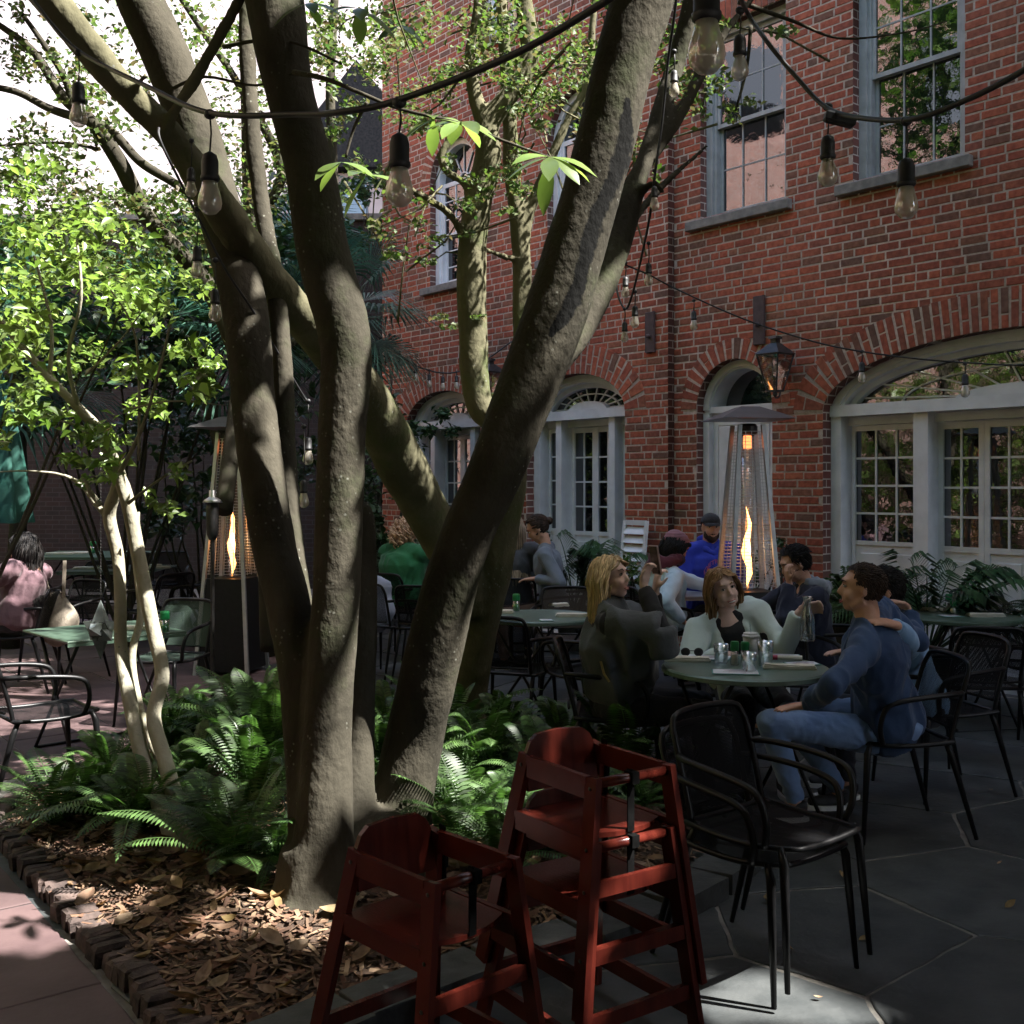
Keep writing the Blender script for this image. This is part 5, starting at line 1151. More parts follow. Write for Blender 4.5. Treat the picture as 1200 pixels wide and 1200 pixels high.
def menu(px,py,w_,h_,ang,label,lines=True,z=.733,m=None):
    c=tp(px,py,z); t=thing('menu_card',label,'menu',c,ang,'menus on the tables'); mb=MB(); mb.bb(-w_/2,w_/2,-h_/2,h_/2,0,.003); mb.build('cover',M['menuteal'],t); mb=MB(); mb.bb(-w_/2+.006,w_/2-.006,-h_/2+.006,h_/2-.006,.0032,.0045); pg=mb.build('page',m or M['paper'],t)
    if lines:
        mb=MB(); rs=random.Random(int(px)); 
        for i in range(5): mb.bb(-w_*.1-rs.uniform(0,.06),w_*.12+rs.uniform(0,.06),h_*(.3-.13*i),h_*(.3-.13*i)+.004,.0047,.0050)
        mb.build('print',M['ink'],pg)
    return t
menu(862,788,.22,.13,-.15,'menu with teal edge at the front rim of the near round table')
menu(828,771,.24,.14,-.35,'menu under the sunglasses on the near round table')
menu(912,769,.22,.12,-.2,'menu at the back rim of the near round table')
menu(940,778,.16,.1,.1,'menu beside the navy sleeve on the near round table')
x,y=XY(640,7.2); menu(640,727,.09,.10,.1,'small white card on the middle table',False); menu(1113,722,.13,.1,.1,'small card with dark print on the dark green round table')
c=tp(916,774); t=thing('tableware_roll','red and white wrapped cutlery roll beside the carafe side of the table','cutlery',c,-.2); mb=MB(); mb.tube([(-.02,0,.014),(.1,0,.014)],[.012,.014],10); mb.build('wrap',M['napkin'],t); mb=MB(); mb.tube([(-.06,0,.014),(-.02,0,.014)],.012,10); mb.build('band',mat('raspberry_band',(.4,.03,.07),rough=.5),t)
# sunglasses
t=thing('sunglasses','round dark sunglasses lying on a menu by the blonde woman','sunglasses',tp(811,769,.74),-.1)
for s in(-1,1): mb=MB(); mb.ell((s*.033,0,.022),(.024,.008,.022)); mb.build('lens',M['rubber'],t,smooth=True)
mb=MB(); mb.tube([(-.012,0,.028),(.012,0,.028)],.002,6); mb.tube([(-.055,0,.03),(-.05,.1,.01)],.002,6); mb.tube([(.055,0,.03),(.05,.1,.01)],.002,6); mb.build('frame',M['rubber'],t)
# bag on chair
M['canvas']=mat('beige_canvas',(.20,.17,.13),(.28,.24,.19),rough=.95,scale=30,bump=.4)
x,y=XY(68,8.85); t=thing('canvas_bag','beige canvas bag hanging by its straps from a chair back','bag',(x,y,.62)); mb=MB(); 
mb.ell((0,0,-.1),(.17,.09,.2)); mb.ell((0,0,.02),(.1,.06,.14)); me=remesh(mb,.02,4,lambda c:.03*noise.noise(c*7)); finish(me,'body',M['canvas'],t,False,True)
mb=MB(); mb.bar((-.04,-.02,.1),(-.13,-.04,.42),.03,.006); mb.bar((.05,-.02,.1),(.07,-.04,.4),.03,.006); mb.build('strap',M['canvas'],t)
x,y=XY(445,9.5); t=thing('pale_jacket','pale blue-grey jacket draped on a chair back by the trunk stub','jacket',(x,y,.6)); mb=MB(); mb.ell((0,0,0),(.13,.06,.25)); me=remesh(mb,.02,3,lambda c:.04*noise.noise(c*8)); finish(me,'cloth',mat('pale_blue_cloth',(.3,.33,.42),rough=.95),t,False,True)
# ---- pyramid heaters
M['flame']=emat('gas_flame',(1,.42,.12),2.0); M['flamecore']=emat('gas_flame_core',(1,.75,.4),3.6); M['glow']=emat('hot_burner',(1,.25,.08),.8)
M['tubeglass']=glassmat('heater_tube_glass',(1,.9,.85),.1)
def heater(label,x,y,rz):
    t=thing('patio_heater',label,'patio heater',(x,y,0),rz,'pyramid patio heaters')
    def hw(z): return .235-.145*z/2.08
    mb=MB(); a=.22; 
    n=mb.add([(sx*hw(0)*.95,sy*hw(0)*.95,.03) for sx,sy in((-1,-1),(1,-1),(1,1),(-1,1))]+[(sx*hw(.8)*.95,sy*hw(.8)*.95,.82) for sx,sy in((-1,-1),(1,-1),(1,1),(-1,1))]); mb.face(n+3,n+2,n+1,n); mb.face(n+4,n+5,n+6,n+7)
    for i in range(4): mb.face(n+i,n+(i+1)%4,n+4+(i+1)%4,n+4+i)
    mb.build('base',M['blackmetal'],t)
    for sx,sy in((-1,-1),(1,-1),(1,1),(-1,1)): mb=MB(); mb.bar((sx*hw(0),sy*hw(0),0),(sx*hw(2.08),sy*hw(2.08),2.08),.03,.03,up=(1,0,0)); mb.build('post',M['steel'],t)
    mb=MB()
    for z in np.arange(.86,2.04,.026):
        h=hw(z)-.004
        for a,b_ in(((-h,-h),(h,-h)),((h,-h),(h,h)),((h,h),(-h,h)),((-h,h),(-h,-h))): mb.bar((*a,z),(*b_,z),.0032,.0032)
    for i in(-1,0,1):
        for s in(-1,1): mb.bar((i*hw(.85)*.5,s*hw(.85),.85),(i*hw(2.03)*.5,s*hw(2.03),2.03),.004,.004,up=(0,1,0)); mb.bar((s*hw(.85),i*hw(.85)*.5,.85),(s*hw(2.03),i*hw(2.03)*.5,2.03),.004,.004,up=(1,0,0))
    mb.build('guard_grille',M['steel'],t)
    mb=MB(); mb.lathe((0,0,.83),[(.05,0),(.05,1.17)],20); mb.build('glass_tube',M['tubeglass'],t,smooth=True)
    mb=MB(); mb.lathe((0,0,2.0),[(.05,0),(.075,.02),(.075,.07),(.06,.09),(.001,.09)],20); mb.build('burner_cap',M['iron'],t)
    mb=MB(); q=.285; z=2.12
    n=mb.add([(-q,-q,z),(q,-q,z),(q,q,z),(-q,q,z),(-q*.9,-q*.9,z+.015),(q*.9,-q*.9,z+.015),(q*.9,q*.9,z+.015),(-q*.9,q*.9,z+.015),(-.07,-.07,z+.10),(.07,-.07,z+.10),(.07,.07,z+.10),(-.07,.07,z+.10)]); mb.face(n+3,n+2,n+1,n)
    for r in(0,4):
        for i in range(4): mb.face(n+r+i,n+r+(i+1)%4,n+r+4+(i+1)%4,n+r+4+i)
    mb.face(n+8,n+9,n+10,n+11); mb.build('hood',mat('hood_aluminium',(.16,.155,.15),(.2,.19,.185),rough=.4,metal=.6),t)
    mb=MB(); 
    pr=[(.004,0),(.012,.04),(.022,.09),(.018,.14),(.028,.20),(.030,.26),(.019,.31),(.022,.36),(.012,.43),(.014,.47),(.006,.53),(.001,.60)]; base=len(mb.v); N_=12
    for i,(r_,zz) in enumerate(pr):
        ox,oy=.012*math.sin(zz*17),.010*math.cos(zz*21)
        for j in range(N_): a=2*math.pi*j/N_; mb.v.append((ox+r_*math.cos(a)*(1+.25*math.sin(3*a+i)),oy+r_*math.sin(a),.86+zz))
    for i in range(len(pr)-1):
        for j in range(N_): a=i*N_+j; b=i*N_+(j+1)%N_; mb.face(a,b,b+N_,a+N_)
    fl_=mb.build('flame',M['flame'],t,smooth=True)
    mb=MB(); mb.lathe((.004,0,.98),[(.003,0),(.018,.06),(.02,.14),(.010,.24),(.002,.3)],10); mb.build('flame_core',M['flamecore'],fl_,smooth=True)
    mb=MB(); mb.lathe((0,0,1.9),[(.03,0),(.035,.05),(.03,.1)],12); mb.build('glowing_screen',M['glow'],t,smooth=True)
    return t
x,y=XY(876,8.4); h=heater('steel pyramid heater with a tall flame in front of the narrow arched door',x,y,.12)
x,y=XY(272,9.6); h1=dup(h); place(h1,(x,y,0),-.15,'steel pyramid heater with a black base half hidden by the left trunk')
# ---- wall lanterns
M['lampglass']=glassmat('lantern_glass',(.8,.8,.78),.2)
def lantern(s_,z,y0,label):
    p=BW(s_,y0-.22,z); t=thing('gas_lantern',label,'wall lantern',p,ANG,'black wall lanterns'); q=.115
    def sq(h,zz): return [(-h,-h,zz),(h,-h,zz),(h,h,zz),(-h,h,zz)]
    mb=MB()
    for i in range(4):
        a=Vector(sq(.05,-.2)[i]); b_=Vector(sq(q,.12)[i]); mb.bar(a,b_,.012,.012); c_=Vector(sq(q,.12)[(i+1)%4]); mb.bar(b_,c_,.014,.014); d_=Vector(sq(.05,-.2)[(i+1)%4]); mb.bar(a,d_,.012,.012)
    mb.build('frame',M['iron'],t)
    mb=MB(); n=mb.add(sq(.047,-.195)+sq(q-.004,.115)); 
    for i in range(4): mb.face(n+i,n+(i+1)%4,n+4+(i+1)%4,n+4+i)
    mb.build('glass',M['lampglass'],t)
    mb=MB(); n=mb.add(sq(q+.015,.127)+sq(.04,.22)+sq(.03,.225)+sq(.03,.26)+sq(.045,.262)+sq(.04,.285)); 
    for r in range(5):
        for i in range(4): mb.face(n+r*4+i,n+r*4+(i+1)%4,n+r*4+4+(i+1)%4,n+r*4+4+i)
    mb.face(n+20,n+21,n+22,n+23); mb.face(n+3,n+2,n+1,n); mb.build('roof',M['iron'],t)
    mb=MB(); mb.lathe((0,0,-.2),[(.012,0),(.012,.1),(.02,.11),(.02,.13)],10); mb.ell((0,0,-.225),(.02,.02,.03)); mb.build('burner',M['iron'],t)
    mb=MB(); mb.ell((0,0,.0),(.018,.018,.032)); mb.build('mantle',mat('pale_mantle',(.6,.5,.4),rough=.6),t,smooth=True)
    mb=MB(); mb.tube(smoothpath([(0,.2,-.02),(.0,.14,.02),(0,.1,-.1),(0,.06,-.24),(0,0,-.26)],5),.008,6); mb.tube([(.0,.21,.12),(0,q,.12)],.01,6); mb.build('bracket',M['iron'],t); return t
s_,z_=SW(909,410); lantern(s_+.16,2.66,0,'black gas lantern on the brick wall between the narrow door and the wide arch')
s_,z_=SW(582,442,8.16); lantern(s_+.16,z_-.1,-.09,'black gas lantern glimpsed between the second tree and the leaning trunk')
# spotlight box high on the wall
p=BW(-7.55,-.25,6.35); t=thing('floodlight','black floodlight high on the facade behind the leaning trunk','floodlight',p,ANG); mb=MB(); mb.bb(-.12,.12,-.06,.1,-.2,.28,bev=.02); mb.build('housing',M['iron'],t); mb=MB(); mb.tube([(0,.1,0),(0,.17,0)],.02,8); mb.build('bracket',M['iron'],t)
# louvred shutter leaning by the door
A=P(708,625,11.35); t=thing('louvred_shutter','white louvred shutter leaning beside the open french door','shutter',(1.13,11.0,0),ANG); mb=MB(); L_=1.28; rot=Matrix.Rotation(R(-7),3,'X')
def q3(x,y,z): return rot@Vector((x,y,z))
mb.bar(q3(-.15,0,0),q3(-.15,0,L_),.035,.03,up=(0,1,0)); mb.bar(q3(.15,0,0),q3(.15,0,L_),.035,.03,up=(0,1,0))
for z in(.02,.62,L_-.02): mb.bar(q3(-.14,0,z),q3(.14,0,z),.028,.05)
mb.build('frame',M['white'],t); mb=MB()
for i in range(13):
    z=.1+i*.09
    if abs(z-.62)>.05 and z<L_-.06: mb.box(q3(0,0,z),(.27,.012,.085),(rot.to_4x4()@Matrix.Rotation(R(-25),4,'X')).to_3x3())
mb.build('louvres',M['white'],t)
# ---- string lights
def stringlights(label,path,bulbs,r=.0055,bs=1.0,opaque=False):
    t=thing('string_lights',label,'string lights',P(*path[len(path)//2]),0,'strings of clear bulbs over the courtyard'); mb=MB(); pts=[P(*p) for p in path]; mb.tube(smoothpath([tuple(p) for p in pts],8),r,7)
    mb.build('cable',M['rubber'],t,True,True)
    for bl in bulbs:
        px,py,d,pt=bl[:4]; c=P(px,py,d); k=bl[4] if len(bl)>4 else 1.0; top=P(px,pt,d)
        mb=MB(); mb.tube([top,(top+c)/2+Vector((.003,0,0)),c],.0022*max(1,d/4),5); mb.ell(top,(.012*k,.009*k,.010*k)); 
        mb.lathe(c,[(.004*k,0),(.013*k,-.006*k),(.0165*k,-.018*k),(.0165*k,-.046*k),(.0185*k,-.048*k),(.0185*k,-.054*k),(.015*k,-.058*k)],14); s=mb.build('socket',M['rubber'],t,True,True)
        mb=MB(); mb.lathe(c-Vector((0,0,.056*k)),[(.0135*k,0),(.016*k,-.012*k),(.0215*k,-.03*k),(.0235*k,-.042*k),(.021*k,-.053*k),(.012*k,-.063*k),(.001,-.066*k)],16); mb.build('bulb',M['bulbglass'],s,True,True)
        mb=MB(); mb.lathe(c-Vector((0,0,.058*k)),[(.004*k,0),(.005*k,-.02*k),(.002*k,-.03*k)],8); mb.build('bulb_stem',M['whiteplastic'],s,True,True)
stringlights('thick black cable of clear bulbs sweeping across the big trunks at the top',[(-20,-60,3.7),(30,-10,3.6),(62,30,3.5),(95,62,3.4),(170,100,2.9),(245,132,2.45),(350,134,2.25),(400,131,2.15),(465,118,2.08),(600,65,1.9),(720,-5,1.72),(800,-60,1.6),(860,-120,1.55)],[(92,96,3.4,62,1.15),(246,178,2.45,134,1.15),(468,156,2.08,120,1.15)],.0065)
stringlights('cable of clear bulbs sagging in front of the upper windows at right',[(800,-200,1.6),(828,-130,1.65),(850,-60,2.2),(872,8,3.3),(900,50,3.25),(935,92,3.2),(966,124,3.1),(1000,137,2.9),(1065,140,2.6),(1130,118,2.45),(1200,82,2.3),(1290,20,2.1)],[(828,-30,1.68,-110,1.25),(867,40,3.3,12,1.15),(970,158,3.1,125,1.2),(1062,185,2.62,142,1.2)],.007)
mb=MB(); mb.box(P(984,140,3.02),(.085,.03,.03),Euler((0,.25,0)).to_matrix(),bev=.006); o=mb.build('plug_connector',M['rubber']); tag(o,'black plug joining two string light cables at right','plug')
stringlights('thin black cable running down the leaning limb at left',[(186,150,4.0),(190,170,3.98),(225,240,4.1),(262,312,4.25),(300,370,4.4),(350,455,4.75),(360,470,4.8)],[(231,288,4.05,245,1.0),(252,338,4.2,305,1.05),(361,512,4.75,470,1.0),(356,562,4.72,500,1.0),(224,196,4.0,165,.9)],.005)
stringlights('doubled cable hanging beside the right fork of the leaning trunk',[(800,-60,4.3),(790,20,4.4),(783,70,4.5),(775,150,4.6),(768,200,4.6),(762,250,4.8),(752,300,5.2),(741,345,5.6),(733,362,5.8),(724,345,5.9),(722,320,6)],[(790,82,4.45,60,.9),(767,218,4.6,200,.85),(760,308,5.2,285,.9),(733,324,5.6,308,.9),(744,358,5.6,342,.95),(732,377,5.8,362,.9)],.006)
stringlights('thin cable of small bulbs stretched across the facade above the arches',[(722,306,7.4),(760,322,7.8),(787,336,8),(850,365,8),(900,384,8),(960,402,7.9),(1010,412,7.8),(1070,420,7.7),(1131,425,7.6),(1200,428,7.4),(1300,425,7)],[(813,364,8,352,1.2),(1010,424,7.8,412,1.25),(1131,438,7.6,426,1.35)],.006)
stringlights('far sagging string of small bulbs over the left arched door',[(385,340,11),(440,392,11.5),(480,424,11.7),(503,434,11.8),(519,437,11.8),(535,436,11.8),(560,428,11.8),(600,400,11.7)],[(447,398,11.5,395,1.2),(468,417,11.6,412,1.2),(487,430,11.7,427,1.2),(503,438,11.8,434,1.2),(519,441,11.8,437,1.2),(535,440,11.8,436,1.2)],.008)
# ---- torch lamp, star lantern, umbrella, path marker
x,y=XY(249,7.6); t=thing('torch_lamp','tall thin black garden torch with a pale cap in front of the left heater','garden torch',(x,y,0)); mb=MB(); mb.tube([(0,0,.0),(0,0,1.25)],.014,8); mb.build('pole',M['iron'],t); mb=MB(); mb.lathe((0,0,1.24),[(.022,0),(.040,.04),(.044,.22),(.038,.26)],14); mb.build('canister',M['iron'],t,smooth=True); mb=MB(); mb.lathe((0,0,1.5),[(.07,0),(.055,.02),(.03,.035),(.024,.04),(.024,.085),(.001,.087)],14); mb.build('cap',M['steel'],t,smooth=True)
M['starglass']=mat('frosted_star_glass',(.13,.15,.145),(.24,.27,.26),rough=.25,scale=12,trans=.2)
c=P(118,738,6.0); t=thing('star_lantern','frosted glass many-pointed star lantern hanging over the green square table','lantern',c); mb=MB(); import itertools
ico=[Vector(v).normalized() for v in [(0,0,1),(0,0,-1),(.8,.2,.35),(-.8,-.1,.4),(.25,.8,.1),(-.2,-.85,.15),(.7,-.4,-.5),(-.65,.35,-.55)]]
for v in ico:
    u,w_=frame_of(v); L_=.165 if abs(v.z)>.9 else .105; mbx=[v*.04+(u*math.cos(a)+w_*math.sin(a))*.052 for a in(R(45),R(135),R(225),R(315))]; n=mb.add(mbx+[v*L_]); 
    for i in range(4): mb.face(n+i,n+(i+1)%4,n+4)
mb.build('glass_points',M['starglass'],t); mb=MB()
for v in ico:
    u,w_=frame_of(v); L_=.165 if abs(v.z)>.9 else .105
    for a in(R(45),R(135),R(225),R(315)):
        p=v*.04+(u*math.cos(a)+w_*math.sin(a))*.053; q=v*.04+(u*math.cos(a+R(90))+w_*math.sin(a+R(90)))*.053; mb.bar(p,q,.003,.003)
mb.build('lead_came',M['iron'],t); mb=MB()
for i in range(46): mb.lathe((0,.0,.17+i*.017),[(.0015,0),(.0035,.005),(.0015,.012)],5)
mb.tube([(0,0,.165),(0,0,.98)],.0012,4); mb.build('chain',M['iron'],t)
M['umb']=mat('teal_green_canvas',(.005,.05,.038),(.008,.075,.055),rough=.8,scale=7)
x,y=XY(-5,9.6); t=thing('folded_umbrella','closed teal green patio umbrella at the left edge','umbrella',(x,y,0)); mb=MB(); mb.tube([(0,0,0),(0,0,2.7)],.022,10); mb.build('pole',M['iron'],t); mb=MB(); N_=32
for i in range(9):
    u=i/8; z=2.65-u*1.35; r_=.03+.24*u**.8
    for j in range(N_): a=2*math.pi*j/N_; rr=r_*(1+.32*math.sin(8*a+u)); mb.v.append((rr*math.cos(a),rr*math.sin(a),z))
for i in range(8):
    for j in range(N_): a=i*N_+j; b=i*N_+(j+1)%N_; mb.face(a,b,b+N_,a+N_)
mb.build('canopy',M['umb'],t,smooth=True)
p=G(449,840,.02); x,y=XY(449,6.05); t=thing('path_light','small black and white stake light among the ferns behind the trunks','garden light',(x,y,.05)); mb=MB(); mb.lathe((0,0,0),[(.008,0),(.008,.16)],8); mb.build('stake',M['whiteplastic'],t); mb=MB(); mb.lathe((0,0,.2),[(.02,0),(.024,.02),(.02,.07),(.001,.075)],10); mb.build('head',M['iron'],t)
# black irrigation hose at the trunk foot
mb=MB(); mb.tube(smoothpath([(.0,4.0,.11),(-.25,3.86,.12),(-.5,3.83,.125),(-.75,3.9,.12),(-.95,4.05,.11)],6),.008,8); tag(mb.build('irrigation_hose',M['rubber'],smooth=True),'thin black hose lying on the mulch at the foot of the trunk','hose')
# ================================================================ PEOPLE
M['skin']=mat('skin',(.52,.28,.19),(.60,.35,.25),rough=.5,scale=9,bump=.08,bscale=120,spec=.4)
M['skinpale']=mat('fair_skin',(.66,.43,.34),(.74,.51,.42),rough=.5,scale=9,spec=.4)
M['eyewhite']=mat('eye_white',(.6,.58,.55),rough=.25); M['iris']=mat('dark_iris',(.03,.02,.015),rough=.2)
M['lips']=mat('lips',(.38,.10,.09),(.42,.13,.11),rough=.4); M['teeth']=mat('teeth',(.75,.72,.68),rough=.3)
M['sole']=mat('white_sole',(.6,.6,.58),rough=.7); M['shoe']=mat('black_canvas_shoe',(.012,.012,.013),(.03,.03,.032),rough=.8,scale=20)
def cloth(name,a,b=None,rough=.9,bump=.35,sheen=.15): return mat(name,a,b or tuple(min(1,c*1.35) for c in a),rough=rough,scale=6,bump=bump,bscale=45,bdist=.006,detail=6,sheen=sheen)
def hairm(name,a,b): return mat(name,a,b,rough=.6,scale=40,stretch=(1,1,.25),rnd=.35,spec=.25,contrast=(.4,.6))
M['blonde']=hairm('blonde_hair',(.46,.32,.16),(.66,.5,.29)); M['sandy']=hairm('light_brown_ombre_hair',(.20,.11,.05),(.34,.21,.10)); M['strawb']=hairm('curly_strawberry_blonde_hair',(.42,.26,.16),(.6,.42,.28))
M['brownhair']=hairm('dark_brown_hair',(.025,.015,.010),(.06,.036,.024)); M['blackhair']=hairm('black_hair',(.006,.005,.005),(.016,.013,.012)); M['ash']=hairm('long_ash_blonde_hair',(.30,.22,.15),(.48,.38,.28))
def Rx(a): return Matrix.Rotation(a,3,'X')
def Ry(a): return Matrix.Rotation(a,3,'Y')
def Rz(a): return Matrix.Rotation(a,3,'Z')
def fold(amp,sc=9,st=(1,1,.45),seed=0):
    def f(c):
        q=Vector((c.x*st[0]*sc+seed,c.y*st[1]*sc,c.z*st[2]*sc+seed)); w_=Vector((noise.noise(q*.6+Vector((5,1,2))),noise.noise(q*.6+Vector((1,7,3))),noise.noise(q*.6)))*1.3
        r=1-abs(noise.noise(q+w_))*2.2; return amp*(r-.4)
    return f
def hand(mb,wr,dirv,palmn,S,curl=.3,side=1,spread=.12,fist=False):
    """wr wrist point, dirv pointing direction, palmn palm normal (towards which fingers curl)"""
    d=dirv.normalized(); n=(palmn-d*palmn.dot(d)).normalized(); s=d.cross(n)*side
    for k in(-1,-.33,.33,1): mb.tube([wr+s*k*.012*S,wr+d*.045*S+s*k*.022*S,wr+d*.088*S+s*k*.027*S],[.017*S,.0155*S,.0115*S],8)
    for i,(o,L) in enumerate(((-1.02,.066),(-.34,.076),(.34,.072),(1.02,.056))):
        p=wr+d*.085*S+s*o*.028*S; a=o*-spread; dd=(d*math.cos(a)-s*math.sin(a)).normalized(); pts=[p-dd*.01*S]; c=curl*.5; q=p; 
        for seg,f in enumerate((.45,.32,.23)):
            v=dd*math.cos(c)+n*math.sin(c); q=q+v*L*f*S; pts.append(q); c+=curl
        mb.tube(pts,[.0098*S,.0092*S,.0082*S,.0068*S],8)
    b=wr+d*.025*S-s*.02*S; t1=b+(-s*.8+d*.5+n*.3).normalized()*.038*S; t2=t1+(-s*.35+d*.8+n*.45).normalized()*.03*S; t3=t2+(d*.8+n*(.3+curl*.3)).normalized()*.022*S
    mb.tube([b,t1,t2,t3],[.014*S,.0115*S,.0095*S,.0075*S],8)
def human(label,base,yaw,spec,S=1.0):
    sp=dict(hz=.53,lean=0,slean=0,twist=0,hy=0,hp=0,hr=0,vox=.009,sw=.175,fem=False,skin=M['skin'],top=None,tsleeve=1,legs=None,trous=None,shoes=M['shoe'],hair=None,hairm=None,loose=0,neckf=0,face=True,build_=1.0,tfold=.010)
    sp.update(spec); t=thing('person',label,'person',(base[0],base[1],0),yaw); W2L=Matrix.Rotation(-yaw,3,'Z'); O=Vector((base[0],base[1],0))
    def J(p):
        if p is None: return None
        if p[0]=='w': return W2L@(P(*p[1:4])-O)
        return Vector(p)*S
    hip=J(sp['hip']) if 'hip' in sp else Vector((0,0,sp['hz']*S)); RT=Rz(sp['twist'])@Ry(sp['slean'])@Rx(-sp['lean'])
    up=RT@Vector((0,0,1)); rt=RT@Vector((1,0,0)); fw=RT@Vector((0,1,0)); TL=.50*S
    nb=hip+up*TL; hc=J(sp['head']) if 'head' in sp else nb+up*.10*S+fw*.03*S+Vector((0,0,.07*S)); RH=Rz(sp['hy'])@Rx(sp['hp'])@Ry(sp['hr'])
    if 'head' in sp:
        nb=hc-(up*.155+fw*.025)*S; v=nb-hip; TL=max(.40*S,min(.60*S,v.length)); upn=v.normalized(); nb=hip+upn*TL
        q_=up.rotation_difference(upn).to_matrix(); up=upn; rt=q_@rt; fw=q_@fw; RT=q_@RT
    sw=sp['sw']*S; sh={}; el={}; wr={}; hd={}; bs=sp['build_']
    for k,s in(('L',-1),('R',1)):
        sh[k]=nb-up*.055*S+rt*s*sw
        a=sp.get(k,((.24*s,.08,.82),(.16*s,.36,.78),(-.2*s,1,0),(0,0,-1),.4))
        el[k]=J(a[0]); wr[k]=J(a[1]); hd[k]=a[2:5]
        # keep segment lengths human
        LU,LF=.285*S,.25*S; v=wr[k]-sh[k]; dist=v.length
        if dist>(LU+LF)*.995: sh[k]=sh[k]+v.normalized()*(dist-(LU+LF)*.99)*.4; v=wr[k]-sh[k]; dist=v.length
        if dist>(LU+LF)*.995: wr[k]=sh[k]+v.normalized()*(LU+LF)*.99; v=wr[k]-sh[k]; dist=v.length
        dist=max(dist,.12*S); a_=(LU*LU-LF*LF+dist*dist)/(2*dist); h_=math.sqrt(max(0,LU*LU-a_*a_)); dirn=v.normalized(); e=el[k]-sh[k]; e-=dirn*e.dot(dirn); e=e.normalized() if e.length>1e-5 else Vector((0,0,-1)); el[k]=sh[k]+dirn*a_+e*h_
    lg=sp['legs'] or {'L':((-.11,.44,.50),(-.12,.42,.09)),'R':((.11,.44,.50),(.12,.42,.09))}
    kn={};an={}
    for k in'LR': kn[k]=J(lg[k][0]); an[k]=J(lg[k][1])
    hpj={'L':hip-rt*.09*S-up*.02*S,'R':hip+rt*.09*S-up*.02*S}
    body=MB()
    def HP(x,y,z): return hc+RH@(Vector((x,y,z))*S)
    body.ell(HP(0,-.012,.028),(.074*S,.094*S,.084*S),RH); body.ell(HP(0,.022,-.025),(.060*S,.066*S,.086*S),RH); body.ell(HP(0,.050,-.085),(.033*S,.030*S,.024*S),RH)
    body.ell(HP(-.032,.055,-.03),(.028*S,.028*S,.032*S),RH); body.ell(HP(.032,.055,-.03),(.028*S,.028*S,.032*S),RH); body.ell(HP(0,.072,.038),(.046*S,.018*S,.016*S),RH)
    body.tube([HP(0,.078,.022),HP(0,.096,-.008),HP(0,.104,-.028)],[.008*S,.010*S,.0125*S],8); body.ell(HP(-.011,.092,-.03),(.008*S,.009*S,.007*S),RH); body.ell(HP(.011,.092,-.03),(.008*S,.009*S,.007*S),RH)
    body.ell(HP(0,.072,-.062),(.026*S,.017*S,.013*S),RH)
    for s in(-1,1): body.ell(HP(s*.076,-.008,-.006),(.007*S,.019*S,.030*S),RH@Rz(s*-.25)); body.tube([HP(s*.055,-.01,-.05),HP(s*.038,.045,-.082)],[.024*S,.018*S],8)
    body.tube([nb-up*.06*S,nb+fw*.0*S,HP(0,-.02,-.06)],[.066*S*bs,.053*S*bs,.05*S*bs],14)
    ch_=hip+up*TL*.72
    body.ell(ch_,(.15*S,.10*S,.17*S),RT); body.ell(hip+up*TL*.38,(.125*S,.09*S,.15*S),RT); body.ell(hip+up*.03*S,(.155*S,.12*S,.12*S),RT)
    body.tube([sh['L'],nb-up*.03*S,sh['R']],[.036*S,.058*S,.036*S],12)
    ka=.72 if sp['top'] else 1; kl=.72 if sp['trous'] else 1
    for k,s in(('L',-1),('R',1)):
        body.tube([sh[k],sh[k]*.5+el[k]*.5,el[k]],[.048*S*ka,.043*S*ka,.036*S*ka],12); body.tube([el[k],el[k]*.6+wr[k]*.4,el[k]*.25+wr[k]*.75,wr[k]],[.036*S*ka,.036*S*ka,.027*S,.024*S],12)
        d=W2L@Vector(hd[k][0]) if len(hd[k])>3 and False else Vector(hd[k][0]); hand(body,wr[k],d,Vector(hd[k][1]),S,hd[k][2],s if False else 1)
        body.tube([hpj[k],hpj[k]*.5+kn[k]*.5,kn[k]],[.082*S*kl,.072*S*kl,.052*S*kl],12); body.tube([kn[k],kn[k]*.6+an[k]*.4,an[k]],[.052*S*kl,.052*S*kl,.034*S],12); body.tube([an[k],an[k]-Vector((0,0,.035))*S],[.034*S,.03*S],8)
    me=remesh(body,sp['vox']*S,3); bd=finish(me,'body',sp['skin'],t,False,True)
    # face
    if sp['face']:
        for s in(-1,1):
            mb=MB(); mb.ell(HP(s*.030,.0775,.012),(.0125*S,.008*S,.0065*S),RH,10,8); e=mb.build('eye',M['eyewhite'],t,smooth=True)
            mb=MB(); mb.ell(HP(s*.030+.001,.0835,.012),(.0058*S,.003*S,.0058*S),RH,10,6); mb.build('iris',M['iris'],e,smooth=True)
            mb=MB(); mb.tube([HP(s*.017,.0815,.015),HP(s*.030,.0865,.0195),HP(s*.044,.078,.015)],[.0016*S,.0022*S,.0014*S],6); mb.build('eyelash',M['iris'],t)
            mb=MB(); mb.tube([HP(s*.014,.088,.032),HP(s*.030,.089,.040),HP(s*.050,.074,.034)],[.0028*S,.0032*S,.0015*S],6); mb.build('eyebrow',sp['hairm'] if sp['hairm'] and not sp['hat'] and sp['hairm'] is not M['blonde'] else M['brownhair'],t)
        mb=MB(); w_=.027 if sp.get('smile') else .021; lz=-.062; c_=.006 if sp.get('smile') else 0
        mb.tube([HP(-w_,.082,lz+c_),HP(-w_*.5,.0925,lz+.003),HP(0,.0955,lz+.002),HP(w_*.5,.0925,lz+.003),HP(w_,.082,lz+c_)],[.001*S,.0028*S,.003*S,.0028*S,.001*S],8); o_=.011 if sp.get('smile') else .0075
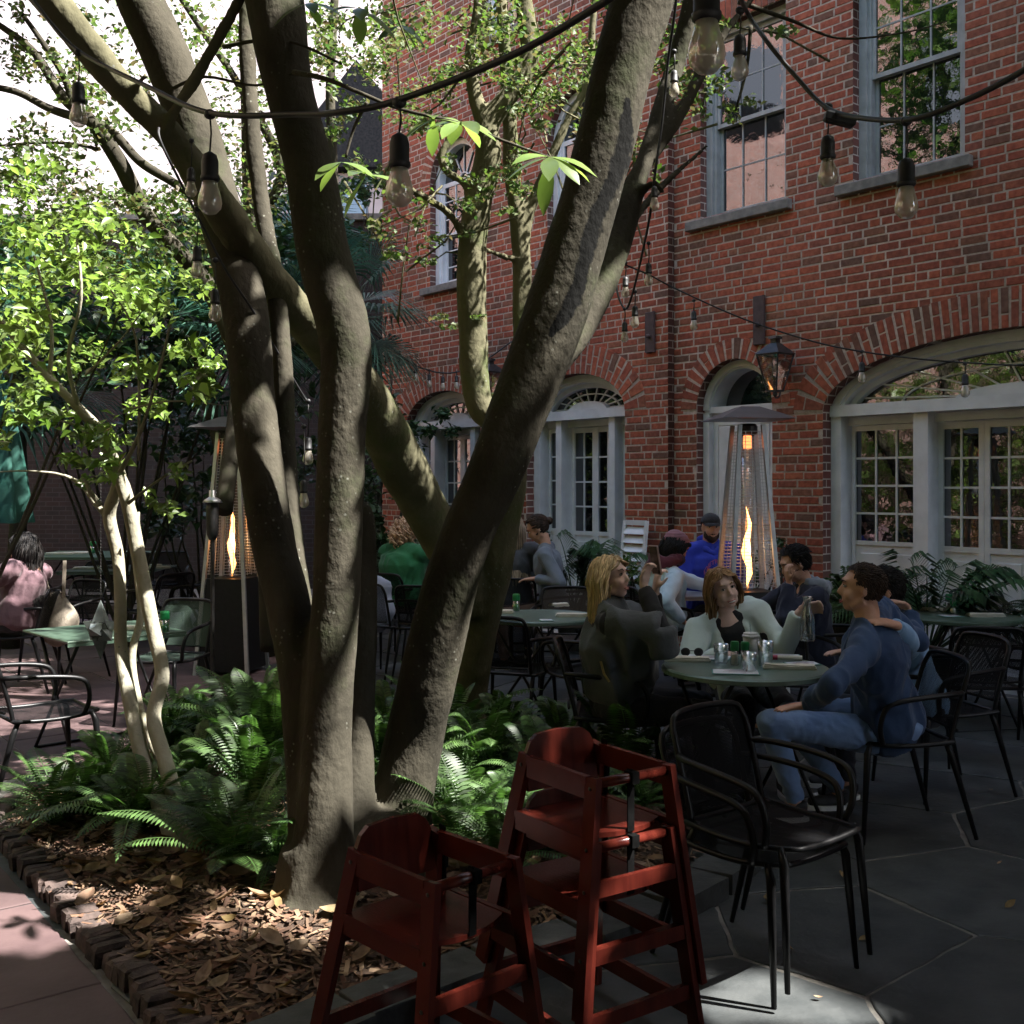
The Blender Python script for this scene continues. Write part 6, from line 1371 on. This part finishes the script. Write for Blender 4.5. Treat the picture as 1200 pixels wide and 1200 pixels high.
        mb.tube([HP(-w_,.082,lz+c_),HP(-w_*.5,.091,lz-o_*.8),HP(0,.0935,lz-o_),HP(w_*.5,.091,lz-o_*.8),HP(w_,.082,lz+c_)],[.001*S,.0032*S,.0038*S,.0032*S,.001*S],8); lp=mb.build('lips',M['lips'] if not sp.get('beard') else M['skin'],t,smooth=True)
        if sp.get('smile'): mb=MB(); mb.ell(HP(0,.0925,lz-.0035),(.020*S,.006*S,.0052*S),RH); mb.build('teeth',M['teeth'],lp,smooth=True)
    # clothing
    L=sp['loose']; tm=sp['top']
    if tm:
        g=MB(); f=bs
        bw=.136 if sp['fem'] else .152
        g.tube([hip-up*.085*S,hip-up*.05*S,hip+up*.03*S,hip+up*TL*.38,hip+up*TL*.66,hip+up*TL*.84,hip+up*TL*.94],[(.12+L)*S*f,(.176+L)*S*f,(.180+L)*S*f,(bw+L)*S*f,(.166+L*.8)*S*f,(.145+L*.5)*S*f,(.09+L*.3)*S*f],20,True,.80,rt)
        g.tube([sh['L']+up*.0,nb-up*.035*S,sh['R']],[.060*S*f,.072*S*f,.060*S*f],14)
        g.tube([nb-up*.04*S,nb+up*.0*S],[.075*S,.066*S],14)
        for k in'LR':
            tl=sp['tsleeve'] if not isinstance(sp['tsleeve'],dict) else sp['tsleeve'][k]; sl=.013+L*.35
            g.tube([sh[k],sh[k]*.5+el[k]*.5,el[k]],[(.055+sl)*S,(.047+sl)*S,(.040+sl)*S],12); g.ell(el[k],((.041+sl)*S,)*3); g.ell(sh[k],((.056+sl)*S,)*3)
            e2=el[k]+(wr[k]-el[k])*.93*tl
            if tl>.1: g.tube([el[k],el[k]*.5+e2*.5,e2],[(.040+sl)*S,(.037+sl)*S,(.028+sl*.9)*S],12)
        me=remesh(g,max(.009,sp['vox']*1.1)*S,4,fold(sp['tfold']*S,10,seed=base[0]*3)); finish(me,sp.get('topname','shirt'),tm,t,False,True)
    if sp['trous']:
        g=MB(); g.ell(hip+up*.0*S,(.175*S*bs,.145*S*bs,.105*S),RT)
        for k in'LR':
            g.tube([hpj[k],hpj[k]*.5+kn[k]*.5,kn[k]],[.096*S,.083*S,.065*S],14); g.ell(kn[k],(.067*S,)*3); g.ell(hpj[k],(.098*S,)*3); g.tube([kn[k],kn[k]*.6+an[k]*.4,an[k]+Vector((0,0,.01))],[.064*S,.060*S,.047*S],14)
        me=remesh(g,max(.009,sp['vox']*1.1)*S,3,fold(.006*S,13,(1,1,1),seed=3)); finish(me,sp.get('trname','trousers'),sp['trous'],t,False,True)
    if sp['shoes']:
        for k in'LR':
            fd=sp.get('footdir',(0,1,0)); fd=Vector(fd).normalized(); a=an[k]; g=MB(); s_=Vector((fd.y,-fd.x,0)); z0=Vector((a.x,a.y,max(a.z-.055*S,.045*S)))
            g.tube([a-fd*.02*S,z0-fd*.02*S],[.042*S,.042*S],10); g.tube([z0-fd*.035*S,z0+fd*.07*S,z0+fd*.155*S-Vector((0,0,.012*S))],[.040*S,.040*S,.032*S],12,True,.8)
            me=remesh(g,.012*S,3); so_=finish(me,'shoe',sp['shoes'],t,False,True)
            g=MB(); zb=z0.z-.040*S; pts=[]
            for i in range(20): an_=2*math.pi*i/20; pts.append(z0+fd*(.058*S+.128*S*math.cos(an_))+s_*(.044*S*math.sin(an_)))
            n=g.add([(p.x,p.y,zb-.004*S) for p in pts]+[(p.x,p.y,zb+.020*S) for p in pts]); g.face(*[n+i for i in reversed(range(20))]); g.face(*[n+20+i for i in range(20)])
            for i in range(20): g.face(n+i,n+(i+1)%20,n+20+(i+1)%20,n+20+i)
            g.build('sole',M['sole'],so_)
    # hair
    st=sp['hair']
    if st:
        rs=random.Random(int(abs(base[0]*100))+7); hm=sp['hairm']; q=MB(); ER=Vector((.077,.098,.088)); C0=Vector((0,-.012,.030))
        N_={'short':1500,'buzz':700,'long':520,'curly':0,'bun':620,'longstraight':560}[st]; L0={'short':.024,'buzz':.013,'long':.38,'bun':.13,'longstraight':.50}.get(st,.1)*sp.get('hlen',1)
        cap=MB(); cap.ell(C0,(ER.x*1.03,ER.y*1.03,ER.z*1.04),None,28,18)
        kv=[]; 
        keep=lambda v: not(v.y>.040-.5*max(0,v.z-.075) and v.z<.088) and not(v.z<-.035 and v.y>-.02) and not(abs(v.x)>.05 and v.y>.0 and v.z<.03)
        fs=[f for f in cap.f if all(keep(Vector(cap.v[i])) for i in f)]
        cap.f=fs; cap.m=[0]*len(fs); cap.v=[tuple(HP(*v)) for v in cap.v]; hb=cap.build('hair',hm,t,smooth=True)
        if st=='curly':
            g=MB()
            for i in range(170):
                v=Vector((rs.gauss(0,1),rs.gauss(0,1),rs.gauss(.2,1))).normalized()
                if v.y>.35 and v.z<.6: continue
                p=C0+Vector((v.x*ER.x,v.y*ER.y,v.z*ER.z))*rs.uniform(1.1,1.45)+Vector((0,-.01,-.02)); 
                k=rs.uniform(.014,.03)
                pts=[HP(*(p+Vector((math.cos(a*1.3+i)*k,math.sin(a*1.3+i)*k,-a*.012)))) for a in range(9)]; g.tube(pts,[.006*S]*9,5)
            g.build('curls',hm,hb,smooth=True)
        else:
            for i in range(N_):
                for _ in range(20):
                    v=Vector((rs.gauss(0,1),rs.gauss(0,1),rs.gauss(0,1))).normalized()
                    p=C0+Vector((v.x*ER.x,v.y*ER.y,v.z*ER.z))*1.02
                    if keep(p) and p.z>-.05: break
                pts=[p.copy()]; stp=L0/12 if st in('short','buzz') else L0/16; n_=12 if st in('short','buzz') else 16
                if st in('short','buzz'):
                    g_=Vector((rs.gauss(0,.2),-.35+.1*rs.gauss(0,1),-.5 if p.z<.05 else -.1)); 
                    if p.y>.03 and st=='short': g_=Vector((.4,-.3,.5))
                    cur=p
                    for j in range(3):
                        nrm=(cur-C0); nrm=Vector((nrm.x/ER.x**2,nrm.y/ER.y**2,nrm.z/ER.z**2)).normalized(); dd=(g_-nrm*g_.dot(nrm)*.8+nrm*.16).normalized(); cur=cur+dd*L0/3*rs.uniform(.7,1.2); pts.append(cur.copy())
                    q.tube([HP(*a) for a in pts],[.0034*S,.0032*S,.0026*S,.001*S],4,False)
                    continue
                sx=1 if p.x>0 else -1; cur=p; lenf=rs.uniform(.75,1.05); wv=rs.uniform(0,6); off=1.03+rs.uniform(0,.10)
                for j in range(n_):
                    tgt=Vector((sx*.45*(1 if cur.z>.0 else .02),-.25 if cur.y>.0 else 0,-1))
                    if st=='bun': tgt=Vector((0,-.115,.0))-cur; tgt=tgt.normalized()
                    cur=cur+tgt.normalized()*stp*lenf+Vector((.0025*math.sin(j*.9+wv)*sp.get('wave',1),.0025*math.cos(j*.8+wv)*sp.get('wave',1),0))
                    r_=Vector(((cur.x-C0.x)/ER.x,(cur.y-C0.y)/ER.y,(cur.z-C0.z)/ER.z))
                    if cur.z>-.05 and r_.length<off: cur=C0+Vector((cur.x-C0.x,cur.y-C0.y,cur.z-C0.z))*(off/max(r_.length,.01))
                    if cur.z<.075 and cur.y>.02 and abs(cur.x)<.068: cur.x=sx*.068; 
                    if cur.z<.05: cur.y=min(cur.y,.045+.25*max(0,-.08-cur.z)*(1 if sp.get('hfront') else 0))
                    if cur.z<-.11: 
                        rr=math.hypot(cur.x,cur.y+.01); lim=.062+max(0,-.14-cur.z)*.35
                        if rr<lim: cur.x*=lim/max(rr,.01); cur.y=(cur.y+.01)*lim/max(rr,.01)-.01
                    if st=='bun' and (cur-Vector((0,-.115,0))).length<.012: break
                    pts.append(cur.copy())
                w_=[]
                for j in range(len(pts)):
                    u=j/(len(pts)-1) if len(pts)>1 else 0; w_.append((.0052*(1-.55*u*u))*S)
                if len(pts)<2: continue
                # below the skull hair hangs by gravity
                out=[]; 
                for j,a in enumerate(pts):
                    if a.z<-.07 and st!='bun': 
                        k0=HP(a.x,a.y,-.07); out.append(k0+Vector((0,0,(a.z+.07)*S)))
                    else: out.append(HP(*a))
                q.tube(out,w_,4,False)
            q.build('strands',hm,hb,smooth=True)
            if st=='bun': mb=MB(); mb.ell(HP(0,-.125,.01),(.036*S,.034*S,.036*S)); mb.build('bun',hm,hb,smooth=True)
    return t,HP,RH,J,dict(sh=sh,el=el,wr=wr,hip=hip,nb=nb,up=up,rt=rt,fw=fw)
_oh=human
def human(label,base,yaw,spec,S=1.0):
    spec=dict(spec); spec.setdefault('hat',False); return _oh(label,base,yaw,spec,S)
navy=cloth('navy_jersey',(.022,.048,.115),(.032,.068,.15)); jeans=cloth('blue_denim',(.12,.20,.38),(.18,.28,.48),bump=.3); black=cloth('black_cloth',(.006,.006,.007),(.012,.012,.014)); dknavy=cloth('dark_trousers',(.01,.012,.02),(.018,.02,.03))
HS=.95
# man in navy top
b=(XY(1042,5.15)[0],5.15)
human('man in navy long-sleeved top and blue jeans, face turned left',b,R(93),dict(hz=.53,lean=.06,twist=-.6,sw=.205,build_=1.15,hy=-.25,hp=.04,head=('w',1009,690,4.98),vox=.008,top=navy,trous=jeans,trname='jeans',hair='short',hairm=M['brownhair'],tfold=.017,hlen=.8,
  L=(('w',975,800,4.82),('w',946,826,4.86),(.0,1,-.12),(0,0,-1),.12),R=(('w',1103,748,5.45),('w',1062,712,5.4),(-.5,.5,.3),(0,.2,-1),.3),
  legs={'L':(('w',903,846,4.98),('w',932,938,5.12)),'R':(('w',925,838,5.3),('w',982,925,5.4))},footdir=(0,1,0)),HS)
# companion in light blue
b=(XY(1078,5.75)[0],5.75)
ltblue=cloth('light_blue_sweatshirt',(.22,.38,.60),(.28,.45,.68))
human('person in light blue sweatshirt with an arm around the man in navy',b,R(86),dict(hz=.53,lean=.12,sw=.18,head=('w',1034,692,5.5),hy=.1,vox=.009,top=ltblue,trous=dknavy,hair='short',hlen=1.3,hairm=M['blackhair'],face=False,tfold=.008,
  L=(('w',1092,778,5.2),('w',1050,732,4.93),(-.32,.88,.22),(.35,.2,-1),.25),R=((.24,.1,.8),(.15,.34,.76),(-.2,1,0),(0,0,-1),.3)),HS)
# blonde woman photographing
b=(XY(722,5.66)[0],5.66); char=cloth('charcoal_wool_shawl',(.045,.051,.056),(.075,.083,.09),bump=.5)
r_=human('blonde woman in a charcoal shawl raising a phone with both hands to take a picture',b,R(-97),dict(hz=.53,lean=-.06,sw=.165,fem=True,skin=M['skinpale'],head=('w',716,677,5.62),hp=.14,hy=-.45,vox=.008,top=black,trous=black,hair='long',hlen=.98,hairm=M['blonde'],wave=1.8,
  L=(('w',785,768,5.78),('w',768,692,5.70),(.0,.15,1),(-.2,.6,0),.9),R=(('w',752,770,5.35),('w',754,686,5.45),(-.05,.2,1),(.4,.6,0),.9),legs={'L':((-.12,.46,.51),(-.13,.5,.09)),'R':((.12,.46,.51),(.13,.46,.09))}),HS)
t_,HP,RH,J,d=r_; g=MB(); S=HS; up,rt,fw,hip,nb,sh,el=[d[k] for k in('up','rt','fw','hip','nb','sh','el')]
g.ell(hip+up*.30*S,(.235*S,.165*S,.24*S)); g.ell(hip+up*.12*S+fw*.02,(.24*S,.19*S,.17*S)); g.tube([sh['L'],nb-up*.02*S,sh['R']],[.085*S,.092*S,.085*S],14); g.tube([nb-up*.03*S,nb+up*.03*S],[.10*S,.082*S],14)
for k,s in(('L',-1),('R',1)):
    e=el[k]; g.tube([sh[k],sh[k]*.4+e*.6,e],[.092*S,.092*S,.085*S],14); g.tube([sh[k]*.6+e*.4,sh[k]*.3+hip*.7+fw*.12],[.10*S,.11*S],12); g.tube([e,e+fw*.02-Vector((0,0,.13))],[.085*S,.07*S],12); g.tube([sh[k]*.35+e*.65,hip*.55+e*.45+up*.02],[.09*S,.10*S],12)
me=remesh(g,.011,5,fold(.026*S,5.5,(1,1,.35),seed=2)); finish(me,'shawl',char,t_,False,True)
g=MB(); z=J(('w',706,800,5.42)); g.tube([J(('w',704,775,5.42)),J(('w',708,790,5.40)),J(('w',714,799,5.38))],.006,6); g.build('gold_zip',mat('gold_metal',(.4,.3,.12),rough=.3,metal=.8),t_)
c=P(768,656,5.50); t=thing('phone','smartphone in a pinkish case held up by the blonde woman','phone',c,R(-62)); mb=MB(); mb.box((0,0,0),(.072,.009,.148),Rx(.18),bev=.003); mb.build('case',mat('rose_phone_case',(.28,.18,.16),rough=.4),t); mb=MB(); mb.box((0,-.0055,.0),(.064,.001,.138),Rx(.18)); mb.build('screen',M['iris'],t)
# smiling woman in mint blazer
b=(XY(872,6.12)[0],6.12); mint=cloth('pale_mint_blazer',(.58,.68,.63),(.66,.76,.71),bump=.25)
r_=human('smiling brown-haired woman in a pale mint blazer over black top',b,R(182),dict(hz=.53,lean=.10,slean=.16,sw=.17,fem=True,head=('w',847,690,5.98),hr=.30,hy=.18,hp=-.02,vox=.008,skin=M['skinpale'],top=black,tsleeve=0,trous=black,hair='long',hlen=.55,wave=.5,hairm=M['sandy'],smile=True,
  R=((.34,.12,.78),(.20,.34,.77),(-.4,1,0),(0,0,-1),.4),L=(('w',922,746,5.85),('w',937,716,5.80),(-.9,.25,.25),(.0,.8,-.1),.75)),HS)
t_,HP,RH,J,d=r_; up,rt,fw,hip,nb,sh,el,wr=[d[k] for k in('up','rt','fw','hip','nb','sh','el','wr')]; g=MB()
for s in(-1,1):
    k='L' if s<0 else 'R'
    g.tube([nb+rt*s*.05*S-fw*.02*S,nb+rt*s*.075*S+fw*.075*S-up*.08*S,hip+up*.28*S+rt*s*.095*S+fw*.105*S,hip+up*.02*S+rt*s*.11*S+fw*.15*S],[.026*S,.034*S,.055*S,.07*S],10)
    g.tube([sh[k],sh[k]*.5+el[k]*.5,el[k]],[.086*S,.068*S,.058*S],12); g.ell(el[k],(.06*S,)*3); g.ell(sh[k],(.086*S,)*3); g.tube([el[k],el[k]*.5+wr[k]*.5,el[k]+(wr[k]-el[k])*.92],[.058*S,.052*S,.044*S],12); g.ell(hip+up*.3*S+rt*s*.105*S-fw*.01,(.085*S,.115*S,.22*S))
g.tube([sh['L'],nb-up*.03*S-fw*.02*S,sh['R']],[.084*S,.074*S,.084*S],12); g.ell(hip+up*.28*S-fw*.05*S,(.16*S,.09*S,.24*S)); g.ell(hip+up*.03*S-fw*.03*S,(.19*S,.13*S,.13*S))
me=remesh(g,.010,4,fold(.016*S,6,(1,1,.3),seed=8)); finish(me,'blazer',mint,t_,False,True)
# carafe in her hand
t=thing('carafe','clear glass water carafe held by its neck above the table','carafe',P(946,752,5.72)); mb=MB(); k=.94
mb.lathe((0,0,0),[(.001,.004),(.036*k,.004),(.04*k,.01),(.042*k,.02),(.042*k,.10),(.036*k,.14),(.022*k,.175),(.018*k,.2),(.026*k,.232),(.028*k,.236),(.024*k,.232),(.015*k,.2),(.019*k,.175),(.033*k,.14),(.039*k,.10),(.038*k,.02),(.001,.012)],22); mb.build('glass',M['clear'],t,smooth=True)
# man in blue hoodie
b=(XY(832,9.6)[0],9.6); royal=cloth('royal_blue_hoodie',(.012,.03,.34),(.02,.045,.45)); 
r_=human('bearded man in royal blue hoodie with orange letters and black cap',b,R(184),dict(hz=.56,lean=.0,sw=.215,build_=1.25,head=('w',833,618,9.52),hp=-.08,vox=.011,top=royal,topname='hoodie',trous=dknavy,hair='buzz',hairm=M['brownhair'],hat=True,loose=.015,beard=True,
  R=((.30,.10,.80),(.12,.32,.76),(-.8,.6,0),(0,0,-1),.4),L=((-.30,.10,.80),(-.12,.32,.76),(.8,.6,0),(0,0,-1),.4)),1.0)
t_,HP,RH,J,d=r_; up,rt,fw,hip,nb=[d[k] for k in('up','rt','fw','hip','nb')]; S=1.0
g=MB(); g.ell(HP(0,.045,-.085),(.050,.045,.045)); g.ell(HP(-.05,.03,-.06),(.018,.035,.04)); g.ell(HP(.05,.03,-.06),(.018,.035,.04)); g.ell(HP(0,.078,-.048),(.03,.014,.006)); me=remesh(g,.007,2,lambda c:.004*noise.noise(c*90)); finish(me,'beard',M['brownhair'],t_,False,True)
M['cap']=cloth('black_cap_cloth',(.008,.008,.009),(.016,.016,.018))
g=MB(); g.ell(HP(0,-.012,.05),(.084,.104,.075)); me=remesh(g,.008,2); bm=bmesh.new(); bm.from_mesh(me); bmesh.ops.delete(bm,geom=[v for v in bm.verts if (RH.transposed()@(v.co-HP(0,0,0))).z<.043],context='VERTS'); bm.to_mesh(me); bm.free(); cp=finish(me,'cap',M['cap'],t_,False,True)
g=MB(); K=12; n=len(g.v)
for i in range(K+1):
    a=math.pi*(.12+.76*i/K); ca,sa=math.cos(a),math.sin(a)
    for r_q,zz in((1.0,.046),(1.0,.050)): g.v.append(tuple(HP(.078*ca,.088*sa-.005,zz)))
    for zz in(.030,.034): g.v.append(tuple(HP(.070*ca,.088*sa*1.0+.062*sa**1.2,zz-.006*abs(ca)*2)))
for i in range(K):
    a=i*4;b_=a+4; g.face(a+1,b_+1,b_+3,a+3); g.face(a,a+2,b_+2,b_); g.face(a+2,a+3,b_+3,b_+2)
g.build('brim',M['cap'],cp,smooth=True)
g=MB(); g.tube([nb-fw*.06+up*.02+rt*.08,nb-fw*.09+up*.04,nb-fw*.06+up*.02-rt*.08],[.05,.055,.05],12); g.tube([nb-rt*.085+fw*.0,nb-rt*.05+fw*.085-up*.03,nb+fw*.115-up*.06,nb+rt*.05+fw*.085-up*.03,nb+rt*.085],[.035,.03,.026,.03,.035],12); me=remesh(g,.012,4,fold(.006,9)); finish(me,'hood',royal,t_,False,True)
M['orange']=mat('orange_print',(.62,.10,.05),(.7,.14,.07),rough=.7); M['printp']=mat('purple_print',(.30,.08,.25),rough=.7)
def textmesh(s,size,ext=.001,arc=0):
    cu=bpy.data.curves.new('t','FONT'); cu.body=s; cu.size=size; cu.align_x='CENTER'; cu.extrude=ext; cu.offset=size*.02; o=link(bpy.data.objects.new('t',cu)); dg=bpy.context.evaluated_depsgraph_get(); me=bpy.data.meshes.new_from_object(o.evaluated_get(dg)); bpy.data.objects.remove(o); return me
hood_obj=None
def chesttext(s,size,zc,m,bend,nm,yb):
    me=textmesh(s,size,.0015); 
    for v in me.vertices:
        x,y=v.co.x,v.co.y+bend*(-(v.co.x)**2)*9; yy=yb+v.co.z-.55*x*x*2.2-.12*max(0,(zc+y-.86))
        v.co=Vector((-x,yy,zc+y)) if False else Vector((-x,yy,zc+y))
    o=finish(me,nm,m,t_); return o
hz=d['hip'].z
chesttext('DETROIT',.052,.955,M['printp'],1,'lettering',.222)
chesttext('DE',.135,.82,M['orange'],0,'lettering',.222)
# person in denim jacket with pink beanie
b=(XY(778,8.9)[0],8.9); denim=cloth('pale_denim',(.40,.54,.64),(.52,.66,.75),bump=.4)
r_=human('person in pale denim jacket, maroon scarf and dusty pink beanie hunched over',b,R(-72),dict(hz=.55,lean=.42,sw=.19,build_=1.1,head=('w',792,642,8.85),hp=-.5,hy=.0,vox=.011,top=denim,topname='denim_jacket',trous=dknavy,hair='long',hlen=.55,hairm=M['blackhair'],hat=True,loose=.02,
  R=(('w',795,700,8.6),('w',800,728,8.55),(.1,.8,-.5),(0,0,-1),.4),L=((-.26,.3,.74),(-.15,.5,.76),(.2,1,0),(0,0,-1),.4)),1.02)
t_,HP,RH,J,d=r_; S=1.02; nb,up,fw,rt=[d[k] for k in('nb','up','fw','rt')]
g=MB(); g.ell(HP(0,-.016,.052),(.090*S,.112*S,.085*S),RH); me=remesh(g,.008,2,lambda c:.002*math.sin(c.z*260)); bm=bmesh.new(); bm.from_mesh(me); bmesh.ops.delete(bm,geom=[v for v in bm.verts if (RH.transposed()@(v.co-HP(0,0,0))).z<.012],context='VERTS'); bm.to_mesh(me); bm.free(); finish(me,'beanie',cloth('dusty_pink_knit',(.30,.13,.16),(.38,.18,.2)),t_,False,True)
g=MB(); 
for i in range(16): a=2*math.pi*i/16; a2=a+2*math.pi/16; g.tube([nb+up*.05+rt*.10*math.cos(a)+fw*.10*math.sin(a)+up*.015*math.sin(3*a),nb+up*.05+rt*.10*math.cos(a2)+fw*.10*math.sin(a2)+up*.015*math.sin(3*a2)],[.052,.052],10)
g.ell(nb-fw*.1-up*.0,(.11,.07,.05)); me=remesh(g,.012,3,fold(.012,11)); finish(me,'scarf',cloth('maroon_scarf',(.07,.012,.022),(.11,.02,.035)),t_,False,True)
# diner in navy hoodie
b=(XY(952,7.2)[0],7.2); dk=cloth('dark_navy_sweatshirt',(.008,.011,.028),(.013,.017,.04)); 
r_=human('dark-haired diner in navy hoodie with grey hood, hand at the mouth',b,R(97),dict(hz=.54,lean=.34,sw=.185,build_=1.05,head=('w',931,661,7.15),hp=-.42,hy=.1,vox=.009,top=dk,topname='hoodie',trous=dknavy,hair='short',hlen=1.6,hairm=M['blackhair'],loose=.012,
  L=(('w',915,706,6.95),('w',925,683,7.0),(.0,.25,1),(0,-1,.2),1.0),R=((.22,.36,.78),(.1,.5,.77),(-.3,1,0),(0,0,-1),.4)),.97)
t_,HP,RH,J,d=r_; nb,up,fw,rt=[d[k] for k in('nb','up','fw','rt')]; g=MB()
g.tube([nb+rt*.09+fw*.03+up*.03,nb+rt*.09-fw*.06+up*.0,nb-fw*.13-up*.04,nb-rt*.09-fw*.06+up*.0,nb-rt*.09+fw*.03+up*.03],[.03,.045,.055,.045,.03],12); g.ell(nb-fw*.11-up*.05,(.10,.05,.07)); me=remesh(g,.011,3,fold(.008,10)); finish(me,'hood',cloth('grey_marl_hood',(.17,.19,.22),(.25,.27,.3)),t_,False,True)
# background diners
b=(XY(472,10.4)[0],10.4)
human('woman with curly strawberry-blonde hair in green sweater, seen from behind',b,R(-38),dict(hz=.55,lean=.22,sw=.21,build_=1.35,head=('w',478,622,10.45),hp=-.3,hy=-.2,vox=.014,top=cloth('bottle_green_knit',(.010,.10,.035),(.015,.14,.05)),topname='sweater',trous=black,hair='curly',hairm=M['strawb'],face=False,loose=.02,
  R=(('w',497,662,10.3),('w',495,640,10.35),(-.2,.2,1),(-1,0,0),1.0),L=((-.3,.25,.76),(-.1,.45,.78),(.4,1,0),(0,0,-1),.4)),1.05)
b=(XY(600,9.95)[0],9.95)
human('woman with very long straight blonde hair and a grey vest, seen from behind',b,R(-5),dict(hz=.55,lean=.05,sw=.18,fem=True,head=('w',601,617,10.0),hp=-.15,vox=.014,top=cloth('slate_grey_vest',(.07,.075,.09),(.10,.105,.12)),topname='vest',trous=dknavy,hair='longstraight',wave=.4,hairm=M['ash'],face=False,loose=.02),1.0)
b=(XY(648,9.75)[0],9.75)
human('woman with dark tied-back hair in a blue-grey shirt, bending over her meal',b,R(82),dict(hz=.55,lean=.30,sw=.165,fem=True,head=('w',630,620,9.7),hp=-.55,hy=.1,vox=.012,top=cloth('blue_grey_shirt',(.13,.16,.20),(.18,.21,.26)),trous=cloth('brown_trousers',(.08,.05,.04)),hair='bun',hairm=M['brownhair'],
  L=(('w',640,672,9.5),('w',626,678,9.55),(0,1,-.1),(0,0,-1),.4)),1.0)
b=(XY(20,8.65)[0],8.65)
human('woman with long black hair in a dusty pink coat at the left edge',b,R(80),dict(hz=.55,lean=.06,sw=.19,fem=True,head=('w',27,643,8.7),hp=.0,hy=.05,vox=.011,top=cloth('dusty_pink_coat',(.105,.055,.066),(.15,.085,.10),bump=.6),topname='coat',trous=black,hair='long',hlen=1.15,wave=3,hairm=M['blackhair'],loose=.03,tfold=.008,
  L=((-.27,.08,.80),(-.16,.33,.78),(.2,1,0),(0,0,-1),.4)),1.06)
for o in bpy.data.objects:
    if '_m' in o.keys(): del o['_m']
